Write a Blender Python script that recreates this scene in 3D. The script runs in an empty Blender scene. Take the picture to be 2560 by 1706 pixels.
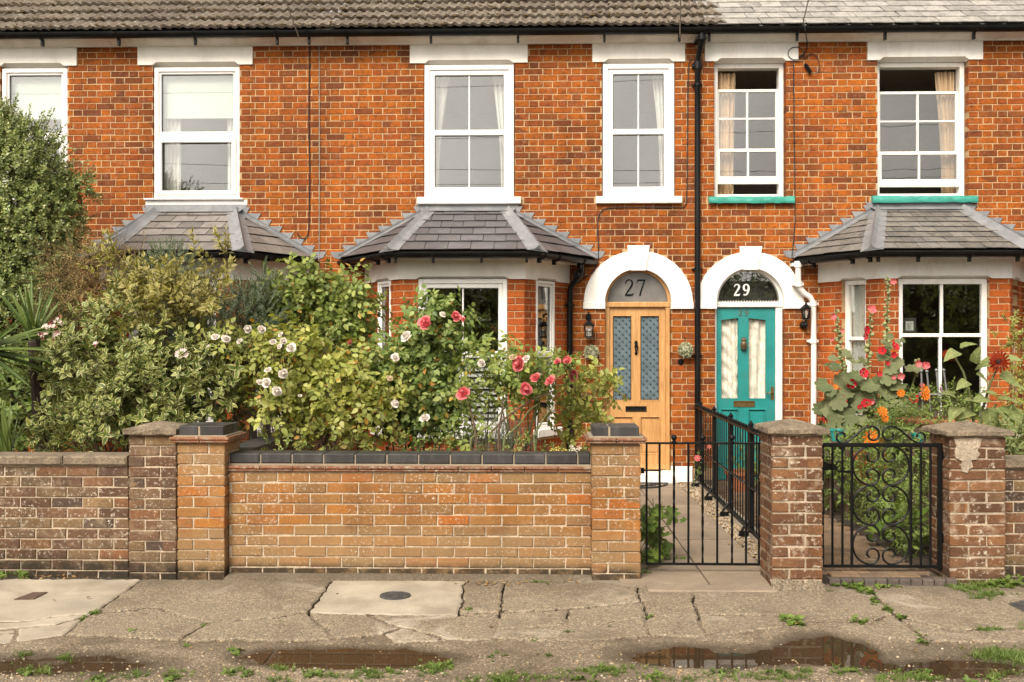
import bpy, math, random
import numpy as np
from mathutils import Vector, Matrix

R = math.radians
sc = bpy.context.scene
random.seed(11)
rng = np.random.default_rng(11)

# ------------------------------------------------------------------ camera, sky, sun, exposure
EYE = 1.64
YAW = R(1.4)
FPX = 2560 * 35.0 / 36.0
HOR = 860.0
cam_d = bpy.data.cameras.new("camera")
cam_d.lens = 35.0
cam_d.sensor_width = 36.0
cam_d.shift_y = (HOR - 853.0) / 2560.0
cam_d.clip_start = 0.05
cam_d.clip_end = 600.0
cam = bpy.data.objects.new("camera", cam_d)
sc.collection.objects.link(cam)
cam.location = (0, 0, EYE)
cam.rotation_euler = (R(90), 0, YAW)
sc.camera = cam

SUN_EL, SUN_AZ = R(43), R(203)          # azimuth measured clockwise from +Y
world = bpy.data.worlds.new("World")
sc.world = world
world.use_nodes = True
wn = world.node_tree
sky = wn.nodes.new("ShaderNodeTexSky")
sky.sky_type = 'NISHITA'
sky.sun_disc = False
sky.sun_elevation = SUN_EL
sky.sun_rotation = SUN_AZ
sky.dust_density = 4.0
sky.air_density = 1.0
sky.ozone_density = 1.0
hs = wn.nodes.new("ShaderNodeHueSaturation")
hs.inputs["Saturation"].default_value = 0.05     # an overcast, nearly colourless sky, seen with a warm white balance
wn.links.new(sky.outputs[0], hs.inputs["Color"])
wb = wn.nodes.new("ShaderNodeMix"); wb.data_type = 'RGBA'; wb.blend_type = 'MULTIPLY'
wb.inputs[0].default_value = 1.0
wb.inputs[7].default_value = (1.0, 0.94, 0.855, 1)
wn.links.new(hs.outputs[0], wb.inputs[6])
cl = wn.nodes.new("ShaderNodeTexNoise"); cl.inputs["Scale"].default_value = 4.0; cl.inputs["Detail"].default_value = 4.0      # uneven cloud cover, all round
tc = wn.nodes.new("ShaderNodeTexCoord"); wn.links.new(tc.outputs["Generated"], cl.inputs["Vector"])
cr = wn.nodes.new("ShaderNodeMapRange"); cr.inputs[1].default_value = .3; cr.inputs[2].default_value = .7; cr.inputs[3].default_value = .72; cr.inputs[4].default_value = 1.22
wn.links.new(cl.outputs[0], cr.inputs[0])
wc = wn.nodes.new("ShaderNodeMix"); wc.data_type = 'RGBA'; wc.blend_type = 'MULTIPLY'; wc.inputs[0].default_value = 1.0
wn.links.new(wb.outputs[2], wc.inputs[6]); wn.links.new(cr.outputs[0], wc.inputs[7])
wn.links.new(wc.outputs[2], wn.nodes["Background"].inputs["Color"])
wn.nodes["Background"].inputs["Strength"].default_value = 0.095

sun_d = bpy.data.lights.new("sun", 'SUN')
sun_d.energy = 1.5
sun_d.angle = R(28)
sun_d.color = (1.0, 0.91, 0.79)
sun = bpy.data.objects.new("sun", sun_d)
sc.collection.objects.link(sun)
sdir = Vector((math.sin(SUN_AZ) * math.cos(SUN_EL), math.cos(SUN_AZ) * math.cos(SUN_EL), math.sin(SUN_EL)))
sun.rotation_euler = sdir.to_track_quat('Z', 'Y').to_euler()
sun.location = (0, -10, 20)

sc.view_settings.view_transform = 'Standard'
sc.view_settings.look = 'None'
sc.view_settings.gamma = 1.0
sc.view_settings.exposure = 1.30
sc.cycles.max_bounces = 8
sc.cycles.transparent_max_bounces = 16

# ------------------------------------------------------------------ measuring: photo pixel -> place in the world
YF = 11.85            # house fronts
_rt = Vector((math.cos(YAW), math.sin(YAW), 0))
_fw = Vector((-math.sin(YAW), math.cos(YAW), 0))
def ray(sx, sy):
    return _rt * ((sx - 1280) / FPX) + _fw + Vector((0, 0, -(sy - HOR) / FPX))
def at_y(sx, sy, Y=YF):
    d = ray(sx, sy)
    return Vector((0, 0, EYE)) + d * (Y / d.y)
def at_z(sx, sy, Z=0.0):
    d = ray(sx, sy)
    return Vector((0, 0, EYE)) + d * ((Z - EYE) / d.z)
def FX(px, Y=YF):
    return at_y(px, HOR, Y).x

# ------------------------------------------------------------------ objects
COL = sc.collection
def link(o, parent=None):
    COL.objects.link(o)
    if parent is not None:
        o.parent = parent
    return o
def tag(o, label=None, cat=None, group=None, kind=None):
    if label: o["label"] = label
    if cat: o["category"] = cat
    if group: o["group"] = group
    if kind: o["kind"] = kind
    return o
def empty(name, loc=(0, 0, 0), label=None, cat=None, group=None, parent=None):
    # things keep their parts in world coordinates: the Empty only marks the base
    o = bpy.data.objects.new(name, None)
    o.empty_display_size = 0.1
    link(o, parent)
    o.location = loc
    tag(o, label, cat, group)
    return o
def put(o, parent):
    """parent o, keeping its geometry in world coordinates"""
    COL.objects.link(o)
    if parent is not None:
        o.parent = parent
        l = Vector((0, 0, 0)); p = parent
        while p is not None:
            l += p.location
            p = p.parent
        o.location = o.location - l
    return o

class MB:
    def __init__(self, T=None):
        self.v = []; self.f = []; self.mi = []; self.T = T
    def add(self, vs, fs, mi=0):
        b = len(self.v)
        if self.T is not None:
            vs = [self.T @ Vector(p) for p in vs]
        self.v.extend([tuple(p) for p in vs])
        for q in fs:
            self.f.append(tuple(i + b for i in q)); self.mi.append(mi)
        return self
    def box(self, x0, x1, y0, y1, z0, z1, mi=0, c=0.0):
        if c <= 0:
            vs = [(x0,y0,z0),(x1,y0,z0),(x1,y1,z0),(x0,y1,z0),(x0,y0,z1),(x1,y0,z1),(x1,y1,z1),(x0,y1,z1)]
            fs = [(0,1,5,4),(1,2,6,5),(2,3,7,6),(3,0,4,7),(4,5,6,7),(3,2,1,0)]
        else:                                      # chamfered round the front (y0) edges
            c = min(c, (x1-x0)*.4, (z1-z0)*.4)
            vs = [(x0+c,y0,z0+c),(x1-c,y0,z0+c),(x1-c,y0,z1-c),(x0+c,y0,z1-c),
                  (x0,y0+c,z0),(x1,y0+c,z0),(x1,y0+c,z1),(x0,y0+c,z1),
                  (x0,y1,z0),(x1,y1,z0),(x1,y1,z1),(x0,y1,z1)]
            fs = [(0,1,2,3),(4,5,1,0),(5,6,2,1),(6,7,3,2),(7,4,0,3),(8,9,5,4),(9,10,6,5),(10,11,7,6),(11,8,4,7),(11,10,9,8)]
        return self.add(vs, fs, mi)
    def ring(self, x0, x1, z0, z1, t, y0, y1, mi=0, c=0.004, tb=None):
        tb = t if tb is None else tb
        self.box(x0, x0+t, y0, y1, z0, z1, mi, c)
        self.box(x1-t, x1, y0, y1, z0, z1, mi, c)
        self.box(x0+t, x1-t, y0, y1, z1-t, z1, mi, c)
        self.box(x0+t, x1-t, y0, y1, z0, z0+tb, mi, c)
        return self
    def tube(self, pts, rad, n=6, mi=0, cap=True, twist=0.0):
        pts = [Vector(p) for p in pts]
        if not hasattr(rad, '__len__'): rad = [rad]*len(pts)
        vs = []; fs = []
        up = None
        for i, p in enumerate(pts):
            d = (pts[min(i+1, len(pts)-1)] - pts[max(i-1, 0)])
            if d.length < 1e-9: d = Vector((0,0,1))
            d.normalize()
            if up is None:
                up = Vector((0,0,1)) if abs(d.z) < .9 else Vector((1,0,0))
            a = d.cross(up)
            if a.length < 1e-6: a = d.orthogonal()
            a.normalize(); b = a.cross(d); up = b if abs(d.z) >= .9 or True else up
            for k in range(n):
                t = 2*math.pi*k/n + twist*i
                vs.append(p + (a*math.cos(t) + b*math.sin(t))*rad[i])
        for i in range(len(pts)-1):
            for k in range(n):
                k2 = (k+1) % n
                fs.append((i*n+k, i*n+k2, (i+1)*n+k2, (i+1)*n+k))
        if cap:
            fs.append(tuple(range(n-1, -1, -1)))
            fs.append(tuple((len(pts)-1)*n + k for k in range(n)))
        return self.add(vs, fs, mi)
    def lathe(self, prof, cx, cy, n=16, mi=0, cz=0.0):
        vs = []; fs = []
        for (r, z) in prof:
            for k in range(n):
                t = 2*math.pi*k/n
                vs.append((cx + r*math.cos(t), cy + r*math.sin(t), cz + z))
        for i in range(len(prof)-1):
            for k in range(n):
                k2 = (k+1) % n
                fs.append((i*n+k, i*n+k2, (i+1)*n+k2, (i+1)*n+k))
        fs.append(tuple(range(n-1, -1, -1)))
        fs.append(tuple((len(prof)-1)*n + k for k in range(n)))
        return self.add(vs, fs, mi)
    def ball(self, c, r, n=10, m=6, mi=0):
        prof = [(max(1e-4, r*math.sin(math.pi*i/m)), -r*math.cos(math.pi*i/m)) for i in range(m+1)]
        return self.lathe(prof, c[0], c[1], n, mi, c[2])
    def prism(self, poly, y0, y1, mi=0):           # polygon in (x, z), extruded along y
        n = len(poly)
        vs = [(x, y0, z) for x, z in poly] + [(x, y1, z) for x, z in poly]
        fs = [tuple(range(n)), tuple(range(2*n-1, n-1, -1))]
        for i in range(n):
            j = (i+1) % n
            fs.append((i, n+i, n+j, j))
        return self.add(vs, fs, mi)
    def slab(self, poly, z0, z1, mi=0):            # polygon in (x, y), extruded along z
        n = len(poly)
        vs = [(x, y, z1) for x, y in poly] + [(x, y, z0) for x, y in poly]
        fs = [tuple(range(n)), tuple(range(2*n-1, n-1, -1))]
        for i in range(n):
            j = (i+1) % n
            fs.append((i, n+i, n+j, j))
        return self.add(vs, fs, mi)
    def mesh(self, name, mats, smooth=False):
        me = bpy.data.meshes.new(name)
        me.from_pydata(self.v, [], self.f)
        mats = mats if isinstance(mats, (list, tuple)) else [mats]
        for m in mats: me.materials.append(m)
        if len(mats) > 1:
            me.polygons.foreach_set("material_index", self.mi)
        if smooth:
            me.polygons.foreach_set("use_smooth", [True]*len(me.polygons))
        me.update()
        return me
    def build(self, name, mats, parent=None, smooth=False, label=None, cat=None, group=None, kind=None):
        o = bpy.data.objects.new(name, self.mesh(name, mats, smooth))
        put(o, parent)
        tag(o, label, cat, group, kind)
        if smooth: autosmooth(o)
        return o
def autosmooth(o, ang=40):
    me = o.data
    # sharp edges by angle, done by hand (no operators)
    import bmesh
    bm = bmesh.new(); bm.from_mesh(me)
    lim = R(ang)
    for e in bm.edges:
        if len(e.link_faces) == 2 and e.calc_face_angle(0.0) > lim:
            e.smooth = False
    bmesh.ops.recalc_face_normals(bm, faces=bm.faces)
    bm.to_mesh(me); bm.free()
def inst(name, me, parent, M):
    """one more object that shares mesh data; M is its world matrix"""
    o = bpy.data.objects.new(name, me)
    COL.objects.link(o)
    if parent is not None:
        o.parent = parent
        l = Vector((0, 0, 0)); p = parent
        while p is not None:
            l += p.location
            p = p.parent
        M = Matrix.Translation(-l) @ M
    o.matrix_local = M
    return o

# chunks: numpy meshes that can be instanced by the thousand
class Chunk:
    def __init__(self, V, L, tot, uv, mi):
        self.V, self.L, self.tot, self.uv, self.mi = V, L, tot, uv, mi
    @staticmethod
    def from_faces(V, faces, uvv=None, mi=0):
        V = np.array(V, float)
        L = np.array([i for f in faces for i in f], np.int64)
        tot = np.array([len(f) for f in faces], np.int64)
        uv = np.array([uvv[i] for i in L], float) if uvv is not None else np.zeros((len(L), 2))
        return Chunk(V, L, tot, uv, np.full(len(faces), mi, np.int64))
    def moved(self, M3, off):
        return Chunk(self.V @ np.array(M3).T + np.array(off), self.L, self.tot, self.uv, self.mi)
    def inst(self, Ms, offs):
        n = len(offs); nv = len(self.V)
        V = np.einsum('nij,vj->nvi', Ms, self.V) + offs[:, None, :]
        L = (self.L[None, :] + (np.arange(n)*nv)[:, None]).reshape(-1)
        return Chunk(V.reshape(-1, 3), L, np.tile(self.tot, n), np.tile(self.uv, (n, 1)), np.tile(self.mi, n))
    @staticmethod
    def merge(cs):
        cs = [c for c in cs if c is not None and len(c.V)]
        off = 0; Ls = []
        for c in cs:
            Ls.append(c.L + off); off += len(c.V)
        return Chunk(np.concatenate([c.V for c in cs]), np.concatenate(Ls), np.concatenate([c.tot for c in cs]),
                     np.concatenate([c.uv for c in cs]), np.concatenate([c.mi for c in cs]))
    def mesh(self, name, mats, smooth=False):
        me = bpy.data.meshes.new(name)
        me.vertices.add(len(self.V)); me.vertices.foreach_set("co", self.V.astype(np.float32).ravel())
        me.loops.add(len(self.L)); me.loops.foreach_set("vertex_index", self.L.astype(np.int32))
        me.polygons.add(len(self.tot))
        st = np.concatenate([[0], np.cumsum(self.tot)[:-1]]).astype(np.int32)
        me.polygons.foreach_set("loop_start", st)
        me.polygons.foreach_set("material_index", self.mi.astype(np.int32))
        if smooth: me.polygons.foreach_set("use_smooth", np.ones(len(self.tot), bool))
        u = me.uv_layers.new(name="UVMap")
        u.data.foreach_set("uv", self.uv.astype(np.float32).ravel())
        mats = mats if isinstance(mats, (list, tuple)) else [mats]
        for m in mats: me.materials.append(m)
        me.update(calc_edges=True)
        return me
    def build(self, name, mats, parent=None, smooth=False, kind=None, label=None, cat=None):
        o = bpy.data.objects.new(name, self.mesh(name, mats, smooth))
        put(o, parent)
        tag(o, label, cat, None, kind)
        return o
def mb_chunk(mb):
    return Chunk(np.array([tuple(p) for p in mb.v], float), np.array([i for f in mb.f for i in f], np.int64),
                 np.array([len(f) for f in mb.f], np.int64), np.full((sum(len(f) for f in mb.f), 2), .5), np.array(mb.mi, np.int64))

# ------------------------------------------------------------------ materials
def nd(nt, typ, props=None, **ins):
    n = nt.nodes.new(typ)
    for k, v in (props or {}).items(): setattr(n, k, v)
    for k, v in ins.items():
        if k[0] == 'i' and k[1:].isdigit(): s = n.inputs[int(k[1:])]
        else: s = n.inputs[k.replace('_', ' ')]
        if isinstance(v, bpy.types.NodeSocket): nt.links.new(v, s)
        elif isinstance(v, (tuple, list)) and len(v) == 3 and s.type == 'RGBA': s.default_value = (*v, 1)
        else: s.default_value = v
    return n
def ramp(nt, fac, stops, interp='LINEAR'):
    n = nt.nodes.new("ShaderNodeValToRGB")
    n.color_ramp.interpolation = interp
    el = n.color_ramp.elements
    while len(el) < len(stops): el.new(0.5)
    for e, (p, c) in zip(el, stops):
        e.position = p
        e.color = (*c, 1) if hasattr(c, '__len__') else (c, c, c, 1)
    nt.links.new(fac, n.inputs[0])
    return n.outputs[0]
def mix(nt, fac, a, b, mode='MIX'):
    n = nt.nodes.new("ShaderNodeMix"); n.data_type = 'RGBA'; n.blend_type = mode
    n.clamp_factor = True
    for s, v in ((n.inputs[0], fac), (n.inputs[6], a), (n.inputs[7], b)):
        if isinstance(v, bpy.types.NodeSocket): nt.links.new(v, s)
        elif hasattr(v, '__len__'): s.default_value = (*v, 1)
        else: s.default_value = v if s.type == 'VALUE' else (v, v, v, 1)
    return n.outputs[2]
def math_(nt, op, a, b=0.0, clamp=False):
    n = nt.nodes.new("ShaderNodeMath"); n.operation = op; n.use_clamp = clamp
    for s, v in ((n.inputs[0], a), (n.inputs[1], b)):
        if isinstance(v, bpy.types.NodeSocket): nt.links.new(v, s)
        else: s.default_value = v
    return n.outputs[0]
def newmat(name):
    m = bpy.data.materials.new(name); m.use_nodes = True
    nt = m.node_tree
    b = nt.nodes["Principled BSDF"]
    return m, nt, b
def wpos(nt):
    return nt.nodes.new("ShaderNodeNewGeometry").outputs["Position"]
def rnd(nt):
    g = nt.nodes.new("ShaderNodeNewGeometry").outputs["Random Per Island"]
    o = nt.nodes.new("ShaderNodeObjectInfo").outputs["Random"]
    return math_(nt, 'FRACT', math_(nt, 'ADD', g, o))
def noise(nt, scale, detail=3.0, rough=.55, vec=None, dist=0.0):
    n = nd(nt, "ShaderNodeTexNoise", None, Vector=vec if vec is not None else wpos(nt), Scale=scale, Detail=detail, Roughness=rough, Distortion=dist)
    return n.outputs[0]
def bumpn(nt, b, h, strength=.3, dist=.01):
    n = nd(nt, "ShaderNodeBump", None, Height=h, Strength=strength, Distance=dist)
    nt.links.new(n.outputs[0], b.inputs["Normal"])
def mat(name, col, rough=.6, metal=0.0, var=.12, vs=6.0, fine=.08, fs=70.0, bump=.0, bs=90.0, bd=.004, spec=.5, dirt=None, dirt_s=3.0, dirt_amt=.5, island=0.0):
    m, nt, b = newmat(name)
    n1 = noise(nt, vs, 4)
    c = mix(nt, 1.0, col, ramp(nt, n1, [(.3, 1-var), (.7, 1+var*.6)]), 'MULTIPLY')
    if fine: c = mix(nt, 1.0, c, ramp(nt, noise(nt, fs, 2), [(.3, 1-fine), (.7, 1+fine)]), 'MULTIPLY')
    if island: c = mix(nt, 1.0, c, ramp(nt, rnd(nt), [(0, 1-island), (1, 1+island)]), 'MULTIPLY')
    if dirt is not None:
        dm = nd(nt, "ShaderNodeMapping", None, Vector=wpos(nt), Scale=(1.0, 1.0, .4))
        c = mix(nt, ramp(nt, noise(nt, dirt_s, 6, .65, vec=dm.outputs[0], dist=.6), [(.48, 0.0), (.72, dirt_amt)]), c, dirt)
    nt.links.new(c, b.inputs["Base Color"])
    b.inputs["Roughness"].default_value = rough
    b.inputs["Metallic"].default_value = metal
    b.inputs["Specular IOR Level"].default_value = spec
    if bump: bumpn(nt, b, noise(nt, bs, 4), bump, bd)
    return m

def brick_mat(name, pal, mottle=.35, mott_s=22.0, dark=(.06, .03, .02), lichen=0.0, lich_s=38.0, lich_col=(.62, .56, .45), moss=None, patch=None, bump=.5, band=None, burnt=0.0):
    m, nt, b = newmat(name)
    n = len(pal)
    r = rnd(nt)
    c = ramp(nt, r, [(i/(n-1) if n > 1 else 0, p) for i, p in enumerate(pal)])
    if burnt:      # over-burnt bricks, thicker on the ground in some stretches than in others
        r2 = math_(nt, 'FRACT', math_(nt, 'MULTIPLY', r, 7.137))
        thr = ramp(nt, noise(nt, .7, 3), [(.36, .02), (.62, burnt)])
        c = mix(nt, math_(nt, 'MULTIPLY', math_(nt, 'LESS_THAN', r2, thr), .62), c, (.115,.036,.014))
    # burnt and flashed faces
    c = mix(nt, ramp(nt, noise(nt, mott_s, 5, .65, dist=.8), [(.44, 0.0), (.72, mottle)]), c, dark)
    c = mix(nt, 1.0, c, ramp(nt, noise(nt, 120, 3), [(.25, .72), (.75, 1.22)]), 'MULTIPLY')
    c = mix(nt, 1.0, c, ramp(nt, noise(nt, .8, 5, .6), [(.3, .74), (.7, 1.16)]), 'MULTIPLY')
    mp = nd(nt, "ShaderNodeMapping", None, Vector=wpos(nt), Scale=(5.0, 5.0, .45))
    c = mix(nt, 1.0, c, ramp(nt, noise(nt, 1.0, 5, .6, vec=mp.outputs[0]), [(.35, .80), (.6, 1.06)]), 'MULTIPLY')     # rain streaks
    if band:
        zb = nd(nt, "ShaderNodeSeparateXYZ", None, Vector=wpos(nt)).outputs[2]
        zn = math_(nt, 'ADD', zb, math_(nt, 'MULTIPLY', math_(nt, 'SUBTRACT', noise(nt, 3.5, 5, .65), .5), .30))
        kb = ramp(nt, zn, [(.10, .5), (.30, .4), (.38, .0), (.60, .0), (.74, .4)])
        c = mix(nt, kb, c, band)
    if patch:
        c = mix(nt, ramp(nt, noise(nt, patch[1], 5, .6, dist=1.0), [(patch[2], 0.0), (patch[2]+.12, patch[3])]), c, patch[0])
    if lichen:
        big = ramp(nt, noise(nt, 2.3, 4), [(.35, .0), (.65, 1.0)])
        sp = ramp(nt, noise(nt, lich_s, 6, .75), [(.56, 0.0), (.63, 1.0)])
        c = mix(nt, math_(nt, 'MULTIPLY', math_(nt, 'MULTIPLY', big, sp), lichen), c, lich_col)
    if moss:
        z = nd(nt, "ShaderNodeSeparateXYZ", None, Vector=wpos(nt)).outputs[2]
        low = nd(nt, "ShaderNodeMapRange", None, Value=z, From_Min=moss[0], From_Max=moss[1], To_Min=1.0, To_Max=0.0).outputs[0]
        k = math_(nt, 'MULTIPLY', low, ramp(nt, noise(nt, 11, 5, .7), [(.30, .15), (.52, .9)]))
        c = mix(nt, k, c, (.028, .022, .014))
    nt.links.new(c, b.inputs["Base Color"])
    b.inputs["Roughness"].default_value = .85
    b.inputs["Specular IOR Level"].default_value = .25
    bumpn(nt, b, noise(nt, 95, 5, .65), bump, .006)
    return m

def leaf_mat(name, pal, edge=None, edge_w=.55, trans=.28, rough=.5, vein=None, spec=.4, yellow=None, side=None):
    """pal: colours leaves are drawn from, one per leaf; edge: pale margin colour"""
    m, nt, b = newmat(name)
    r = rnd(nt)
    n = len(pal)
    c = ramp(nt, r, [(i/(n-1), p) for i, p in enumerate(pal)])
    c = mix(nt, 1.0, c, ramp(nt, noise(nt, 2.2, 3), [(.3, .78), (.7, 1.2)]), 'MULTIPLY')
    uv = nt.nodes.new("ShaderNodeUVMap").outputs[0]
    u = nd(nt, "ShaderNodeSeparateXYZ", None, Vector=uv).outputs[0]
    au = math_(nt, 'ABSOLUTE', math_(nt, 'SUBTRACT', math_(nt, 'MULTIPLY', u, 2.0), 1.0))
    if vein is not None:
        c = mix(nt, ramp(nt, au, [(.0, .55), (.16, 0.0)]), c, vein)
    if side is not None:
        vv = nd(nt, "ShaderNodeSeparateXYZ", None, Vector=uv).outputs[1]
        q = math_(nt, 'FRACT', math_(nt, 'MULTIPLY', math_(nt, 'SUBTRACT', vv, math_(nt, 'MULTIPLY', au, .28)), side))
        c = mix(nt, ramp(nt, q, [(.0, .5), (.14, 0.0), (.9, 0.0), (1.0, .5)]), c, vein)
        c = mix(nt, 1.0, c, ramp(nt, noise(nt, 30, 4), [(.3, .8), (.7, 1.15)]), 'MULTIPLY')
    if edge is not None:
        c = mix(nt, ramp(nt, math_(nt, 'ADD', au, math_(nt, 'MULTIPLY', noise(nt, 60, 2), .25)), [(edge_w, 0.0), (edge_w+.14, .95)]), c, edge)
    if yellow is not None:
        r2 = math_(nt, 'FRACT', math_(nt, 'MULTIPLY', r, 17.31))
        c = mix(nt, ramp(nt, r2, [(1-yellow[1], 0.0), (1-yellow[1]+.01, 1.0)]), c, yellow[0])
    nt.links.new(c, b.inputs["Base Color"])
    b.inputs["Roughness"].default_value = rough
    b.inputs["Specular IOR Level"].default_value = spec
    t = nd(nt, "ShaderNodeBsdfTranslucent", None, Color=mix(nt, 1.0, c, (1.15, 1.2, .6), 'MULTIPLY'))
    mx = nd(nt, "ShaderNodeMixShader", None, Fac=trans)
    nt.links.new(b.outputs[0], mx.inputs[1]); nt.links.new(t.outputs[0], mx.inputs[2])
    nt.links.new(mx.outputs[0], nt.nodes["Material Output"].inputs[0])
    return m

def glass_mat(name, refl=.2, tint=(.9, .92, .9), rough=0.0, wav=0.0):
    m, nt, b = newmat(name)
    nt.nodes.remove(b)
    tr = nd(nt, "ShaderNodeBsdfTransparent", None, Color=tint)
    gl = nd(nt, "ShaderNodeBsdfGlossy", None, Color=(1, 1, 1), Roughness=rough)
    if wav:
        bp = nd(nt, "ShaderNodeBump", None, Height=noise(nt, 2.2, 2), Strength=wav, Distance=.02)
        nt.links.new(bp.outputs[0], gl.inputs["Normal"])
    lw = nd(nt, "ShaderNodeLayerWeight", None, Blend=.5)          # same from either face of the pane
    fac = math_(nt, 'ADD', math_(nt, 'MULTIPLY', math_(nt, 'POWER', lw.outputs["Facing"], 5.0), .9), refl+.035, True)
    mx = nd(nt, "ShaderNodeMixShader", None, Fac=fac)
    nt.links.new(tr.outputs[0], mx.inputs[1]); nt.links.new(gl.outputs[0], mx.inputs[2])
    nt.links.new(mx.outputs[0], nt.nodes["Material Output"].inputs[0])
    return m

HOUSE_PAL = [(.215,.052,.010),(.30,.074,.009),(.345,.086,.008),(.37,.098,.008),(.35,.088,.008),(.405,.112,.009),(.33,.074,.008),(.28,.064,.009)]
m_brick = brick_mat("house_brick", HOUSE_PAL, .85, 20, (.10,.033,.013), lichen=.25, lich_s=30, lich_col=(.6,.5,.4), burnt=.30)
m_brick_bay = brick_mat("bay_brick", [(.24,.055,.014),(.42,.09,.014),(.36,.07,.013),(.50,.12,.018),(.30,.06,.013)], .4, 16, (.09,.032,.016), lichen=.15, lich_s=30)
m_mortar = mat("lime_mortar", (.47,.315,.165), .95, var=.2, fine=.2, bump=.4, dirt=(.30,.20,.12), dirt_amt=.5)
m_mortar_g = mat("garden_wall_mortar", (.50,.40,.285), .95, var=.25, fine=.3, bump=.6, dirt=(.14,.10,.07), dirt_amt=.7, dirt_s=6)
m_gb_tan = brick_mat("tan_garden_brick", [(.245,.13,.05),(.31,.15,.043),(.28,.12,.035),(.36,.145,.03),(.25,.135,.055),(.41,.125,.02)], .35, 14, (.17,.105,.06), lichen=1.0, lich_s=48, lich_col=(.60,.52,.42), moss=(.055,.105), patch=((.36,.26,.13), 1.3, .56, .5), band=(.27,.195,.105))
m_gb_brown = brick_mat("brown_garden_brick", [(.075,.05,.036),(.17,.09,.05),(.11,.06,.035),(.22,.10,.045),(.16,.105,.06),(.24,.15,.07),(.09,.055,.04)], .45, 14, (.05,.035,.028), lichen=1.0, lich_s=45, moss=(.05,.13), patch=((.27,.20,.13), 5.0, .54, .6))
m_gb_old = brick_mat("old_crumbling_brick", [(.11,.055,.03),(.16,.075,.035),(.20,.09,.04),(.12,.065,.04),(.26,.12,.05),(.17,.10,.055)], .5, 18, (.055,.03,.02), lichen=1.0, lich_s=24, lich_col=(.60,.52,.41), moss=(-.05,.10), patch=((.40,.31,.22), 6.0, .56, .75), bump=.9)
m_mortar_old = mat("old_pale_mortar", (.45,.36,.26), .95, var=.3, fine=.3, bump=.8, dirt=(.20,.14,.09), dirt_amt=.7, dirt_s=7)
m_blue = mat("blue_engineering_brick", (.036,.034,.033), .5, var=.25, fine=.12, bump=.15, island=.25, dirt=(.12,.115,.11), dirt_amt=.4, dirt_s=9)
m_bluejoint = mat("pale_joint", (.30,.24,.17), .95, var=.2)
m_creasing = brick_mat("creasing_tile_clay", [(.24,.11,.06),(.30,.125,.06),(.22,.11,.07)], .4, 30, (.10,.06,.04), lichen=1.0, lich_s=50, patch=((.32,.25,.18), 9.0, .5, .6))
m_capstone = mat("weathered_cap_stone", (.22,.17,.115), .95, var=.35, vs=9, fine=.35, fs=60, bump=.9, bs=60, bd=.008, dirt=(.07,.055,.04), dirt_s=11, dirt_amt=.7)
m_white = mat("white_painted_render", (.86,.84,.79), .6, var=.05, fine=.03, bump=.15, bs=40, dirt=(.55,.47,.37), dirt_s=5.0, dirt_amt=.4)
m_cream = mat("cream_painted_render", (.86,.825,.755), .6, var=.05, fine=.03, bump=.12, bs=40, dirt=(.55,.48,.38), dirt_s=5.0, dirt_amt=.25)
m_fascia = mat("white_gloss_paint_aged", (.84,.80,.72), .45, var=.06, fine=.03, dirt=(.33,.25,.16), dirt_s=2.6, dirt_amt=.5)
m_upvc = mat("white_plastic_frame", (.84,.82,.785), .3, var=.03, fine=.0, dirt=(.62,.57,.5), dirt_s=3, dirt_amt=.2)
m_wood_white = mat("white_painted_timber", (.82,.79,.74), .42, var=.05, fine=.03, bump=.08, bs=50, dirt=(.55,.47,.38), dirt_s=7, dirt_amt=.3)
m_teal = mat("teal_gloss_paint", (.018,.225,.21), .35, var=.14, vs=5, fine=.06, bump=.22, bs=45, dirt=(.05,.20,.17), dirt_s=8, dirt_amt=.5)
m_teal_sill = mat("teal_thick_paint", (.045,.30,.23), .4, var=.15, vs=12, fine=.05, bump=.7, bs=22, bd=.01)
m_black = mat("black_gloss_plastic", (.006,.006,.006), .32, var=.2, fine=.05, spec=.22, dirt=(.03,.027,.023), dirt_s=5, dirt_amt=.3)
m_iron = mat("black_painted_iron", (.006,.006,.006), .45, var=.2, fine=.1, bump=.2, bs=120, spec=.2)
m_lead = mat("grey_lead_sheet", (.20,.205,.215), .55, metal=.0, var=.2, vs=5, fine=.06, bump=.35, bs=14, bd=.012, dirt=(.37,.36,.34), dirt_s=5, dirt_amt=.45)
m_slate_new = mat("dark_slate", (.10,.093,.095), .55, var=.12, vs=9, fine=.07, bump=.3, bs=70, island=.16)
m_slate_mid = mat("grey_slate", (.185,.165,.15), .6, var=.2, vs=9, fine=.1, bump=.4, bs=70, island=.26, dirt=(.10,.085,.07), dirt_s=7, dirt_amt=.4)
m_slate_old = mat("old_brownish_slate", (.145,.134,.122), .7, var=.25, vs=9, fine=.15, bump=.5, bs=60, island=.25, dirt=(.30,.25,.18), dirt_s=12, dirt_amt=.55)
m_slate_roof = mat("pale_weathered_slate", (.29,.272,.25), .8, var=.3, vs=12, fine=.25, fs=60, bump=.6, bs=55, island=.24, dirt=(.46,.42,.36), dirt_s=9, dirt_amt=.6)
m_deck = mat("roof_underlay", (.03,.028,.025), .9)
m_room = mat("room_plaster", (.42,.36,.28), .9, var=.05)
m_roomfloor = mat("room_carpet", (.20,.16,.12), .95)
m_curtain_w = mat("white_net_curtain", (.78,.76,.73), .9, var=.05, vs=3)
m_curtain_b = mat("beige_lined_curtain", (.62,.46,.29), .9, var=.15, vs=5)
m_blind = mat("pale_mint_roller_blind", (.50,.56,.51), .8, var=.02, fine=.02)
m_lace = mat("old_lace_curtain", (.78,.73,.63), .9, var=.25, vs=14, fine=.12, fs=110)
m_glass = glass_mat("window_glass", .085, (.95,.96,.95))
m_glass_w = glass_mat("old_wavy_window_glass", .07, (.96,.96,.95), wav=.03)
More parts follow.
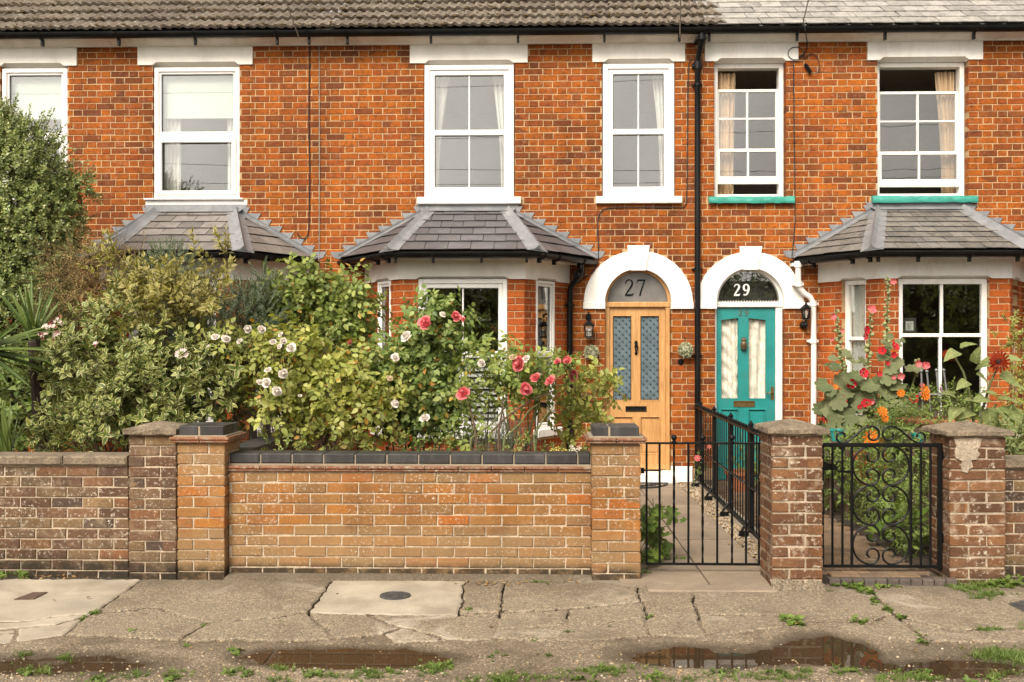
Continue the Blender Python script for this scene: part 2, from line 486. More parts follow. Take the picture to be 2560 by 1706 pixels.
m_glass_lo = glass_mat("ground_floor_glass", .15, (.92,.94,.92))
m_glass_door = glass_mat("door_light_glass", .0, (.98,.98,.97))
def obscure_glass(name, col, rough=.35):
    m, nt, b = newmat(name)
    c = mix(nt, 1.0, col, ramp(nt, noise(nt, 7, 4), [(.3, .75), (.7, 1.25)]), 'MULTIPLY')
    nt.links.new(c, b.inputs["Base Color"])
    b.inputs["Roughness"].default_value = rough
    b.inputs["Coat Weight"].default_value = .8
    b.inputs["Coat Roughness"].default_value = .06
    bumpn(nt, b, noise(nt, 9, 3), .2, .01)
    return m
m_obscure = obscure_glass("grey_obscure_glass", (.16,.15,.14))
m_etched = obscure_glass("blue_grey_etched_glass", (.10,.145,.165), .5)
m_print = mat("dark_print", (.008,.010,.011), .8, var=.05, fine=0, spec=.08)
m_whitenum = mat("white_numeral_enamel", (.70,.68,.64), .5, var=.02, fine=0)
m_brass = mat("aged_brass", (.30,.20,.075), .4, metal=.9, var=.25, vs=30, bump=.2)
m_bronze = mat("brown_cast_bronze", (.17,.12,.07), .5, metal=.6, var=.35, vs=60, bump=.8, bs=140)
def wood_mat(name, a, bcol):
    m, nt, b = newmat(name)
    mp = nd(nt, "ShaderNodeMapping", None, Vector=wpos(nt), Scale=(22, 22, 1.3))
    n = noise(nt, 2.0, 6, .6, vec=mp.outputs[0], dist=1.4)
    c = ramp(nt, n, [(.3, a), (.7, bcol)])
    c = mix(nt, 1.0, c, ramp(nt, noise(nt, 3.0, 3), [(.3, .9), (.7, 1.08)]), 'MULTIPLY')
    nt.links.new(c, b.inputs["Base Color"]); b.inputs["Roughness"].default_value = .42
    bumpn(nt, b, n, .12, .003)
    return m
m_oak = wood_mat("varnished_oak", (.40,.195,.06), (.62,.35,.135))
def tile_mat():
    m, nt, b = newmat("mossy_concrete_tile")
    c = mix(nt, noise(nt, 5, 4), (.115,.09,.068), (.21,.175,.14))
    c = mix(nt, 1.0, c, ramp(nt, rnd(nt), [(0, .78), (1, 1.2)]), 'MULTIPLY')
    c = mix(nt, ramp(nt, noise(nt, 16, 5, .7), [(.58, 0.0), (.64, .8)]), c, (.42,.385,.33))
    c = mix(nt, ramp(nt, noise(nt, 13, 6, .75, dist=.5), [(.56, 0.0), (.64, .9)]), c, (.085,.055,.022))
    nt.links.new(c, b.inputs["Base Color"]); b.inputs["Roughness"].default_value = .95
    b.inputs["Specular IOR Level"].default_value = .2
    bumpn(nt, b, noise(nt, 70, 5, .7), .8, .01)
    return m
m_tile = tile_mat()
m_moss = mat("brown_moss", (.085,.055,.020), 1.0, var=.4, vs=30, fine=.3, bump=1.0, bs=120, bd=.01)
# ------------------------------------------------------------------ brickwork: every brick is its own small chamfered block
def brick_tpl(w, h, seed, depth=.1, c=.0045, jit=.0022):
    rr = random.Random(seed)
    j = lambda: rr.uniform(-jit, jit)
    x, z = .5, .5
    cx, cz = c/w, c/h
    vs = []
    for (sx, sz) in ((-1,-1),(1,-1),(1,1),(-1,1)):
        vs.append((sx*(x-cx)+j()/w, j()*.6, sz*(z-cz)+j()/h))
    for (sx, sz) in ((-1,-1),(1,-1),(1,1),(-1,1)):
        vs.append((sx*x+j()/w, c, sz*z+j()/h))
    for (sx, sz) in ((-1,-1),(1,-1),(1,1),(-1,1)):
        vs.append((sx*x, depth, sz*z))
    fs = [(0,1,2,3),(4,5,1,0),(5,6,2,1),(6,7,3,2),(7,4,0,3),(8,9,5,4),(9,10,6,5),(10,11,7,6),(11,8,4,7)]
    return vs, fs
BR_S = [brick_tpl(.218, .067, s) for s in range(5)]
BR_H = [brick_tpl(.105, .067, 50+s) for s in range(4)]
_brmesh = {}
def brick_mesh(k, i, m):
    key = (k, i, m.name)
    if key not in _brmesh:
        mb = MB(); mb.add(*(BR_S if k == 'S' else BR_H)[i])
        _brmesh[key] = mb.mesh("brick", m)
    return _brmesh[key]
def subtract(iv, a, b):
    out = []
    for (p, q) in iv:
        if b <= p or a >= q: out.append((p, q)); continue
        if a > p: out.append((p, a))
        if b < q: out.append((b, q))
    return out
def bond_row(row, x0, x1, bond, S, H, j, start):
    """brick intervals of one course between x0 and x1 (joints left out)"""
    if bond == 'flemish': seq = [S, H]
    elif bond == 'stretcher': seq = [S]
    elif bond == 'pier': seq = None
    if seq is None:
        w = x1 - x0
        a = (w - j) * (2/3 if row % 2 == 0 else 1/3)
        return [(x0, x0+a), (x0+a+j, x1)]
    per = sum(seq) + j*len(seq)
    ph = start + (per*.5 if row % 2 else 0)
    if bond == 'flemish' and row % 2: ph = start + (S + H)*.5 + j
    k = math.floor((x0 - ph)/per) - 1
    x = ph + k*per
    out = []
    while x < x1:
        for s in seq:
            w = s*1.0
            a, b = x, x + w
            x = b + j
            if b <= x0 or a >= x1: continue
            out.append((max(a, x0), min(b, x1)))
    return out
def brick_panel(wall, T, x0, x1, z0, z1, m, cuts=(), course=.0767, S=.2170, H=.1040, j=.0092, bond='flemish', start=0.0,
                n_obj=300, prefer=None, jit=.003, seed=0, name="brick", rough=.0):
    rr = random.Random(seed)
    nrow = int(math.ceil((z1 - z0)/course - 1e-6))
    items = []
    for r in range(nrow):
        za = z0 + r*course; zb = min(za + course - j, z1)
        if zb - za < .02: continue
        zc = (za+zb)*.5
        forb = [c(zc) if callable(c) else ((c[0], c[1]) if c[2] < zc < c[3] else None) for c in cuts]
        forb = [f for f in forb if f is not None]
        for (a, b) in bond_row(r, x0, x1, bond, S, H, j, start + rr.uniform(-.006, .006)):
            iv = [(a, b)]
            for f in forb: iv = subtract(iv, *f)
            for (p, q) in iv:
                if q - p > .022: items.append((p, q, za, zb))
    pref = prefer or (lambda x, z: 0)
    order = sorted(range(len(items)), key=lambda i: (pref((items[i][0]+items[i][1])/2, items[i][2]), -round((items[i][1]-items[i][0])*20), rr.random()))
    chosen = set(order[:n_obj])
    rest = MB(T)
    for i, (a, b, za, zb) in enumerate(items):
        k = 'S' if b - a > .16 else 'H'
        vi = rr.randrange(len(BR_S) if k == 'S' else len(BR_H))
        dy = rr.uniform(-jit, jit*.6)
        w, h = b-a, zb-za
        cx, cz = (a+b)/2, (za+zb)/2 + rr.uniform(-.0012, .0012)
        if i in chosen:
            Mx = T @ Matrix.Translation((cx, dy, cz)) @ Matrix.Rotation(rr.uniform(-.006, .006), 4, 'Y') @ Matrix.Diagonal((w, 1, h, 1))
            inst(name, brick_mesh(k, vi, m), wall, Mx)
        else:
            vs, fs = (BR_S if k == 'S' else BR_H)[vi]
            rest.add([(x*w+cx, y+dy, z*h+cz) for (x, y, z) in vs], fs)
    if rest.v:
        rest.build("brickwork", m, wall, kind="stuff")
    return items
def core(mb, x0, x1, z0, z1, y0, y1, holes):
    """solid backing with rectangular holes, as butted blocks"""
    xs = sorted({x0, x1, *[min(max(h[0], x0), x1) for h in holes], *[min(max(h[1], x0), x1) for h in holes]})
    for a, b in zip(xs, xs[1:]):
        if b - a < 1e-5: continue
        c = (a+b)/2
        iv = [(z0, z1)]
        for h in holes:
            if h[0] < c < h[1]: iv = subtract(iv, h[2], h[3])
        for (p, q) in iv: mb.box(a, b, y0, y1, p, q)
    return mb

TF = Matrix.Translation((0, YF, 0))
Z_SOF, Z_LB, Z_WT, Z_ST, Z_SB = 5.205, 4.985, 4.965, 3.385, 3.302

def frame_T(p, q):
    """local frame of a wall running p -> q (x along, y into the wall, z up)"""
    d = Vector((q[0]-p[0], q[1]-p[1], 0)); L = d.length; d.normalize()
    n = Vector((-d.y, d.x, 0))
    return Matrix(((d.x, n.x, 0, p[0]), (d.y, n.y, 0, p[1]), (0, 0, 1, 0), (0, 0, 0, 1))), L

def upvc_window(house, T, x0, x1, z0, z1, y=.02, ft=.05, st=.055, mid=None, midt=.06, bar=True, glass=None, sill=None, fm=None, lower_sash=True, knobs=False, upper_st=None):
    fm = fm or m_upvc; glass = glass or m_glass
    mb = MB(T); mb.ring(x0, x1, z0, z1, ft, y, y+.07, c=.006)
    w = mb.build("window", fm, house)
    a, b, c, d = x0+ft, x1-ft, z0+ft, z1-ft
    s = MB(T); s.ring(a, b, c, d, st, y+.014, y+.06, c=.008)
    s.build("sash", fm, w)
    a, b, c, d = a+st, b-st, c+st, d-st
    rows = [(c, d)]
    if mid is not None:
        r = MB(T); r.box(a, b, y+.010, y+.06, mid-midt/2, mid+midt/2, c=.008)
        r.build("meeting_rail", fm, w)
        rows = [(c, mid-midt/2), (mid+midt/2, d)]
    for (p, q) in rows:
        g = MB(T); g.box(a, b, y+.040, y+.046, p, q); g.build("pane", glass, w)
        gk = MB(T); gk.ring(a, b, p, q, .006, y+.034, y+.039, c=0); gk.build("gasket", m_black, w)
        if bar:
            gb = MB(T); xm = (a+b)/2; gb.box(xm-.0085, xm+.0085, y+.031, y+.0405, p, q, c=.003); gb.build("glazing_bar", fm, w)
    if knobs:
        k = MB(T)
        for xx in (x0+.13*(x1-x0), x0+.86*(x1-x0)): k.box(xx-.013, xx+.013, y-.006, y, z0+.012, z0+.024, c=.003)
        k.build("drain_cap", fm, w)
    if sill:
        sm, sx, st_, proj, sb = sill
        q = MB(T); q.box(x0-sx, x1+sx, -proj, .07, sb, z0, c=.008); q.build("sill", sm, w)
    return w

def lintel(house, x0, x1, c0, c1, z0=Z_LB, z1=Z_SOF, T=None, proud=.018, m=None, lift=.035):
    mb = MB(T or TF)
    poly = [(x0, z0), (c0-.045, z0), (c0, z0+lift), (c1, z0+lift), (c1+.045, z0), (x1, z0), (x1, z1), (x0, z1)]
    mb.prism(poly, -proud, .09)
    # sloping underside of the chamfer
    mb.add([(c0-.045, -proud+.002, z0), (c1+.045, -proud+.002, z0), (c1, -proud+.002, z0+lift), (c0, -proud+.002, z0+lift),
            (c0-.045, .088, z0-.004), (c1+.045, .088, z0-.004)], [(3, 2, 5, 4), (3, 4, 0), (2, 1, 5)])
    return mb.build("lintel", m or m_cream, house)

def sheet_curtain(name, x0, x1, z0, z1, y, m, folds=7, amp=.035, label=None, cat="curtain", pull=0.0, seed=0, side=0):
    """hanging cloth with folds; pull gathers its lower part towards one side"""
    rr = random.Random(seed)
    nx, nz = folds*6, 14
    mb = MB(); vs = []; fs = []
    ph = [rr.uniform(0, 6) for _ in range(4)]
    for k in range(nz+1):
        t = k/nz
        z = z1 + (z0-z1)*t
        for i in range(nx+1):
            u = i/nx
            g = 1 - pull*math.sin(min(1, t*1.1)*math.pi/2)
            x = x0 + (x1-x0)*(u*g if side == 0 else 1-(1-u)*g)
            yy = y + amp*math.sin(u*folds*2*math.pi + ph[0] + .5*math.sin(t*3+ph[1])) + amp*.5*math.sin(u*folds*.7*6.28+ph[2]+t)
            vs.append((x, yy, z))
    for k in range(nz):
        for i in range(nx):
            a = k*(nx+1)+i
            fs.append((a, a+1, a+nx+2, a+nx+1))
    mb.add(vs, fs)
    return mb.build(name, m, None, smooth=True, label=label, cat=cat)

# ------------------------------------------------------------------ the three houses
hx0, hx1, hx2, hx3 = FX(-520), FX(797), FX(1744), FX(3120)
h25 = empty("terraced_house", (FX(300), YF+2, 0), "orange brick terraced house with pale roller blinds upstairs, behind the tall evergreen bush", "house", "terraced brick houses")
h27 = empty("terraced_house", (FX(1270), YF+2, 0), "orange brick terraced house numbered 27 with a varnished oak front door", "house", "terraced brick houses")
h29 = empty("terraced_house", (FX(2200), YF+2, 0), "orange brick terraced house numbered 29 with a teal front door and teal window sills", "house", "terraced brick houses")

# window openings upstairs (x from the photo)
wA = (FX(2), FX(168)); wB = (FX(383), FX(599)); wC = (FX(1060), FX(1286)); wD = (FX(1506), FX(1687))
wE = (FX(1786), FX(1965)); wF = (FX(2194), FX(2421))
lA = (FX(-60), FX(193), FX(12), FX(151)); lB = (FX(345), FX(632), FX(391), FX(588))
lC = (FX(1025), FX(1319), FX(1072), FX(1273)); lD = (FX(1481), FX(1712), FX(1520), FX(1673))
lE = (FX(1762), FX(1995), FX(1801), FX(1956)); lF = (FX(2168), FX(2456), FX(2208), FX(2412))

# door arches: centre x, inner radius, outer radius, springing height
Z_SPR, Z_IMPB = 2.135, 2.052
ar27 = ((FX(1513)+FX(1678))/2, .394, .645)
ar29 = ((FX(1790)+FX(1961))/2, .400, .630)
def arch_cut(c, ro):
    def f(z):
        if z < Z_SPR: return (c-ro+.02, c+ro-.02) if z > Z_IMPB else None
        h = z - Z_SPR
        if h >= ro-.02: return None
        w = math.sqrt((ro-.02)**2 - h*h)
        return (c-w, c+w)
    return f
DOOR27 = (FX(1513), FX(1678)); DOOR29 = (FX(1788), FX(1961))
def key_cut(c): return (c-.115, c+.115, Z_SPR+.35, Z_SPR+.645)

class Bay: pass
def bay_geom(xl, xr, fl, fr, tl, tr, el, er, efl, efr):
    b = Bay()
    b.P = [Vector((xl, YF, 0)), Vector((fl, YF-.75, 0)), Vector((fr, YF-.75, 0)), Vector((xr, YF, 0))]
    b.ze, b.zt = 2.665, 3.235
    b.E = [Vector((el, YF, b.ze)), Vector((efl, YF-1.05, b.ze)), Vector((efr, YF-1.05, b.ze)), Vector((er, YF, b.ze))]
    b.tl, b.tr = tl, tr
    def cut(z):
        if z < 2.62: return (xl+.01, xr-.01)
        if z < b.zt+.02:
            t = max(0, (z-b.ze)/(b.zt-b.ze))
            return (el+(tl-el)*t + .05, er+(tr-er)*t - .05)
        return None
    b.cut = cut
    return b
YB = YF-.75; YE = YF-1.05
b27 = bay_geom(FX(917), FX(1419), FX(999, YB), FX(1311, YB), FX(1072), FX(1268), FX(852), FX(1487), FX(972, YE), FX(1344, YE))
dx = b27.P[2].x - b27.P[1].x
fr25 = FX(585, YB)
b25 = bay_geom(FX(252), FX(769), fr25-1.42, fr25, FX(392), FX(588), FX(205), FX(790), FX(268, YE), FX(608, YE))
b29 = bay_geom(FX(2050), FX(2556), FX(2201, YB), FX(2525, YB), FX(2196), FX(2402), FX(1983), FX(2640), FX(2180, YE), FX(2575, YE))

pref = lambda x, z: (0 if z > 2.75 else (1 if z > 1.2 else 2)) + (0 if FX(-10) < x < FX(2570) else 5)
pref_r = lambda x, z: 0 if z > 3.3 else 1
def front_wall(house, x0, x1, wins, lints, bay, door, arch, plinth, start, seed):
    holes = [(w[0]-.006, w[1]+.006, Z_ST-.03, Z_LB+.05) for w in wins]
    if door:
        holes += [(door[0]-.006, door[1]+.006, -.2, Z_SPR), (arch[0]-arch[1], arch[0]+arch[1], Z_SPR, Z_SPR+arch[1])]
    holes.append((bay.P[0].x+.1, bay.P[3].x-.1, -.2, 2.5))
    mb = MB(TF)
    core(mb, x0, x1, -.2, 5.5, .0045, .21, holes)
    wall = mb.build("wall", m_mortar, house)
    cuts = [(w[0]-.001, w[1]+.001, Z_ST-.005, Z_WT+.03) for w in wins]
    cuts += [(l[0]-.004, l[1]+.004, Z_LB-.01, Z_SOF+.1) for l in lints]
    cuts += [(w[0]-.10, w[1]+.10, Z_SB-.01, Z_ST) for w in wins]
    cuts.append(bay.cut)
    if door:
        cuts += [(door[0]-.001, door[1]+.001, -.3, Z_SPR), arch_cut(arch[0], arch[2]), key_cut(arch[0])]
        cuts.append((door[0]-.4, door[1]+.28, -.3, .19))
    brick_panel(wall, TF, x0+.002, x1-.002, -.14, 5.22, m_brick, cuts, start=start, n_obj=300, prefer=pref, seed=seed)
    return wall
front_wall(h25, hx0, hx1, [wA, wB], [lA, lB], b25, None, None, None, hx0, 1)
front_wall(h27, hx1, hx2, [wC, wD], [lC, lD], b27, DOOR27, ar27, True, .03, 2)
front_wall(h29, hx2, hx3, [wE, wF], [lE, lF], b29, DOOR29, ar29, True, .11, 3)
for h, ls in ((h25, (lA, lB)), (h27, (lC, lD)), (h29, (lE, lF))):
    for l in ls: lintel(h, l[0], l[1], l[2], l[3], m=m_white if h is h29 else m_cream)
# rooms behind the windows
for h, a, b in ((h25, hx0, hx1), (h27, hx1, hx2), (h29, hx2, hx3)):
    mb = MB()
    y0, y1 = YF+.215, YF+3.4
    for (z0, z1) in ((0.0, 2.55), (2.72, 5.15)):
        mb.add([(a+.03, y1, z0), (b-.03, y1, z0), (b-.03, y1, z1), (a+.03, y1, z1)], [(0, 1, 2, 3)])
        mb.add([(a+.03, y0, z0), (a+.03, y1, z0), (a+.03, y1, z1), (a+.03, y0, z1)], [(0, 1, 2, 3)])
        mb.add([(b-.03, y0, z0), (b-.03, y1, z0), (b-.03, y1, z1), (b-.03, y0, z1)], [(3, 2, 1, 0)])
        mb.add([(a, y0, z1), (b, y0, z1), (b, y1, z1), (a, y1, z1)], [(0, 1, 2, 3)])
    mb.add([(a, y0, 2.72), (b, y0, 2.72), (b, y1, 2.72), (a, y1, 2.72)], [(0, 1, 2, 3)], 1)
    mb.add([(a, y0-.2, 0.0), (b, y0-.2, 0.0), (b, y1, 0.0), (a, y1, 0.0)], [(0, 1, 2, 3)], 1)
    mb.box(a, b, y1+.02, y1+.2, -.1, 5.4)
    mb.build("room", [m_room, m_roomfloor], h)

# --- first-floor windows of the two plastic-framed houses
def split_z(py): return at_y(1280, py).z
for (w, bl) in ((wA, 1), (wB, 1)):
    W = upvc_window(h25, TF, w[0]+.004, w[1]-.004, Z_ST, Z_WT, y=.018, ft=.055, st=.028, mid=split_z(333), midt=.085, bar=False)
    s = MB(TF); c = w
    s.ring(w[0]+.045, w[1]-.045, Z_ST+.045, split_z(341), .055, .002, .03, c=.006, tb=.05); s.build("lower_sash", m_upvc, W)
    q = MB(TF); q.box(w[0]-.10, w[1]+.05, -.045, .06, Z_ST-.022, Z_ST-.001, c=.006); q.box(w[0]-.09, w[1]+.09, -.005, .06, Z_SB-.02, Z_ST-.024, c=.003)
    q.build("sill", m_upvc, W)
for (w, nm) in ((wC, 0), (wD, 1)):
    upvc_window(h27, TF, w[0]+.006, w[1]-.006, Z_ST, Z_WT, y=-.004, ft=.062, st=.060, mid=split_z(331), midt=.068, bar=True, knobs=True,
                sill=(m_white, .085, .08, .055, Z_SB))
for (w, nm) in ((wA, "in the window half hidden by the evergreen bush"), (wB, "in the window above the left bay roof")):
    bl = MB(); bl.box(w[0]+.08, w[1]-.08, YF+.13, YF+.134, split_z(282), Z_WT-.06)
    bl.box(w[0]+.08, w[1]-.08, YF+.126, YF+.139, split_z(282)-.02, split_z(282))
    bl.build("roller_blind", m_blind, None, label="pale mint roller blind half drawn " + nm, cat="blind", group="pale roller blinds")
def cur(w, f0, f1, zt, zb, m, lab, folds=4, pull=0, side=0, y=.2, amp=.02, seed=0):
    L = w[1]-w[0]
    return sheet_curtain("curtain", w[0]+L*f0, w[0]+L*f1, zb, zt, YF+y, m, folds, amp, lab, "curtain", pull, seed, side)
cur(wB, .06, .25, Z_WT-.5, Z_ST+.08, m_curtain_w, "white curtain at the left side of the window above the left bay roof", 4, .0, 0, seed=1)
cur(wB, .80, .95, Z_WT-.5, Z_ST+.08, m_curtain_w, "white curtain at the right side of the window above the left bay roof", 3, .0, 1, seed=2)
cur(wC, .08, .27, Z_WT-.05, Z_ST+.08, m_curtain_w, "white curtain at the left of the window above the middle bay", 3, .65, 0, seed=3)
cur(wC, .74, .93, Z_WT-.05, Z_ST+.08, m_curtain_w, "white curtain at the right of the window above the middle bay", 3, .55, 1, seed=4)
cur(wD, .70, .94, Z_WT-.05, Z_ST+.08, m_curtain_w, "white curtain at the right of the narrow window above door 27", 4, .5, 1, seed=5)

# --- sliding sash windows of the teal house: open gap above and below
def sash_window(house, w, rows, top_gap, bot_gap, cols_off=.0):
    """rows: photo heights of (sash top, bar, meeting rail, lower rail top, lower rail bottom, frame sill)"""
    x0, x1 = w
    z = [split_z(p) for p in rows]
    yb = .10
    mb = MB(TF)
    mb.ring(x0+.003, x1-.003, Z_ST, Z_WT+.02, .055, yb, yb+.12, c=.005, tb=.04)
    W = mb.build("window", m_wood_white, house)
    a, b = x0+.05, x1-.05
    def sash(top, bot, nrow, y, rt, rb):
        s = MB(TF)
        s.box(a, a+.035, y, y+.04, bot, top, c=.004); s.box(b-.035, b, y, y+.04, bot, top, c=.004)
        s.box(a+.035, b-.035, y, y+.04, top-rt, top, c=.004); s.box(a+.035, b-.035, y, y+.04, bot, bot+rb, c=.004)
        S = s.build("sash", m_wood_white, W)
        xm = (a+b)/2
        g = MB(TF); g.box(xm-.012, xm+.012, y+.004, y+.036, bot+rb, top-rt, c=.003)
        zb = []
        if nrow == 2:
            zz = z[1]
            g.box(a+.035, xm-.012, y+.006, y+.034, zz-.011, zz+.011, c=.003); g.box(xm+.012, b-.035, y+.006, y+.034, zz-.011, zz+.011, c=.003)
            zb = [(bot+rb, zz-.011), (zz+.011, top-rt)]
        else: zb = [(bot+rb, top-rt)]
        g.build("glazing_bar", m_wood_white, W)
        for (p, q) in zb:
            for (xa, xb) in ((a+.035, xm-.012), (xm+.012, b-.035)):
                pn = MB(TF); pn.box(xa, xb, y+.018, y+.021, p, q); pn.build("pane", m_glass_w, W)
    sash(z[0], z[2]-.0, 2, yb+.055, .035, .03)
    sash(z[2]+.012, z[4], 1, yb+.008, .03, .09)
    q = MB(TF)
    n = 24; vs = []; fs = []
    rr = random.Random(int(x0*100))
    xa, xb = x0-.075, x1+.09
    prof = [(-.055, .0), (-.062, .02), (-.058, .06), (-.03, .083), (.10, .088)]
    for i in range(n+1):
        t = i/n
        for (py, pz) in prof: vs.append((xa+(xb-xa)*t, py+rr.uniform(-.004, .004), Z_SB+pz+rr.uniform(-.004, .004)-.004))
    k = len(prof)
    for i in range(n):
        for jx in range(k-1): fs.append((i*k+jx, (i+1)*k+jx, (i+1)*k+jx+1, i*k+jx+1))
        fs.append((i*k, i*k+k-1, (i+1)*k+k-1, (i+1)*k))
    fs.append(tuple(range(k))); fs.append(tuple(n*k+i for i in range(k-1, -1, -1)))
    q.add(vs, fs); q.build("sill", m_teal_sill, W, smooth=True, label="thick teal painted sill")
    return W
sash_window(h29, wE, (219, 293, 375, 441, 459, 485), 0, 0)
sash_window(h29, wF, (227, 302, 384, 450, 468, 488), 0, 0)
cur(wE, .06, .36, Z_WT-.06, Z_ST+.03, m_curtain_b, "beige curtain drawn back at the left of the open sash window above door 29", 5, .08, 0, y=.245, amp=.025, seed=7)
cur(wF, .73, .95, Z_WT-.06, Z_ST+.03, m_curtain_b, "beige curtain tied back at the right of the open sash window above the right bay", 5, .35, 1, y=.245, amp=.025, seed=8)

# --- eaves: fascia, gutter with brackets
def eaves(house, x0, x1, m, brk, tag_):
    mb = MB()
    prof = [(YF-.01, 5.20), (YF-.05, 5.20), (YF-.06, 5.215), (YF-.075, 5.218), (YF-.14, 5.25), (YF-.15, 5.262), (YF-.165, 5.262), (YF-.165, 5.36), (YF-.01, 5.36)]
    n = len(prof)
    vs = [(x, y, z) for x in (x0, x1) for (y, z) in prof]
    fs = [tuple(range(n)), tuple(range(2*n-1, n-1, -1))] + [(i, n+i, n+(i+1) % n, (i+1) % n) for i in range(n)]
    mb.add(vs, fs); mb.build("fascia", m, house)
    g = MB(); vs = []; fs = []
    cy, cz, r = YF-.235, 5.302, .062
    ang = [math.pi + math.pi*k/12 for k in range(13)]
    for x in (x0, x1):
        for t in ang: vs.append((x, cy + r*math.cos(t), cz + r*math.sin(t)))
        for t in reversed(ang): vs.append((x, cy + (r-.006)*math.cos(t), cz + (r-.006)*math.sin(t)))
    n = 26
    fs = [tuple(range(n)), tuple(range(2*n-1, n-1, -1))] + [(i, n+i, n+(i+1) % n, (i+1) % n) for i in range(n)]
    g.add(vs, fs)
    G = g.build("gutter", m_black, house, smooth=True)
    for px in brk:
        x = FX(px, YF-.25)
        k = MB()
        pts = [(x, cy + (r+.006)*math.cos(t), cz + (r+.006)*math.sin(t)) for t in ang]
        for dx_ in (0,):
            k.tube(pts, .009, 4)
        k.box(x-.014, x+.014, cy+.02, cy+.068, cz-.135, cz-.055, c=.004)
        k.build("bracket", m_black, G)
eaves(h25, hx0, hx1, m_fascia, (100, 292, 484, 690, 770), 0)
eaves(h27, hx1, hx2, m_fascia, (866, 1076, 1295, 1512, 1700), 0)
eaves(h29, hx2, hx3, m_white, (1775, 1996, 2217, 2440), 0)

# --- main roofs
PITCH = R(34)
def roof_T(x0):
    c, s = math.cos(PITCH), math.sin(PITCH)
    # local: x along eaves, y up the slope, z out of the roof
    return Matrix(((1, 0, 0, x0), (0, c, -s, YF-.255), (0, s, c, 5.335), (0, 0, 0, 1)))
def concrete_tile():
    mb = MB(); n = 15; w, L = .330, .40
    top = []; 
    def h(u):
        k = (u*3) % 1.0
        return .020*max(0, math.sin(min(1, k/.62)*math.pi))**.7 if k < .62 else -.004
    vs = []; fs = []
    for i in range(n+1):
        u = i/n*.995
        vs += [(u*w, 0, .036+h(u)), (u*w, L, -.012+h(u)), (u*w, .004, .004+h(u)*.7)]
    for i in range(n):
        a, b = 3*i, 3*(i+1)
        fs += [(a, b, b+1, a+1), (a+2, b+2, b, a)]
    mb.add(vs, fs)
    return mb
ct = [concrete_tile().mesh("tile", m_tile)]
def tile_roof(house, x0, x1, seed):
    T = roof_T(0)
    d = MB(T); d.box(x0, x1, .02, 4.2, -.06, -.03)
    roof = d.build("roof", m_deck, house)
    rr = random.Random(seed)
    n = 0
    for r in range(7):
        off = 0
        x = x0 + .0
        k = 0
        xs = x0 - (off if r else 0)
        while xs < x1 - .05:
            if True:
                Mx = T @ Matrix.Translation((xs + rr.uniform(-.004, .004), r*.335 + rr.uniform(-.008, .008), rr.uniform(-.002, .005))) @ Matrix.Rotation(rr.uniform(-.012, .012), 4, 'Z') @ Matrix.Rotation(rr.uniform(-.01, .01), 4, 'Y')
                inst("tile", ct[0], roof, Mx)
            xs += .33
    # moss cushions
    tpl = MB(); tpl.ball((0, 0, 0), 1, 6, 4)
    ch = mb_chunk(tpl)
    N = int(130*(x1-x0))
    px = rng.uniform(x0, x1, N); row = rng.integers(0, 7, N); py = row*.335 + np.abs(rng.normal(0, .03, N)) * rng.choice([1, 1, 3], N) + .0
    off = np.stack([px, py, np.full(N, .034)], 1)
    s = rng.uniform(.006, .026, N)
    Ms = np.zeros((N, 3, 3)); Ms[:, 0, 0] = s*rng.uniform(.8, 1.8, N); Ms[:, 1, 1] = s; Ms[:, 2, 2] = s*.6
    c = ch.inst(Ms, off)
    Tm = np.array(T)
    c.V = c.V @ Tm[:3, :3].T + Tm[:3, 3]
    c.build("moss", m_moss, roof, smooth=True, kind="stuff")
    return roof
tile_roof(h25, hx0, hx1, 5)
tile_roof(h27, hx0+math.ceil((hx1-.05-hx0)/.33)*.33, hx2+.06, 6)
def slate_mesh(w, L, m, seed=0, th=.007):
    rr = random.Random(seed)
    mb = MB(); n = 6
    e = [rr.uniform(-.004, .004) for _ in range(n+1)]
    vs = []; fs = []
    for i in range(n+1):
        x = -w/2 + w*i/n
        vs += [(x, e[i], th), (x, L, th-.004), (x, e[i], 0)]
    for i in range(n):
        a, b = 3*i, 3*(i+1)
        fs += [(a, b, b+1, a+1), (a+2, b+2, b, a)]
    fs += [(0, 1, 2), (3*n+2, 3*n+1, 3*n)]
    mb.add(vs, fs)
    return mb.mesh("slate", m)
def slate_roof(house, x0, x1):
    T = roof_T(0)
    d = MB(T); d.box(x0, x1, .02, 4.2, -.06, -.035)
    roof = d.build("roof", m_deck, house)
    rr = random.Random(4)
    ms = [slate_mesh(.2475, .40, m_slate_roof, s, .010) for s in range(4)]
    for r in range(9):
        x = x0 + .10 + (0 if r % 2 else .127)
        while x < x1 + .1:
            Mx = T @ Matrix.Translation((x + rr.uniform(-.004, .004), r*.225 + rr.uniform(-.006, .006), .012)) @ Matrix.Rotation(-.045 + rr.uniform(-.006, .01), 4, 'X') @ Matrix.Rotation(rr.uniform(-.012, .012), 4, 'Z')
            inst("slate", ms[rr.randrange(4)], roof, Mx)
            x += .2555
    return roof
slate_roof(h29, hx2+.09, hx3)

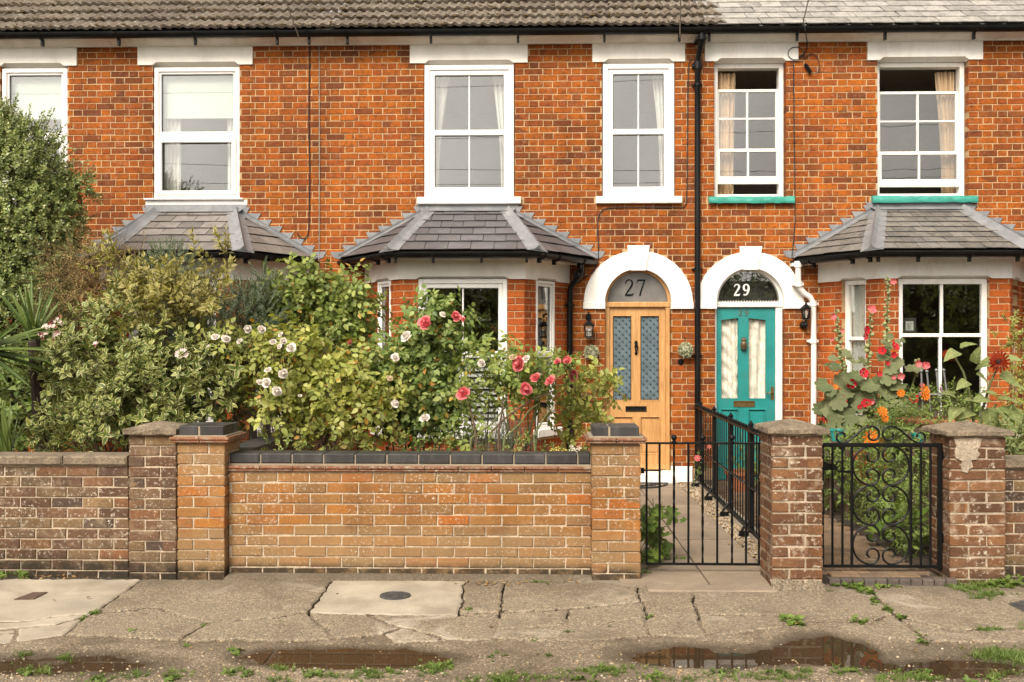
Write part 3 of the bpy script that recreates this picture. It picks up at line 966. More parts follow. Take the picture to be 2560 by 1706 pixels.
# ------------------------------------------------------------------ bays
def clip_poly(poly, a, b, c):
    """keep a*x + b*y <= c"""
    out = []
    n = len(poly)
    for i in range(n):
        p, q = poly[i], poly[(i+1) % n]
        dp, dq = a*p[0]+b*p[1]-c, a*q[0]+b*q[1]-c
        if dp <= 0: out.append(p)
        if dp*dq < 0:
            t = dp/(dp-dq); out.append((p[0]+(q[0]-p[0])*t, p[1]+(q[1]-p[1])*t))
    return out
def slope_slates(roof, A, B, C, D, m, gauge, width, seed):
    """slates on the plane A-B (eave) to D-C (top); D may equal C"""
    rr = random.Random(seed)
    ex = (B-A); L = ex.length; ex.normalize()
    up = (D-A); up = up - ex*up.dot(ex); Hh = up.length; up.normalize()
    nn = ex.cross(up)
    loc = lambda P: ((P-A).dot(ex), (P-A).dot(up))
    poly = [loc(A), loc(B), loc(C)] + ([loc(D)] if (D-C).length > 1e-4 else [])
    T = Matrix(((ex.x, up.x, nn.x, A.x), (ex.y, up.y, nn.y, A.y), (ex.z, up.z, nn.z, A.z), (0, 0, 0, 1)))
    area = sum(poly[i][0]*poly[(i+1) % len(poly)][1]-poly[(i+1) % len(poly)][0]*poly[i][1] for i in range(len(poly)))
    if area < 0: poly = poly[::-1]
    d = MB(T); d.add([(x, y, -.004) for x, y in poly], [tuple(range(len(poly)))])
    d.build("sarking", m_deck, roof)
    r = 0
    while r*gauge < Hh:
        x = -width*(1.0 if r % 2 else .5) - 1.0
        while x < L + 1.0:
            y0, y1 = r*gauge - (.02 if r == 0 else 0), (r+1)*gauge + .03
            q = [(x+.0035, y0+rr.uniform(-.004, .004)), (x+width-.0035, y0+rr.uniform(-.004, .004)), (x+width-.0035, y1), (x+.0035, y1)]
            x += width
            for i in range(len(poly)):
                p, p2 = poly[i], poly[(i+1) % len(poly)]
                if r == 0 and i == 0: continue
                a, b = p2[1]-p[1], -(p2[0]-p[0])
                q = clip_poly(q, a, b, a*p[0]+b*p[1])
                if len(q) < 3: break
            if len(q) < 3: continue
            ar = abs(sum(q[i][0]*q[(i+1) % len(q)][1]-q[(i+1) % len(q)][0]*q[i][1] for i in range(len(q))))/2
            if ar < .0012: continue
            lift = .015 + rr.uniform(-.002, .004)
            zf = lambda y: lift*(1-(y-y0)/(y1-y0)) + .003
            mb = MB(T); n = len(q)
            mb.add([(x_, y_, zf(y_)) for x_, y_ in q] + [(x_, y_, zf(y_)-.006) for x_, y_ in q],
                   [tuple(range(n))] + [(i, n+i, n+(i+1) % n, (i+1) % n) for i in range(n)])
            mb.build("slate", m, roof)
        r += 1

def build_bay(house, b, m_slate, gauge, width, win, seed, frieze_m, half=None):
    P, E = b.P, b.E
    # walls of the bay: mortar core, bricks
    segs = [(P[0], P[1]), (P[1], P[2]), (P[2], P[3])]
    wz0, wz1 = .67, 2.362
    holes = []
    c = MB()
    Ts = []
    for (p, q) in segs:
        T, L = frame_T(p, q); Ts.append((T, L))
    L0, L1, L2 = Ts[0][1], Ts[1][1], Ts[2][1]
    fw = win['front']                         # x interval of the front window in bay-front coordinates
    sw0, sw2 = win['left'], win['right']
    hs = [(sw0[0], sw0[1], wz0-.09, wz1), (fw[0], fw[1], wz0-.09, wz1), (sw2[0], sw2[1], wz0-.09, wz1)]
    for (T, L), h in zip(Ts, hs):
        c.T = T
        core(c, 0.0, L, -.2, 2.5, .0045, .11, [(h[0], h[1], h[2], h[3]+.05)])
    bw = c.build("bay_wall", m_mortar, house)
    for i, ((T, L), h) in enumerate(zip(Ts, hs)):
        brick_panel(bw, T, (0.0 if i == 0 else -.002), L+(.002 if i < 2 else 0), -.14, 2.37, m_brick_bay, [h], start=.05*i, bond='stretcher' if i == 1 else 'flemish',
                    n_obj=(110 if i == 1 else 70) if house is not h25 else 15, prefer=lambda x, z: 0 if z > .5 else 1, seed=seed*10+i)
    # windows
    for i, ((T, L), h) in enumerate(zip(Ts, hs)):
        if win['style'] == 'upvc':
            upvc_window(house, T, h[0]+.004, h[1]-.004, wz0, wz1, y=.0, ft=.05 if i == 1 else .035, st=.05 if i == 1 else .03, mid=1.52, midt=.075, bar=(i == 1), glass=m_glass_lo,
                        sill=(m_white, .06, .08, .07, wz0-.09))
        else:
            x0, x1 = h[0], h[1]
            mb = MB(T); mb.ring(x0+.003, x1-.003, wz0, wz1, .06 if i == 1 else .05, .05, .11, c=.005)
            W = mb.build("window", m_wood_white, house)
            t = .06 if i == 1 else .05
            a, bb = x0+t, x1-t
            mid = 1.735 if i == 1 else 1.70
            rl = MB(T); rl.box(a, bb, .056, .1, mid-.02, mid+.02, c=.005)
            rl.build("meeting_rail", m_wood_white, W)
            if i == 1:
                g = MB(T); xm = (a+bb)/2
                g.box(xm-.016, xm+.016, .062, .098, mid+.02, wz1-t, c=.004); g.box(xm-.03, xm+.002, .062, .098, wz0+t, mid-.02, c=.004)
                g.build("glazing_bar", m_wood_white, W)
            for (p, q) in ((wz0+t, mid-.02), (mid+.02, wz1-t)):
                pn = MB(T); pn.box(a, bb, .078, .082, p, q); pn.build("pane", m_glass_lo, W)
            q = MB(T); q.box(x0-.05, x1+.05, -.05, .08, wz0-.09, wz0, c=.008); q.build("sill", m_white, W)
    # frieze: three rendered panels, chamfer over each window
    fz = MB()
    for (T, L), h in zip(Ts, hs):
        fz.T = T
        lintel_poly = [(-.012, wz1), (h[0]-.02, wz1), (h[0]+.03, wz1+.03), (h[1]-.03, wz1+.03), (h[1]+.02, wz1), (L+.012, wz1), (L+.012, 2.60), (-.012, 2.60)]
        fz.prism(lintel_poly, -.022, .10)
        fz.add([(h[0]-.02, -.02, wz1), (h[1]+.02, -.02, wz1), (h[1]-.03, -.02, wz1+.03), (h[0]+.03, -.02, wz1+.03), (h[0]-.02, .098, wz1-.003), (h[1]+.02, .098, wz1-.003)],
               [(3, 2, 5, 4), (3, 4, 0), (2, 1, 5)])
    fz.build("frieze", frieze_m, house)
    # fascia boards under the gutter
    fa = MB()
    off = .16
    Q = []
    for k, (p, e) in enumerate(zip(P, E)):
        d = Vector((e.x-p.x, e.y-p.y, 0)); Q.append(p + d*.62)
    for i in range(3):
        T, L = frame_T(Q[i], Q[i+1]); fa.T = T
        fa.box(-.0, L, .0, .03, 2.565, 2.655, c=.006)
        T2, L2_ = frame_T(Q[i], Q[i+1]); fa.T = T2
    fa.T = None
    n = 4
    fa.add([(P[k].x, P[k].y, 2.598) for k in range(4)] + [(Q[k].x, Q[k].y, 2.580) for k in range(4)], [(0, 4, 5, 1), (1, 5, 6, 2), (2, 6, 7, 3)])
    fa.build("fascia", m_fascia if house is not h29 else m_white, house)
    # gutter
    g = MB()
    cz = b.ze - .045
    rr_ = .05
    ang = [math.pi + math.pi*k/8 for k in range(9)]
    G = []
    for k in range(4):
        if k in (0, 3):
            d = Vector(((E[k].x-P[k].x), 0, 0)); d.normalize()
            G.append(E[k] + d*.0 + Vector((0, 0, 0)))
        else:
            d = E[k] - Vector((P[k].x, P[k].y, E[k].z)); d.normalize(); G.append(E[k] + d*.03)
    vs = []; fs = []
    for k in range(4):
        if k == 0: n_ = (G[1]-G[0]).normalized().cross(Vector((0, 0, 1)))
        elif k == 3: n_ = (G[3]-G[2]).normalized().cross(Vector((0, 0, 1)))
        else:
            n1 = (G[k]-G[k-1]).normalized().cross(Vector((0, 0, 1))); n2 = (G[k+1]-G[k]).normalized().cross(Vector((0, 0, 1)))
            n_ = (n1+n2).normalized() / max(.5, math.cos(n1.angle(n2)/2))
        n_ = Vector((n_.x, n_.y, 0))
        base = Vector((G[k].x, G[k].y, cz))
        for t in ang: vs.append(base + n_*(-math.cos(t)*rr_*1.0) + Vector((0, 0, math.sin(t)*rr_)))
    m_ = len(ang)
    for k in range(3):
        for i in range(m_-1): fs.append((k*m_+i, k*m_+i+1, (k+1)*m_+i+1, (k+1)*m_+i))
        fs.append((k*m_+m_-1, k*m_, (k+1)*m_, (k+1)*m_+m_-1))
    fs += [tuple(range(m_)), tuple(3*m_+i for i in range(m_-1, -1, -1))]
    g.add(vs, fs)
    GO = g.build("bay_gutter", m_black, house, smooth=True)
    for (a_, c_, ts) in ((0, 1, (.25, .75, .96)), (1, 2, (.05, .3, .62, .92)), (2, 3, (.05, .3, .75))):
        for t in ts:
            p = G[a_].lerp(G[c_], t)
            k = MB(); k.tube([(p.x, p.y, cz-.062), (p.x, p.y, cz+.01)], [.058, .060], 8)
            d = (G[c_]-G[a_]).normalized()
            Tk = Matrix(((d.x, -d.y, 0, p.x), (d.y, d.x, 0, p.y), (0, 0, 1, cz), (0, 0, 0, 1)))
            k = MB(Tk)
            k.tube([(0, -math.cos(t2)*-.054, math.sin(t2)*.054) for t2 in ang], .010, 4)
            k.box(-.014, .014, .01, .055, -.10, -.045, c=.004)
            k.build("bracket", m_black, GO)
    # roof: slates, lead hips, stepped flashing
    tl, tr = Vector((b.tl, YF, b.zt)), Vector((b.tr, YF, b.zt))
    rf = MB(); 
    rf.add([tuple(E[0]+Vector((0,0,-.03))), tuple(E[1]+Vector((0,0,-.03))), tuple(E[2]+Vector((0,0,-.03))), tuple(E[3]+Vector((0,0,-.03))), tuple(tr-Vector((0,0,.03))), tuple(tl-Vector((0,0,.03)))],
           [(1, 2, 4, 5), (0, 1, 5), (2, 3, 4), (3, 2, 1, 0)])
    roof = rf.build("bay_roof", m_deck, house)
    slope_slates(roof, E[1], E[2], tr, tl, m_slate, gauge, width, seed)
    slope_slates(roof, E[0], E[1], tl, tl, m_slate, gauge, width, seed+1)
    slope_slates(roof, E[2], E[3], tr, tr, m_slate, gauge, width, seed+2)
    for (e, t, e2, e3) in ((E[1], tl, E[0], E[2]), (E[2], tr, E[3], E[1])):
        d = (e-t).normalized()
        h = MB()
        n1 = (e2-e).cross(t-e).normalized(); n2 = (e3-e).cross(t-e).normalized()
        if n1.z < 0: n1 = -n1
        if n2.z < 0: n2 = -n2
        a1 = n1.cross(d); a1 = a1 if a1.dot(e2-e) > 0 else -a1
        a2 = n2.cross(d); a2 = a2 if a2.dot(e3-e) > 0 else -a2
        u = (n1+n2).normalized()
        st = t + d*.02; en = e + d*.015
        rows = 9; prof = [(a1, .125, n1), (a1, .045, n1)]
        vs = []; fs = []
        rj = random.Random(seed)
        for i in range(rows+1):
            f = i/rows; c0 = st.lerp(en, f)
            w1 = .10 + .02*f + rj.uniform(-.005, .005); w2 = .10 + .02*f + rj.uniform(-.005, .005)
            vs += [c0 + a1*w1 + n1*.016, c0 + a1*.035 + n1*.020, c0 + u*.028 + a1*.030, c0 + u*.062, c0 + u*.028 + a2*.030, c0 + a2*.035 + n2*.020, c0 + a2*w2 + n2*.016]
        for i in range(rows):
            for q in range(6): fs.append((i*7+q, i*7+q+1, (i+1)*7+q+1, (i+1)*7+q))
        fs.append(tuple(range(6, -1, -1))); fs.append(tuple(rows*7+q for q in range(7)))
        h.add(vs, fs); h.build("lead_hip", m_lead, roof, smooth=True)
    # apron of lead along the top, against the wall
    ap = MB()
    x0, x1 = b.tl-.06, b.tr+.06
    up = Vector((0, -.09*1, -.045))
    ap.add([(x0-.10, YF-.006, b.zt+.075), (x1+.10, YF-.006, b.zt+.075), (x1+.04, YF-.012, b.zt+.02), (x0-.04, YF-.012, b.zt+.02), (x0-.02, YF-.10, b.zt-.022), (x1+.02, YF-.10, b.zt-.022)],
           [(0, 3, 2, 1), (3, 4, 5, 2)])
    ap.build("lead_apron", m_lead, roof)
    # stepped flashing up each side
    for (e, t, sgn) in ((E[0], tl, -1), (E[3], tr, 1)):
        sf = MB()
        n = int((b.zt - b.ze)/.0767)
        sl = (e.x-t.x)/(b.zt-b.ze)
        for i in range(n+1):
            z0 = b.ze + i*.0767
            z1 = z0 + .0767
            xa = e.x - sl*(z0-b.ze); xb = e.x - sl*(min(z1, b.zt)-b.ze)
            if sgn < 0: poly = [(xa-.085, z0+.004), (xa+.10, z0-.05), (xb+.10, z1-.001), (xa-.125, z1-.001)]
            else: poly = [(xa-.10, z0-.05), (xa+.085, z0+.004), (xa+.125, z1-.001), (xb-.10, z1-.001)]
            sf.prism(poly, YF-.009-.0008*(i % 2), YF+.02)
        # lead soaker lying on the slates beside the wall
        d = (t-e).normalized(); side = (E[1] if sgn < 0 else E[2]) - e
        nrm = side.cross(t-e).normalized(); nrm = nrm if nrm.z > 0 else -nrm
        ac = nrm.cross(d); ac = ac if ac.y < 0 else -ac
        sf.add([e + nrm*.018 - d*.02, t + nrm*.018, t + ac*.09 + nrm*.018, e + ac*.10 + nrm*.018 - d*.02, e + nrm*.05 + Vector((0, -.004, 0)), t + nrm*.05 + Vector((0, -.004, 0))], [(0, 1, 2, 3), (0, 4, 5, 1)])
        sf.build("stepped_flashing", m_lead, roof)
    return Ts, hs
def bayx(b, px): return FX(px, YB) - b.P[1].x
def side_iv(P, Q, pa, pb):
    """interval along a canted wall between two photo columns"""
    out = []
    for px in (pa, pb):
        d = ray(px, HOR); e = Q-P
        # (P + e*t) parallel to d
        t = (P.x*d.y - P.y*d.x)/(e.y*d.x - e.x*d.y)
        out.append(t*e.length)
    return tuple(out)
W27 = dict(style='upvc', front=(bayx(b27, 1045), bayx(b27, 1269)), left=side_iv(b27.P[0], b27.P[1], 943, 976), right=side_iv(b27.P[2], b27.P[3], 1340, 1388))
T27, hs27 = build_bay(h27, b27, m_slate_new, .205, .252, W27, 21, m_cream)
W29 = dict(style='sash', front=(bayx(b29, 2247), bayx(b29, 2474)), left=side_iv(b29.P[0], b29.P[1], 2104, 2164), right=(.2, .55))
T29, hs29 = build_bay(h29, b29, m_slate_old, .150, .232, W29, 31, m_white)
l25 = (b25.P[2]-b25.P[1]).length
W25 = dict(style='upvc', front=(.22, l25-.2), left=(.25, .62), right=(.28, .66))
T25, hs25 = build_bay(h25, b25, m_slate_mid, .205, .262, W25, 41, m_cream)

# plantation shutters inside the middle bay, white nets in the others
def shutters(T, h, z0, z1, label):
    t = empty("shutter", (T @ Vector(((h[0]+h[1])/2, .2, z0))), label, "shutter", "white louvred shutters")
    xa, xb = h[0]+.06, h[1]-.06
    xm = (xa+xb)/2
    f = MB(T)
    for (a, b) in ((xa, xm-.004), (xm+.004, xb)): f.ring(a, b, z0, z1, .045, .10, .125, c=.003)
    f.build("frame", m_upvc, t)
    n = int((z1-z0-.09)/.062)
    tpl = None
    for (a, b) in ((xa+.047, xm-.051), (xm+.051, xb-.047)):
        for i in range(n):
            zc = z0 + .045 + (i+.5)*(z1-z0-.09)/n
            s = MB(T); s.add([(a, .09, zc-.018), (b, .09, zc-.018), (b, .135, zc+.014), (a, .135, zc+.014), (a, .093, zc-.026), (b, .093, zc-.026), (b, .138, zc+.006), (a, .138, zc+.006)],
                             [(0, 1, 2, 3), (7, 6, 5, 4), (0, 4, 5, 1), (3, 2, 6, 7), (0, 3, 7, 4), (1, 5, 6, 2)])
            s.build("slat", m_upvc, t)
shutters(T27[1][0], hs27[1], .69, 1.50, "white louvred shutters inside the lower half of the middle bay window")
Tl = T29[0][0]; h_ = hs29[0]
pa, pb = Tl @ Vector((h_[0]+.03, .125, 0)), Tl @ Vector((h_[1]+.03, .125, 0))
mbc = MB(); vs = []; fs = []
for k in range(9):
    for i in range(31):
        u = i/30; p = pa.lerp(pb, u)
        vs.append((p.x, p.y + .018*math.sin(u*32 + .3*math.sin(k)) + .008*math.sin(u*13+k*.4), .75 + (2.3-.75)*(1-k/8)))
for k in range(8):
    for i in range(30): fs.append((k*31+i, k*31+i+1, (k+1)*31+i+1, (k+1)*31+i))
mbc.add(vs, fs); mbc.build("curtain", m_curtain_w, None, smooth=True, label="white net curtain in the narrow left-hand pane of the right bay", cat="curtain")
Tfr = T29[1][0]; hf = hs29[1]
m_paper = mat("white_paper_notice", (.72,.70,.66), .8, var=.03, fine=0)
m_dcard = mat("dark_card", (.06,.055,.05), .7, var=.05)
pn = empty("window_notice", Tfr @ Vector((hf[0]+.1, .1, 1.78)), "small white paper notice on a dark card in the right bay window", "notice")
q = MB(Tfr); q.box(hf[0]+.075, hf[0]+.225, .094, .098, 1.762, 1.93); q.build("card", m_dcard, pn)
q = MB(Tfr); q.box(hf[0]+.11, hf[0]+.195, .0905, .0925, 1.79, 1.89); q.build("sheet", m_paper, pn)
q = MB(Tfr)
for i in range(7): q.box(hf[0]+.122, hf[0]+.122+.06*random.Random(i).uniform(.6, 1), .0885, .0895, 1.803+i*.0105, 1.806+i*.0105)
q.build("printed_line", m_print, pn)
# ------------------------------------------------------------------ arches, doors and what hangs beside them
def arch(house, c, ri, ro, m, keytop):
    mb = MB(TF); n = 36
    vs = []; fs = []
    roy = ro - .035
    for i in range(n+1):
        t = math.pi*i/n
        co, si = math.cos(t), math.sin(t)
        for (r_, y) in ((ri, -.02), (ro-.006, -.02), (ro, -.014), (ro, .05), (ri, .14)):
            ry = r_ if r_ < ri+.01 else r_*roy/ro
            vs.append((c + r_*co, y, Z_SPR + ry*si))
    for i in range(n):
        for k in range(5): fs.append((i*5+k, i*5+(k+1) % 5, (i+1)*5+(k+1) % 5, (i+1)*5+k))
    fs += [tuple(range(5)), tuple(n*5+k for k in range(4, -1, -1))]
    mb.add(vs, fs)
    A = mb.build("arch", m, house, smooth=True)
    for s in (-1, 1):
        q = MB(TF); xa, xb = sorted((c+s*(ri-.004), c+s*(ro+.008)))
        q.box(xa, xb, -.032, .12, Z_IMPB, Z_SPR-.001, c=.006); q.build("impost", m, A)
    k = MB(TF)
    zb, zt = Z_SPR+ri-.02, Z_SPR+ro+.025
    k.prism([(c-.085, zb), (c+.085, zb), (c+.132, zt), (c-.132, zt)], -.045, .05); k.build("keystone", m, A)
    return A
arch(h27, *ar27, m_white, 0); arch(h29, *ar29, m_white, 0)

def half_disc(mb, c, r, z, y0, y1, n=28, mi=0, rz=None):
    rz = rz or r
    mb.prism([(c + r*math.cos(math.pi*i/n), z + rz*math.sin(math.pi*i/n)) for i in range(n+1)], y0, y1, mi)
def half_ring(mb, c, r0, r1, z, y0, y1, n=32):
    vs = []; fs = []
    for i in range(n+1):
        t = math.pi*i/n
        for (r_, y) in ((r0, y0), (r1, y0), (r1, y1), (r0, y1)): vs.append((c+r_*math.cos(t), y, z+r_*math.sin(t)))
    for i in range(n):
        for k in range(4): fs.append((i*4+k, i*4+(k+1) % 4, (i+1)*4+(k+1) % 4, (i+1)*4+k))
    fs += [(0, 1, 2, 3), (n*4+3, n*4+2, n*4+1, n*4)]
    mb.add(vs, fs)
def stroke(mb, pts, ws, y0, y1, T=None):
    """a pen stroke of varying width in the x-z plane"""
    L = []; Rr = []
    for i, p in enumerate(pts):
        a = Vector(pts[max(0, i-1)]); b = Vector(pts[min(len(pts)-1, i+1)])
        d = (b-a); d.normalize(); n = Vector((-d.y, d.x))
        w = ws[i] if hasattr(ws, '__len__') else ws
        L.append(Vector(p)+n*w/2); Rr.append(Vector(p)-n*w/2)
    vs = []; fs = []
    for l, r in zip(L, Rr): vs += [(l.x, y0, l.y), (r.x, y0, r.y), (l.x, y1, l.y), (r.x, y1, r.y)]
    for i in range(len(pts)-1):
        a, b = 4*i, 4*(i+1)
        fs += [(a, a+1, b+1, b), (a+2, b+2, b+3, a+3), (a, b, b+2, a+2), (a+1, a+3, b+3, b+1)]
    fs += [(0, 2, 3, 1), (4*len(pts)-4, 4*len(pts)-3, 4*len(pts)-1, 4*len(pts)-2)]
    mb.add(vs, fs)
def digit(mb, d, x, z, h, y0, y1, bold=1.0):
    """serif-like numerals: x left edge, z base, h height"""
    s = h
    def P(l): return [(x+a*s, z+b*s) for a, b in l]
    if d == '2':
        top = [(.06, .74), (.08, .84), (.15, .94), (.26, .985), (.38, .95), (.46, .86), (.47, .74), (.42, .60), (.32, .44), (.20, .27), (.07, .07)]
        w = [.03, .05, .06, .055, .07, .095, .10, .10, .085, .07, .06]
        stroke(mb, P(top), [v*s*bold for v in w], y0, y1)
        stroke(mb, P([(.03, .045), (.25, .04), (.45, .045), (.52, .10), (.55, .19)]), [.09*s*bold, .09*s*bold, .10*s*bold, .05*s, .02*s], y0+.0003, y1)
    if d == '7':
        stroke(mb, P([(.05, .76), (.07, .90), (.12, .945), (.30, .95), (.56, .95)]), [.02*s, .05*s, .09*s*bold, .09*s*bold, .08*s*bold], y0+.0003, y1)
        stroke(mb, P([(.53, .95), (.46, .76), (.37, .50), (.29, .24), (.23, .0)]), [v*s*bold for v in (.06, .075, .085, .095, .10)], y0, y1)
    if d == '9':
        ring = [(.29+.215*math.cos(t), .70+.275*math.sin(t)) for t in [i*math.pi/12 for i in range(25)]]
        w = [(.055+.055*abs(math.cos(i*math.pi/12)))*s*bold for i in range(25)]
        stroke(mb, P(ring), w, y0, y1)
        stroke(mb, P([(.50, .70), (.50, .52), (.46, .34), (.38, .16), (.26, .045), (.13, .04), (.08, .12)]), [v*s*bold for v in (.11, .11, .10, .085, .06, .06, .09)], y0+.0003, y1)

# --- door 27: oak
dc = ar27[0]; ri = ar27[1]
df = MB(TF); yd = .085
df.box(DOOR27[0]+.003, DOOR27[0]+.055, yd, yd+.11, .13, Z_SPR, c=.006)
df.box(DOOR27[1]-.055, DOOR27[1]-.003, yd, yd+.11, .13, Z_SPR, c=.006)
df.box(DOOR27[0]+.003, DOOR27[1]-.003, yd-.012, yd+.1, 2.075, Z_SPR+.006, c=.010)
half_ring(df, dc, ri-.035, ri-.002, Z_SPR+.006, yd-.005, yd+.1)
DF = df.build("door_frame", m_oak, h27)
g = MB(TF); half_disc(g, dc, ri-.034, Z_SPR+.007, yd+.03, yd+.036); g.build("fanlight", m_obscure, DF)
z0 = split_z(745); hgt = split_z(698)-z0
nb = MB(TF); digit(nb, '2', FX(1563.5), split_z(739), (split_z(698)-split_z(739)), yd+.022, yd+.026, 1.15); digit(nb, '7', FX(1592.5), split_z(739), (split_z(698)-split_z(739)), yd+.0215, yd+.026, 1.0)
nb.build("house_number", m_print, DF, label="black numerals 27")
dl = (DOOR27[0]+.057, DOOR27[1]-.057, .135, 2.073)
ly = yd+.03
pl = [(FX(1533), FX(1582)), (FX(1602.5), FX(1652))]
pz = (split_z(1003), split_z(789))
holes = [(a, b, pz[0], pz[1]) for a, b in pl]
lp = [(FX(1532), FX(1585)), (FX(1603), FX(1653))]
lz = (split_z(1138), split_z(1043))
lholes = [(a, b, lz[0], lz[1]) for a, b in lp]
d = MB(TF); core(d, dl[0], dl[1], dl[2], dl[3], ly, ly+.044, holes + lholes)
D27 = d.build("door", m_oak, h27, label="varnished oak door with two etched glass panels")
def bead(mb, x0, x1, z0, z1, t, y0, y1): mb.ring(x0, x1, z0, z1, t, y0, y1, c=t*.45)
def fleur(mb, x, z, s, y):
    # three petals over a bar and a foot
    mb.add([(x, y, z+s), (x-.28*s, y, z+.35*s), (x, y, z-.15*s), (x+.28*s, y, z+.35*s)], [(0, 1, 2, 3)])
    for sg in (-1, 1):
        mb.add([(x+sg*.12*s, y, z-.1*s), (x+sg*.30*s, y, z+.25*s), (x+sg*.62*s, y, z+.42*s), (x+sg*.80*s, y, z+.1*s), (x+sg*.62*s, y, z-.05*s), (x+sg*.5*s, y, z+.12*s)], [(0, 1, 2, 3, 4, 5) if sg < 0 else (5, 4, 3, 2, 1, 0)])
        mb.add([(x+sg*.05*s, y, z-.25*s), (x+sg*.45*s, y, z-.62*s), (x+sg*.2*s, y, z-.6*s), (x, y, z-.95*s)], [(0, 1, 2, 3) if sg < 0 else (3, 2, 1, 0)])
    mb.add([(x-.4*s, y-.0002, z-.27*s), (x+.4*s, y-.0002, z-.27*s), (x+.4*s, y-.0002, z-.13*s), (x-.4*s, y-.0002, z-.13*s)], [(0, 1, 2, 3)])
for (a, b) in pl:
    g = MB(TF); g.box(a-.002, b+.002, ly+.024, ly+.028, pz[0], pz[1]); g.build("glass_panel", m_etched, D27)
    br = MB(TF); bead(br, a-.004, b+.004, pz[0]-.004, pz[1]+.004, .012, ly-.006, ly+.02); br.build("beading", m_oak, D27)
    f = MB(TF)
    nx = 3; dxs = (b-a)/2.75; rows = 24
    dz = (pz[1]-pz[0])/rows
    yy = ly+.0232
    for r in range(rows):
        for k in range(4):
            xx = a + (k+(.25 if r % 2 else .75)-.2)*dxs*.98
            if a+.012 < xx < b-.012: fleur(f, xx, pz[0]+(r+.5)*dz, .0175, yy)
    for s in (1, -1):                       # the lozenge lattice
        for i in range(-3, rows):
            x0_, z0_ = a, pz[0] + (i+.0)*dz*1.0 + (dz if s > 0 else 0)
            seg = [(a, pz[0]+i*2*dz*1.0), (b, pz[0]+i*2*dz+(b-a)/dxs*2*dz)] if s > 0 else [(a, pz[0]+i*2*dz+(b-a)/dxs*2*dz), (b, pz[0]+i*2*dz)]
            (xa, za), (xb, zb) = seg
            t0 = max(0, min(1, ((pz[0]-za)/(zb-za)) if zb != za else 0)); t1 = max(0, min(1, ((pz[1]-za)/(zb-za)) if zb != za else 1))
            if abs(t1-t0) < .02: continue
            pA = (xa+(xb-xa)*t0, za+(zb-za)*t0); pB = (xa+(xb-xa)*t1, za+(zb-za)*t1)
            stroke(f, [pA, pB], .0016, yy+.0002+.0001*s, yy+.0008)
    f.ring(a+.010, b-.010, pz[0]+.008, pz[1]-.008, .004, yy-.0002, yy+.0008, c=0)
    f.build("etched_pattern", m_print, D27)
for (a, b) in lp:
    g = MB(TF)
    g.box(a-.001, b+.001, ly+.022, ly+.040, lz[0], lz[1])
    g.prism([(a+.03, lz[0]+.03), (b-.03, lz[0]+.03), (b-.03, lz[1]-.03), (a+.03, lz[1]-.03)], ly+.012, ly+.022)
    g.build("lower_panel", m_oak, D27)
    br = MB(TF); bead(br, a-.006, b+.006, lz[0]-.006, lz[1]+.006, .016, ly-.007, ly+.02); br.build("moulding", m_oak, D27)
def letterbox(T, x0, x1, z0, z1, y, m, par, inner):
    q = MB(T); q.ring(x0, x1, z0, z1, .008, y-.008, y+.01, c=.003); q.box(x0+.008, x1-.008, y-.003, y+.01, z0+.008, z1-.008, c=.004)
    q.box(x0+.02, x1-.02, y-.009, y-.003, z1-.018, z1-.012, c=.002)
    q.build("letterbox", m, par)
letterbox(TF, FX(1566), FX(1619), split_z(1031), split_z(1017), ly, m_iron, D27, 0)
kn = MB(TF); kx = FX(1592.5)
kn.prism([(kx-.016, split_z(862)), (kx+.016, split_z(862)), (kx+.020, split_z(858)), (kx+.010, split_z(852)), (kx-.010, split_z(852)), (kx-.020, split_z(858))], ly-.012, ly)
for (pz_, r_) in ((855, .02), (866, .024), (884, .023)): kn.ball((kx, YF*0+ly-.008, split_z(pz_)), r_*.8, 10, 6)
kn.tube([(kx, ly-.02, split_z(856)), (kx-.016, ly-.035, split_z(868)), (kx, ly-.03, split_z(884))], .008, 6)
kn.tube([(kx, ly-.02, split_z(856)), (kx+.016, ly-.035, split_z(868)), (kx, ly-.03, split_z(884))], .008, 6)
kn.build("door_knocker", m_iron, D27, smooth=True)
hd = MB(TF); hx_ = FX(1520)
hd.box(hx_-.014, hx_+.014, ly-.008, ly, split_z(975), split_z(944), c=.003)
hd.tube([(hx_, ly-.008, split_z(967)), (hx_, ly-.045, split_z(967)), (hx_+.02, ly-.05, split_z(967)), (hx_+.085, ly-.05, split_z(968))], .008, 6)
hd.build("handle", m_iron, D27)
wb = MB(TF); wb.prism([(dl[0], .14), (dl[1], .14), (dl[1], .20), (dl[0], .20)], ly-.028, ly); wb.build("weather_bar", m_oak, D27)
st = MB(TF)
st.box(DOOR27[0]-.0, DOOR27[1]+.0, -.20, .2, -.05, .128, c=.012)
st.build("doorstep", m_white, h27)
pb_ = MB(TF); pb_.box(DOOR27[1]+.002, FX(1731), -.035, .06, -.05, .188, c=.01); pb_.box(DOOR27[0]-.3, DOOR27[0]-.002, -.035, .06, -.05, .188, c=.01)
pb_.build("plinth_block", m_white, h27)

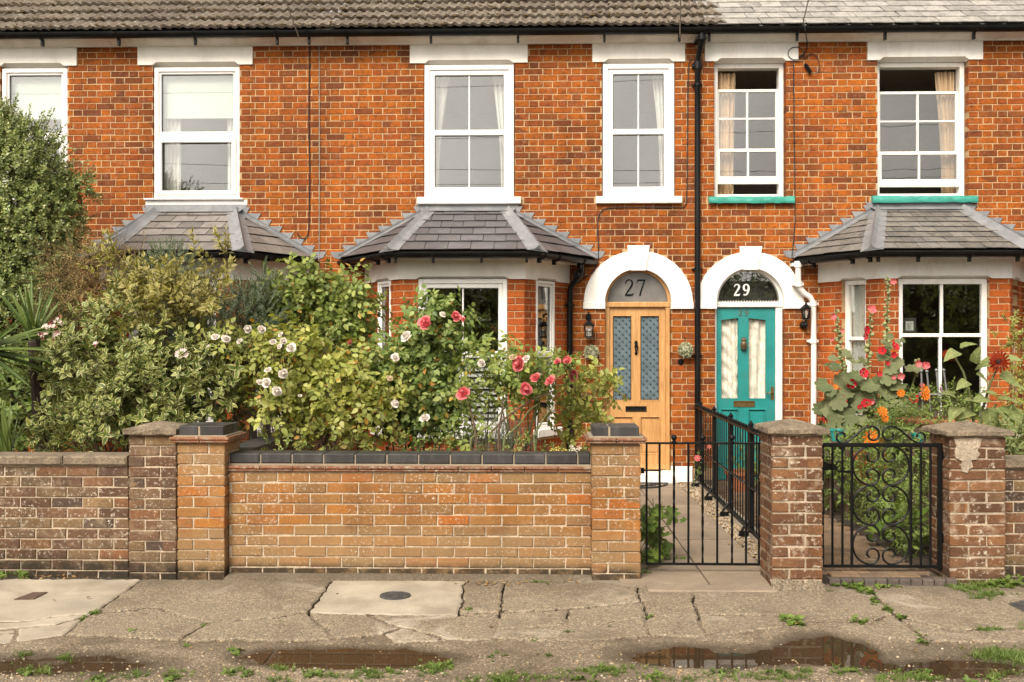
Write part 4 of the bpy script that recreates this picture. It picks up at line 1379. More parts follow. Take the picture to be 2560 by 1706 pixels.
# --- door 29: teal
dc = ar29[0]; ri = ar29[1]
df = MB(TF); yd = .075
df.box(DOOR29[0]+.003, DOOR29[0]+.03, yd, yd+.11, .0, Z_SPR, c=.006)
df.box(FX(1943), DOOR29[1]-.003, yd, yd+.11, .0, Z_SPR, c=.006)
df.box(FX(1957)-.03, FX(1957)-.018, yd-.012, yd, .0, Z_SPR-.07, c=.003)
df.box(DOOR29[0]+.003, DOOR29[1]-.003, yd-.016, yd+.1, 2.075, 2.105, c=.008)
df.box(DOOR29[0]+.003, DOOR29[1]-.003, yd-.006, yd+.1, 2.106, Z_SPR+.006, c=.008)
half_ring(df, dc, ri-.035, ri-.002, Z_SPR+.006, yd-.005, yd+.1)
DF9 = df.build("door_frame", m_wood_white, h29)
g = MB(TF); half_disc(g, dc, ri-.034, Z_SPR+.007, yd+.03, yd+.034); g.build("fanlight", m_glass_lo, DF9)
bk = MB(TF); bk.box(dc-ri, dc+ri, yd+.16, yd+.165, Z_SPR-.01, Z_SPR+ri); bk.build("unlit_hall_sheet", m_dcard, DF9)  # dark sheet added behind the fanlight, standing in for the unlit hall
nb = MB(TF); hN = split_z(710.5)-split_z(739)
digit(nb, '2', FX(1838.5), split_z(739), hN, yd+.022, yd+.026, 1.75); digit(nb, '9', FX(1861.5), split_z(739), hN, yd+.022, yd+.026, 1.6)
nb.build("house_number", m_whitenum, DF9, label="white numerals 29 on the fanlight")
bd = MB(TF)
for i in range(22): bd.ball((dc-ri+.06+i*(2*ri-.12)/21, yd+.022, Z_SPR+.016), .006, 6, 4)
bd.build("beading", m_whitenum, DF9)
dl = (DOOR29[0]+.031, FX(1942.5), .02, 2.073); ly = yd+.025
pl = [(FX(1806), FX(1850)), (FX(1875.5), FX(1920))]
pz = (split_z(998), split_z(795.5))
holes = [(a, b, pz[0], pz[1]) for a, b in pl]
lp = [(FX(1806), FX(1851)), (FX(1875), FX(1920))]
lz = (.22, split_z(1024))
d = MB(TF); core(d, dl[0], dl[1], dl[2], dl[3], ly, ly+.044, holes + [(a, b, lz[0], lz[1]) for a, b in lp])
# sloping heads of the two lights
for (a, b), sg in zip(pl, (1, -1)):
    zt = pz[1]; zl = split_z(800.5)
    d.prism([(a-.001, zt+.001), (a-.001, zl if sg > 0 else zt), (b+.001, zt if sg > 0 else zl), (b+.001, zt+.001)], ly+.0005, ly+.043)
D29 = d.build("door", m_teal, h29, label="teal painted door with two lace-curtained lights")
for i, (a, b) in enumerate(pl):
    g = MB(TF); g.box(a-.002, b+.002, ly+.022, ly+.025, pz[0], pz[1]); g.build("pane", m_glass_door, D29)
    br = MB(TF)
    br.box(a-.003, a+.005, ly-.003, ly+.02, pz[0], pz[1]-.03, c=.003); br.box(b-.005, b+.003, ly-.003, ly+.02, pz[0], pz[1]-.03, c=.003); br.box(a+.005, b-.005, ly-.003, ly+.02, pz[0]-.003, pz[0]+.006, c=.003)
    br.build("beading", m_teal, D29)
    # gathered lace inside
    mb = MB(TF); vs = []; fs = []; nx, nz = 22, 40
    for k in range(nz+1):
        t = k/nz
        for j in range(nx+1):
            u = j/nx
            if i == 0: off = .018*math.sin((t*11 + (u*1.6)**2*1.3)*math.pi*1.0)*(1-u*.3) + .006*math.sin(u*26+t*3)
            else: off = .018*math.sin(u*11 - t*2.2 + .8) + .004*math.sin(u*31+t*4) + .003*math.sin(t*23+u*5)
            vs.append((a-.004+(b-a+.008)*u, ly+.066+off, pz[0]+(pz[1]-pz[0])*t))
    for k in range(nz):
        for j in range(nx):
            q = k*(nx+1)+j; fs.append((q, q+1, q+nx+2, q+nx+1))
    mb.add(vs, fs)
    mb.build("curtain", m_lace, None, smooth=True, label=("rumpled lace curtain behind the left light of the teal door" if i == 0 else "straight lace curtain behind the right light of the teal door"), cat="curtain")
for (a, b) in lp:
    g = MB(TF); g.box(a-.001, b+.001, ly+.020, ly+.040, lz[0], lz[1]); g.prism([(a+.03, lz[0]+.03), (b-.03, lz[0]+.03), (b-.03, lz[1]-.03), (a+.03, lz[1]-.03)], ly+.010, ly+.020); g.build("lower_panel", m_teal, D29)
    br = MB(TF); bead(br, a-.006, b+.006, lz[0]-.006, lz[1]+.006, .016, ly-.007, ly+.02); br.build("moulding", m_teal, D29)
letterbox(TF, FX(1838), FX(1891.5), split_z(1018.5), split_z(1003), ly, m_brass, D29, 0)
nb = MB(TF); hN = split_z(774.5)-split_z(790)
digit(nb, '2', FX(1850.5), split_z(790), hN, ly-.006, ly, 1.2); digit(nb, '9', FX(1866.5), split_z(790), hN, ly-.006, ly, 1.2); nb.build("house_number", m_bronze, D29, label="small brown numerals 29")
ow = MB(TF); ox = FX(1863); oz = split_z(861)
ow.lathe([(.004, -.062), (.036, -.060), (.038, -.05), (.022, -.046), (.032, -.03), (.037, .0), (.034, .022), (.026, .034), (.031, .05), (.024, .066), (.004, .072)], ox, ly-.02, 14, 0, oz)
for s in (-1, 1):
    ow.ball((ox+s*.012, ly-.048, oz+.05), .008, 8, 5); ow.prism([(ox+s*.008, oz+.066), (ox+s*.026, oz+.062), (ox+s*.022, oz+.080)], ly-.03, ly-.015)
    ow.prism([(ox+s*.03, oz+.02), (ox+s*.043, oz-.01), (ox+s*.03, oz-.045), (ox+s*.022, oz-.0)], ly-.03, ly-.012)
ow.tube([(ox+.008*math.cos(t), ly-.02, oz+.082+.008*math.sin(t)) for t in [i*math.pi/5 for i in range(11)]], .003, 5)
ow.build("owl_knocker", m_bronze, D29, smooth=True)
hd = MB(TF); hx_ = FX(1936)
hd.box(hx_-.018, hx_+.018, ly-.008, ly, split_z(1001), split_z(968), c=.004)
hd.tube([(hx_, ly-.008, split_z(982)), (hx_, ly-.04, split_z(982)), (hx_-.03, ly-.045, split_z(981)), (hx_-.06, ly-.045, split_z(985)), (hx_-.082, ly-.045, split_z(982))], .008, 6)
hd.build("handle", m_brass, D29, smooth=True)

# --- lanterns
def lantern(x, zt, zb, y, label, up=False):
    L = empty("wall_lantern", (x, YF-.14, zb), label, "lantern", "black wall lanterns")
    s = (zt-zb)
    cy = YF-.13
    b = MB()
    if not up:
        # hangs below a scrolled arm
        b.tube([(x, YF-.005, zt-.26*s), (x, YF-.03, zt-.10*s), (x, cy+.03, zt-.02*s), (x, cy, zt-.08*s), (x, cy, zt-.2*s)], [.016, .014, .013, .012, .012], 7)
        b.ball((x, cy, zt-.09*s), .02, 8, 5); b.prism([(x-.032, zt-.30*s), (x+.032, zt-.30*s), (x+.03, zt-.1*s), (x, zt-.02*s), (x-.03, zt-.1*s)], YF-.018, YF-.002)
        b.build("bracket", m_iron, L, smooth=True)
        z1, z0 = zt-.50*s, zb+.02; hw, hb = .050, .040
        rz = zt-.34*s
    else:
        b.tube([(x, YF-.005, zb+.12*s), (x, cy+.02, zb+.06*s), (x, cy, zb+.12*s), (x, cy, zb+.32*s)], [.02, .018, .018, .016], 7)
        b.ball((x, YF-.02, zb+.12*s), .045, 10, 6); b.ball((x, cy, zb+.13*s), .028, 8, 6)
        b.build("bracket", m_iron, L, smooth=True)
        z1, z0 = zt-.25*s, zb+.38*s; hw, hb = .056, .036
        rz = zt-.10*s
    n = 4 if not up else 6
    off = math.pi/4 if n == 4 else 0
    pt = lambda r, z, k: (x + r*math.cos(off+2*math.pi*k/n), cy + r*math.sin(off+2*math.pi*k/n), z)
    rf = MB()
    R1, R0 = hw*1.42 if n == 4 else hw, hb*1.42 if n == 4 else hb
    rf.add([pt(R1*1.25, z1, k) for k in range(n)] + [pt(R1*.35, rz, k) for k in range(n)], [tuple(range(n-1, -1, -1)), tuple(n+k for k in range(n))] + [(k, (k+1) % n, n+(k+1) % n, n+k) for k in range(n)])
    rf.tube([(x, cy, rz), (x, cy, rz+.02), (x, cy, rz+.035)], [.014, .010, .004], 6)
    rf.build("hood", m_iron, L)
    fr = MB()
    for k in range(n): fr.tube([pt(R0, z0, k), pt(R1, z1, k)], .006, 5)
    for z, r in ((z0, R0), (z1-.004, R1), ((z0*.55+z1*.45), R0*.55+R1*.45)):
        if z != z0 and z != z1-.004 and up: continue
        for k in range(n): fr.tube([pt(r, z, k), pt(r, z, k+1)], .0055, 5)
    fr.add([pt(R0, z0-.004, k) for k in range(n)] + [pt(R0*1.1, z0-.016, k) for k in range(n)], [tuple(range(n)), tuple(2*n-1-k for k in range(n))] + [(k, n+k, n+(k+1) % n, (k+1) % n) for k in range(n)])
    fr.build("cage", m_iron, L)
    for k in range(n):
        gp = MB(); gp.add([pt(R0*.96, z0, k), pt(R0*.96, z0, k+1), pt(R1*.96, z1, k+1), pt(R1*.96, z1, k)], [(0, 1, 2, 3)]); gp.build("pane", m_glass_lo, L)
    bu = MB(); bu.lathe([(.012, .0), (.012, .03), (.022, .05), (.022, .075), (.008, .09)], x, cy, 10, 0, z0); bu.build("bulb", m_curtain_w, L, smooth=True)
lantern(FX(1472, YF-.1), split_z(782)+.0, split_z(846), 0, "black hanging wall lantern beside the oak door")
lantern(FX(2013, YF-.1), split_z(757), split_z(822), 0, "black upright wall lantern beside the white downpipe", up=True)

# --- box balls by the oak door, bell push
m_boxball = leaf_mat("pale_sage_leaf", [(.42,.42,.26),(.52,.51,.36),(.33,.36,.20),(.62,.60,.46)], trans=.1)
def leaf_ball(x, z, r, label):
    o = empty("leaf_ball", (x, YF-r, z-r), label, "wall ornament", "round leaf balls beside the oak door")
    k = MB(); k.ball((x, YF-r*.85, z), r*.62, 12, 8); k.build("core", m_boxball, o, smooth=True)
    N = 420
    d = rng.normal(size=(N, 3)); d /= np.linalg.norm(d, axis=1)[:, None]
    leaf = Chunk.from_faces([(0, 0, 0), (-.10, .02, .5), (.10, .02, .5), (0, 0, 1)], [(0, 2, 3, 1)], [(.5, 0), (0, .5), (1, .5), (.5, 1)])
    a = np.cross(d, rng.normal(size=(N, 3))); a /= np.linalg.norm(a, axis=1)[:, None]; b = np.cross(d, a)
    Ms = np.stack([a*.09*1.1, b*.09, d*.035+rng.normal(size=(N, 3))*.008], 2)
    c = leaf.inst(Ms, d*r*.60 + np.array([x, YF-r*.85, z]))
    c.build("leaves", m_boxball, o, kind="stuff")
    h = MB(); h.tube([(x, YF-.005, z+r+.05), (x, YF-.03, z+r+.05), (x, YF-.05, z+r)], .004, 5); h.build("hook", m_iron, o)
leaf_ball(FX(1478, YF-.08), split_z(882)+.0, .10, "round ball of pale leaves under the lantern, left of the oak door")
leaf_ball(FX(1714, YF-.08), split_z(875)+.0, .10, "round ball of pale leaves right of the oak door, above the bell push")
be = MB(TF); bx_, bz_ = FX(1702), split_z(905)
pr = [(.003, -.004), (.036, -.004), (.038, .004), (.030, .012), (.022, .012), (.020, .008), (.012, .008), (.010, .016), (.002, .018)]
vs = []; fs = []; n = 18
for (r, y) in pr:
    for k in range(n): vs.append((bx_+r*math.cos(2*math.pi*k/n), -y, bz_+r*math.sin(2*math.pi*k/n)))
for i in range(len(pr)-1):
    for k in range(n): fs.append((i*n+k, (i+1)*n+k, (i+1)*n+(k+1) % n, i*n+(k+1) % n))
fs.append(tuple((len(pr)-1)*n+k for k in range(n-1, -1, -1)))
be.add(vs, fs); be.build("bell_push", m_black, None, smooth=True, label="small round black bell push on the brick beside the oak door", cat="doorbell")

# --- downpipes
def pipe(name, pts, r, m, house, collars, label):
    mb = MB(); mb.tube(pts, r, 12); o = mb.build(name, m, house, smooth=True, label=label)
    for (x, y, z, rr_, h) in collars:
        c = MB(); c.tube([(x, y, z-h), (x, y, z+h)], rr_, 12); c.box(x-rr_-.02, x+rr_+.02, y+.01, YF-.002, z-h*.5, z+h*.5)
        c.build("collar", m, o, smooth=True)
    return o
px_ = FX(1742); py_ = YF-.055
pipe("downpipe", [(px_+.02, YF-.235, 5.27), (px_+.02, YF-.235, 5.19), (px_+.015, YF-.19, 5.13), (px_+.005, YF-.09, 5.02), (px_, py_, 4.95), (px_, py_, 4.0), (px_, py_, 2.0), (px_, py_, .06)], .034, m_black, h27,
     [(px_, py_, split_z(218), .042, .014), (px_, py_, split_z(674), .042, .014), (px_, py_, 1.5, .042, .014), (px_, py_, 4.93, .042, .05), (px_+.02, YF-.235, 5.2, .043, .03)], "tall black downpipe between the two doors")
bx, by = FX(1445, YF-.35), YF-.36
qx = FX(1431, YF-.09); qy = YF-.08
pipe("bay_downpipe", [(FX(1452, YF-.2), YF-.2, 2.60), (FX(1452, YF-.2), YF-.2, 2.50), (FX(1448, YF-.18), YF-.16, 2.44), (FX(1433, YF-.09), qy-.01, 2.36), (FX(1425, YF-.09), qy, 2.28), (FX(1424, YF-.09), qy, 1.2), (FX(1422, YF-.09), qy, .02)], .034, m_black, h27,
     [(FX(1424, YF-.09), qy, split_z(764), .042, .014), (FX(1424, YF-.09), qy, split_z(1095), .042, .014), (FX(1448, YF-.18), YF-.17, 2.46, .043, .04)], "black downpipe beside the middle bay")
w = lambda p, y=.08: FX(p, YF-y)
pipe("bay_downpipe", [(w(1995, .12), YF-.12, 2.60), (w(1996, .12), YF-.12, 2.36), (w(1999, .1), YF-.10, 2.30), (w(2010), YF-.08, 2.235), (w(2025), YF-.08, 2.19), (w(2034), YF-.07, 2.12), (w(2035), YF-.07, 1.6), (w(2034), YF-.07, .05)], .033, m_wood_white, h29,
     [(w(1995, .12), YF-.12, 2.57, .043, .035), (w(1997, .11), YF-.11, 2.34, .042, .03), (w(2034), YF-.07, 2.11, .042, .03), (w(2034), YF-.07, split_z(853), .044, .028)], "white painted downpipe with a double bend beside door 29")

# --- cables on the walls and the lines that come down to the eaves
m_cable = mat("black_cable", (.015,.014,.013), .6, var=.1)
m_cable_g = mat("grey_cable", (.30,.27,.23), .6, var=.1)
def cable(pts, r, m, label, sm=True):
    mb = MB()
    P = [Vector(p) for p in pts]
    if sm and len(P) > 2:
        out = []
        for i in range(len(P)-1):
            p0, p1, p2, p3 = P[max(0, i-1)], P[i], P[i+1], P[min(len(P)-1, i+2)]
            for k in range(5):
                t = k/5
                out.append(.5*((2*p1) + (p2-p0)*t + (2*p0-5*p1+4*p2-p3)*t*t + (3*p1-p0-3*p2+p3)*t**3))
        out.append(P[-1]); P = out
    mb.tube(P, r, 5)
    return mb.build("cable", m, None, smooth=True, label=label, cat="cable")
w = lambda x, y, o=.012: at_y(x, y, YF-o)
cable([w(775, 110), w(774, 140), w(772, 300), w(774, 420), w(772, 560), w(768, 590), w(757, 597), w(747, 590), w(744, 582)], .006, m_cable, "black cable running down the brick and hooking up beside the left bay roof")
cable([w(798, 108), w(799, 300), w(798, 600), w(797, 705)], .0045, m_cable_g, "thin grey cable running straight down between the left and middle bays")
cable([w(1733, 150), w(1722, 165), w(1719, 300), w(1717, 480), w(1712, 515), w(1690, 519), w(1600, 519), w(1520, 521), w(1500, 535), w(1494, 560), w(1496, 620), w(1493, 660), w(1470, 690), w(1432, 714)], .006, m_cable, "black cable looping from the black downpipe under the narrow window to the middle bay")
cable([w(2008, 55, .3), w(2014, 78, .3), w(2016, 95, .19), w(2018, 110), w(2014, 130), w(2000, 142), w(1986, 152), w(1984, 170), w(1985, 300), w(1987, 480), w(1987, 560), w(1982, 620), w(1980, 640)], .006, m_cable, "black cable running down the brick between the two upper windows of number 29")
lp_ = [w(2012, 135, .02)] + [w(1990 + 20*math.cos(t), 134 + 16*math.sin(t), .03) for t in [i*.6 for i in range(11)]] + [w(2010, 145, .02), w(2030, 135, .02), w(2046, 150, .03), w(2047, 175, .03), w(2038, 185, .03), w(2028, 184, .03)]
cable(lp_, .005, m_cable, "loose coils of black cable with a connector above door 29")
jb = MB(); a_, b_ = w(2012, 160, .03), w(2027, 183, .03)
jb.tube([a_, a_.lerp(b_, .1), a_.lerp(b_, .9), b_], [.012, .022, .022, .012], 6); jb.build("cable_connector", m_black, None, label="small black box hanging from the coiled cable", cat="connector")
def span(a, b, sag, n=14):
    return [a.lerp(b, i/n) - Vector((0, 0, sag*4*(i/n)*(1-i/n))) for i in range(n+1)]
pole_top = Vector((-9.0, -1.5, 10.5))
cable(span(at_y(747, 94, YF-.28), Vector((-2.9, 4.0, 8.6)), .05), .007, m_cable_g, "thin overhead line coming down to the eaves of the left house", False)
cable(span(at_y(1700, 92, YF-.28), Vector((.6, 3.5, 8.9)), .05), .008, m_cable_g, "overhead line coming down to the eaves above the black downpipe", False)
cable(span(at_y(2008, 55, YF-.3), Vector((2.4, 4.0, 8.8)), .05), .007, m_cable_g, "overhead line coming down to the gutter of number 29", False)
# ------------------------------------------------------------------ ground, pavement, road edge, puddles
def soil_mat():
    return mat("garden_soil", (.055,.038,.024), 1.0, var=.4, vs=8, fine=.4, bump=1.0, bs=60, bd=.02)
m_soil = soil_mat()
def aggregate_mat(name, base, a, b, spec=.9, wet=False, light=None, scale=1.0):
    m, nt, bs = newmat(name)
    p = wpos(nt)
    c = mix(nt, noise(nt, 1.4, 5, .6), base, tuple(x*.62 for x in base))
    v = nd(nt, "ShaderNodeTexVoronoi", None, Vector=p, Scale=75*scale, Randomness=1.0)
    vr = nd(nt, "ShaderNodeSeparateColor", None, Color=v.outputs["Color"]).outputs[0]
    st = ramp(nt, vr, [(0, a), (.25, tuple(x*.35 for x in a)), (.45, b), (.6, tuple(x*1.5 for x in a)), (.8, tuple(x*.3 for x in b)), (1, (.58,.50,.38))], 'CONSTANT')
    edge = ramp(nt, v.outputs["Distance"], [(.35, 1.0), (.6, .0)])
    k = math_(nt, 'MULTIPLY', edge, spec)
    k = math_(nt, 'MULTIPLY', k, ramp(nt, noise(nt, 3.1, 4), [(.3, .5), (.7, 1.0)]))
    c = mix(nt, k, c, st)
    c = mix(nt, ramp(nt, noise(nt, 2.1, 6, .7, dist=.7), [(.52, 0.0), (.70, .55)]), c, (.11,.082,.055))       # damp dirty stains
    if light is not None:
        c = mix(nt, ramp(nt, noise(nt, 1.7, 6, .65, dist=.9), [(.55, 0.0), (.66, .75)]), c, light)
    rough = .9
    if not wet:
        yy_ = nd(nt, "ShaderNodeSeparateXYZ", None, Vector=p).outputs[1]
        yn = math_(nt, 'ADD', yy_, math_(nt, 'MULTIPLY', math_(nt, 'SUBTRACT', noise(nt, 2.6, 5, .6), .5), .5))
        c = mix(nt, ramp(nd(nt, "ShaderNodeMapRange", None, Value=yn, From_Min=6.45, From_Max=6.95).outputs[0].node.id_data, nd(nt, "ShaderNodeMapRange", None, Value=yn, From_Min=6.45, From_Max=6.95).outputs[0], [(0, 0.0), (1, .55)]), c, (.06,.047,.032))    # damp along the foot of the walls
    if wet:
        z = nd(nt, "ShaderNodeSeparateXYZ", None, Vector=p).outputs[2]
        zz = math_(nt, 'ADD', z, math_(nt, 'MULTIPLY', noise(nt, 9, 4), .006))
        k2 = nd(nt, "ShaderNodeMapRange", None, Value=zz, From_Min=WATER+.0035, From_Max=WATER+.019, To_Min=1.0, To_Max=0.0).outputs[0]
        c = mix(nt, math_(nt, 'MULTIPLY', k2, .82), c, (.042,.029,.017))
        nt.links.new(nd(nt, "ShaderNodeMapRange", None, Value=k2, To_Min=.92, To_Max=.45).outputs[0], bs.inputs["Roughness"])
    else: bs.inputs["Roughness"].default_value = .92
    nt.links.new(c, bs.inputs["Base Color"])
    bs.inputs["Specular IOR Level"].default_value = .3
    h = math_(nt, 'ADD', math_(nt, 'MULTIPLY', edge, .6), noise(nt, 40, 5, .7))
    bumpn(nt, bs, h, .7, .006)
    return m
WATER = -.020
m_agg = aggregate_mat("exposed_aggregate_concrete", (.30,.245,.175), (.40,.31,.20), (.25,.19,.13), light=(.45,.39,.305), spec=.75)
m_agg_road = aggregate_mat("gritty_road_edge", (.28,.225,.16), (.38,.29,.19), (.235,.18,.12), wet=True, spec=.8)
m_conc = mat("pale_trowelled_concrete", (.40,.345,.265), .9, var=.28, vs=2.5, fine=.12, fs=120, bump=.4, bs=60, dirt=(.20,.155,.105), dirt_s=2.2, dirt_amt=.6)
gb = MB(); gb.slab([(-420, -40), (60, -40), (60, 60), (-420, 60)], -.5, -.06); 
gb.build("ground", m_soil, None, kind="structure", label="bare dark earth under everything")

nodes_px = {}
SL = [
 ('c', [(-420,1447),(355,1447),(228,1535),(130,1543),(45,1556),(-420,1566)]),
 ('c', [(-420,1566),(45,1556),(130,1543),(228,1535),(140,1562),(45,1571),(-420,1582)]),
 ('c', [(-420,1582),(45,1571),(38,1608),(-420,1620)]),
 ('c', [(45,1571),(140,1562),(228,1535),(160,1588),(38,1608)]),
 ('a', [(355,1447),(830,1449),(772,1531),(680,1546),(520,1555),(478,1547),(400,1520),(228,1535)]),
 ('a', [(228,1535),(400,1520),(478,1547),(520,1555),(450,1602),(160,1588)]),
 ('a', [(520,1555),(680,1546),(772,1531),(845,1600),(450,1602)]),
 ('c', [(830,1449),(1163,1449),(1148,1537),(905,1535),(772,1531)]),
 ('a', [(772,1531),(905,1535),(1000,1570),(960,1585),(845,1600)]),
 ('a', [(1163,1449),(1269,1449),(1248,1531),(1148,1537)]),
 ('a', [(905,1535),(1148,1537),(1248,1531),(1233,1600),(1120,1600),(1017,1570),(1000,1570)]),
 ('a', [(960,1585),(1000,1570),(1017,1570),(1120,1600),(980,1606)]),
 ('a', [(1269,1449),(1588,1449),(1606,1503),(1422,1522),(1248,1531)]),
 ('a', [(1248,1531),(1422,1522),(1413,1563),(1238,1574)]),
 ('a', [(1422,1522),(1606,1503),(1617,1540),(1500,1560),(1413,1563)]),
 ('a', [(1238,1574),(1413,1563),(1500,1560),(1617,1540),(1630,1590),(1450,1604),(1233,1600)]),
 ('a', [(1588,1449),(1720,1449),(1747,1536),(1617,1540),(1606,1503)]),
 ('a', [(1720,1449),(2160,1449),(2236,1536),(2218,1538),(2177,1561),(2024,1552),(1970,1556),(1943,1536),(1835,1538),(1747,1536)]),
 ('a', [(1617,1540),(1747,1536),(1772,1592),(1630,1590)]),
 ('a', [(1747,1536),(1835,1538),(1943,1536),(1970,1556),(1960,1570),(1772,1592)]),
 ('a', [(2160,1449),(2980,1449),(2980,1570),(2443,1574),(2375,1579),(2285,1552),(2236,1536)]),
 ('a', [(2236,1536),(2285,1552),(2375,1579),(2443,1574),(2980,1570),(2980,1604),(2321,1606)]),
 ('a', [(2024,1552),(2177,1561),(2218,1538),(2236,1536),(2321,1606),(2180,1590),(2100,1568)]),
]
def jag(p, q, gap):
    """shared cracked edge between two nodes, the same from either side"""
    k = (p, q) if p < q else (q, p)
    A, B = at_z(*k[0]), at_z(*k[1])
    L = (B-A).length; n = max(1, int(L/.03))
    rr = random.Random(hash(k) & 0xffffff)
    d = (B-A).normalized(); nn = Vector((-d.y, d.x, 0))
    out = []; off = 0
    for i in range(n):
        if i: off = max(-.014, min(.014, off*.9 + rr.uniform(-.008, .008)))
        e = min(1, i/2, (n-i)/2)
        out.append(A.lerp(B, i/n) + nn*off*e)
    out.append(B)
    if k != (p, q): out = out[::-1]
    return out[:-1]
pav = MB(); ya = at_z(1280, 1449).y
pav.slab([(-12, 5.0), (12, 5.0), (12, 7.35), (-12, 7.35)], -.12, -.045)
PV = pav.build("pavement", mat("crack_dirt", (.055,.042,.029), 1, var=.3, fine=.3, bump=.8), None, kind="structure", label="cracked concrete pavement in front of the garden walls")
import zlib
from mathutils.geometry import tessellate_polygon
def hash(k): return zlib.crc32(repr(k).encode())
for si, (kind, poly) in enumerate(SL):
    rr = random.Random(si)
    pts = []
    for i in range(len(poly)): pts += jag(poly[i], poly[(i+1) % len(poly)], 0)
    # wall side runs on under the walls
    pts = [Vector((p.x, p.y, 0)) for p in pts]
    for p in pts:
        if p.y > ya-.01: p.y = 7.3
    c = sum(pts, Vector((0, 0, 0)))/len(pts)
    n = len(pts)
    ar = sum(pts[i].x*pts[(i+1) % n].y - pts[(i+1) % n].x*pts[i].y for i in range(n))
    if ar < 0: pts = pts[::-1]
    gap = .0085 if kind == 'a' else .006
    ins = []; ins2 = []
    for i in range(n):
        a, b = pts[i-1], pts[(i+1) % n]
        d = (b-a).normalized() if (b-a).length > 1e-6 else Vector((1, 0, 0))
        nn = Vector((-d.y, d.x, 0))
        g = gap*rr.uniform(.3, 1.5)*(1+1.4*abs(nn.y))
        ins.append(pts[i] + nn*g); ins2.append(pts[i] + nn*(g+.012))
    tx, ty = rr.uniform(-.003, .003), rr.uniform(-.004, .004)
    dz = rr.uniform(-.006, .004)
    zz = lambda p, e=0: dz + (p.x-c.x)*tx*.6 + (p.y-c.y)*ty - e
    mb = MB()
    mb.add([(p.x, p.y, zz(p)) for p in ins2] + [(p.x, p.y, zz(p, .006)) for p in ins] + [(p.x, p.y, -.05) for p in ins],
           [tuple(t) for t in tessellate_polygon([[Vector((p.x, p.y, 0)) for p in ins2]])] + [(i, n+i, n+(i+1) % n, (i+1) % n) for i in range(n)] + [(n+i, 2*n+i, 2*n+(i+1) % n, n+(i+1) % n) for i in range(n)])
    o = mb.build("paving_slab", m_conc if kind == 'c' else m_agg, PV)
    if si == 7: tag(o, "pale newer concrete slab round the round cover")
# thin concrete fillet along the foot of the tan wall
ft = MB(); A, B = at_z(560, 1449), at_z(1480, 1449)
ft.add([(A.x, 7.02, .022), (B.x, 7.02, .022), (B.x, A.y-.01, .004), (A.x, A.y-.01, .004), (A.x, A.y-.012, -.02), (B.x, A.y-.012, -.02)], [(0, 3, 2, 1), (3, 4, 5, 2)])
ft.build("fillet_strip", m_agg, PV)

# gritty strip along the road: a real dip and rise, with water lying in the dips
def wz(px, py): p = at_z(px, py); return p.x, p.y
DIPS = []
for (x0, x1, y0, y1, dep) in ((-120, 480, 1618, 1690, .019), (560, 1180, 1606, 1672, .020), (650, 1050, 1618, 1664, .012), (1480, 2120, 1600, 1672, .017), (1940, 2200, 1572, 1660, .022), (2080, 2640, 1640, 1690, .010), (1600, 1900, 1625, 1665, .010)):
    xm, ym = (x0+x1)/2, (y0+y1)/2
    c = at_z(xm, ym); ex = (at_z(x1, ym).x - at_z(x0, ym).x)/2; a, b = at_z(xm, y0).y, at_z(xm, y1).y
    DIPS.append((c.x, (a+b)/2, ex, abs(a-b)/2, dep))
nx, ny = 420, 150
gx = np.linspace(-3.4, 3.4, nx); gy = np.linspace(3.2, 5.96, ny)
GX, GY = np.meshgrid(gx, gy)
def vnoise(X, Y, s, seed):
    r = np.random.default_rng(seed); G = r.uniform(-1, 1, (160, 160))
    u, v = X*s+80.3, Y*s+40.7
    i, j = np.floor(u).astype(int) % 159, np.floor(v).astype(int) % 159
    f, g = u-np.floor(u), v-np.floor(v); f = f*f*(3-2*f); g = g*g*(3-2*g)
    return G[j, i]*(1-f)*(1-g)+G[j, i+1]*f*(1-g)+G[j+1, i]*(1-f)*g+G[j+1, i+1]*f*g
Z = -.013 + .006*vnoise(GX, GY, 1.6, 1) + .004*vnoise(GX, GY, 4.5, 2) + .0022*vnoise(GX, GY, 13, 3) + .0016*vnoise(GX, GY, 34, 4)
Z += np.clip(4.75-GY, 0, 2)*.012 + .004
for (cx, cy, ex, ey, dep) in DIPS:
    q = ((GX-cx)/ex)**2 + ((GY-cy)/ey)**2
    Z -= dep*np.clip(1.15-q, 0, 1)**.8
V = np.stack([GX, GY, Z], 2).reshape(-1, 3)
idx = np.arange(nx*ny).reshape(ny, nx)
F = np.stack([idx[:-1, :-1], idx[:-1, 1:], idx[1:, 1:], idx[1:, :-1]], 2).reshape(-1)
rd = Chunk(V, F, np.full(len(F)//4, 4), np.zeros((len(F), 2)), np.zeros(len(F)//4, int))
RD = rd.build("road", m_agg_road, None, smooth=True, kind="structure", label="gritty road edge with shallow dips")
rb = MB(); rb.slab([(-40, -12), (40, -12), (40, 3.21), (-40, 3.21)], -.08, .004); rb.build("far_road", m_agg_road, None, kind="structure", label="gritty road reaching back behind the viewer")
def ground_z(x, y):
    if y > 5.9: return 0.0
    i = min(nx-1, max(0, int((x+3.4)/6.8*(nx-1)))); j = min(ny-1, max(0, int((y-3.2)/2.76*(ny-1))))
    return float(Z[j, i])
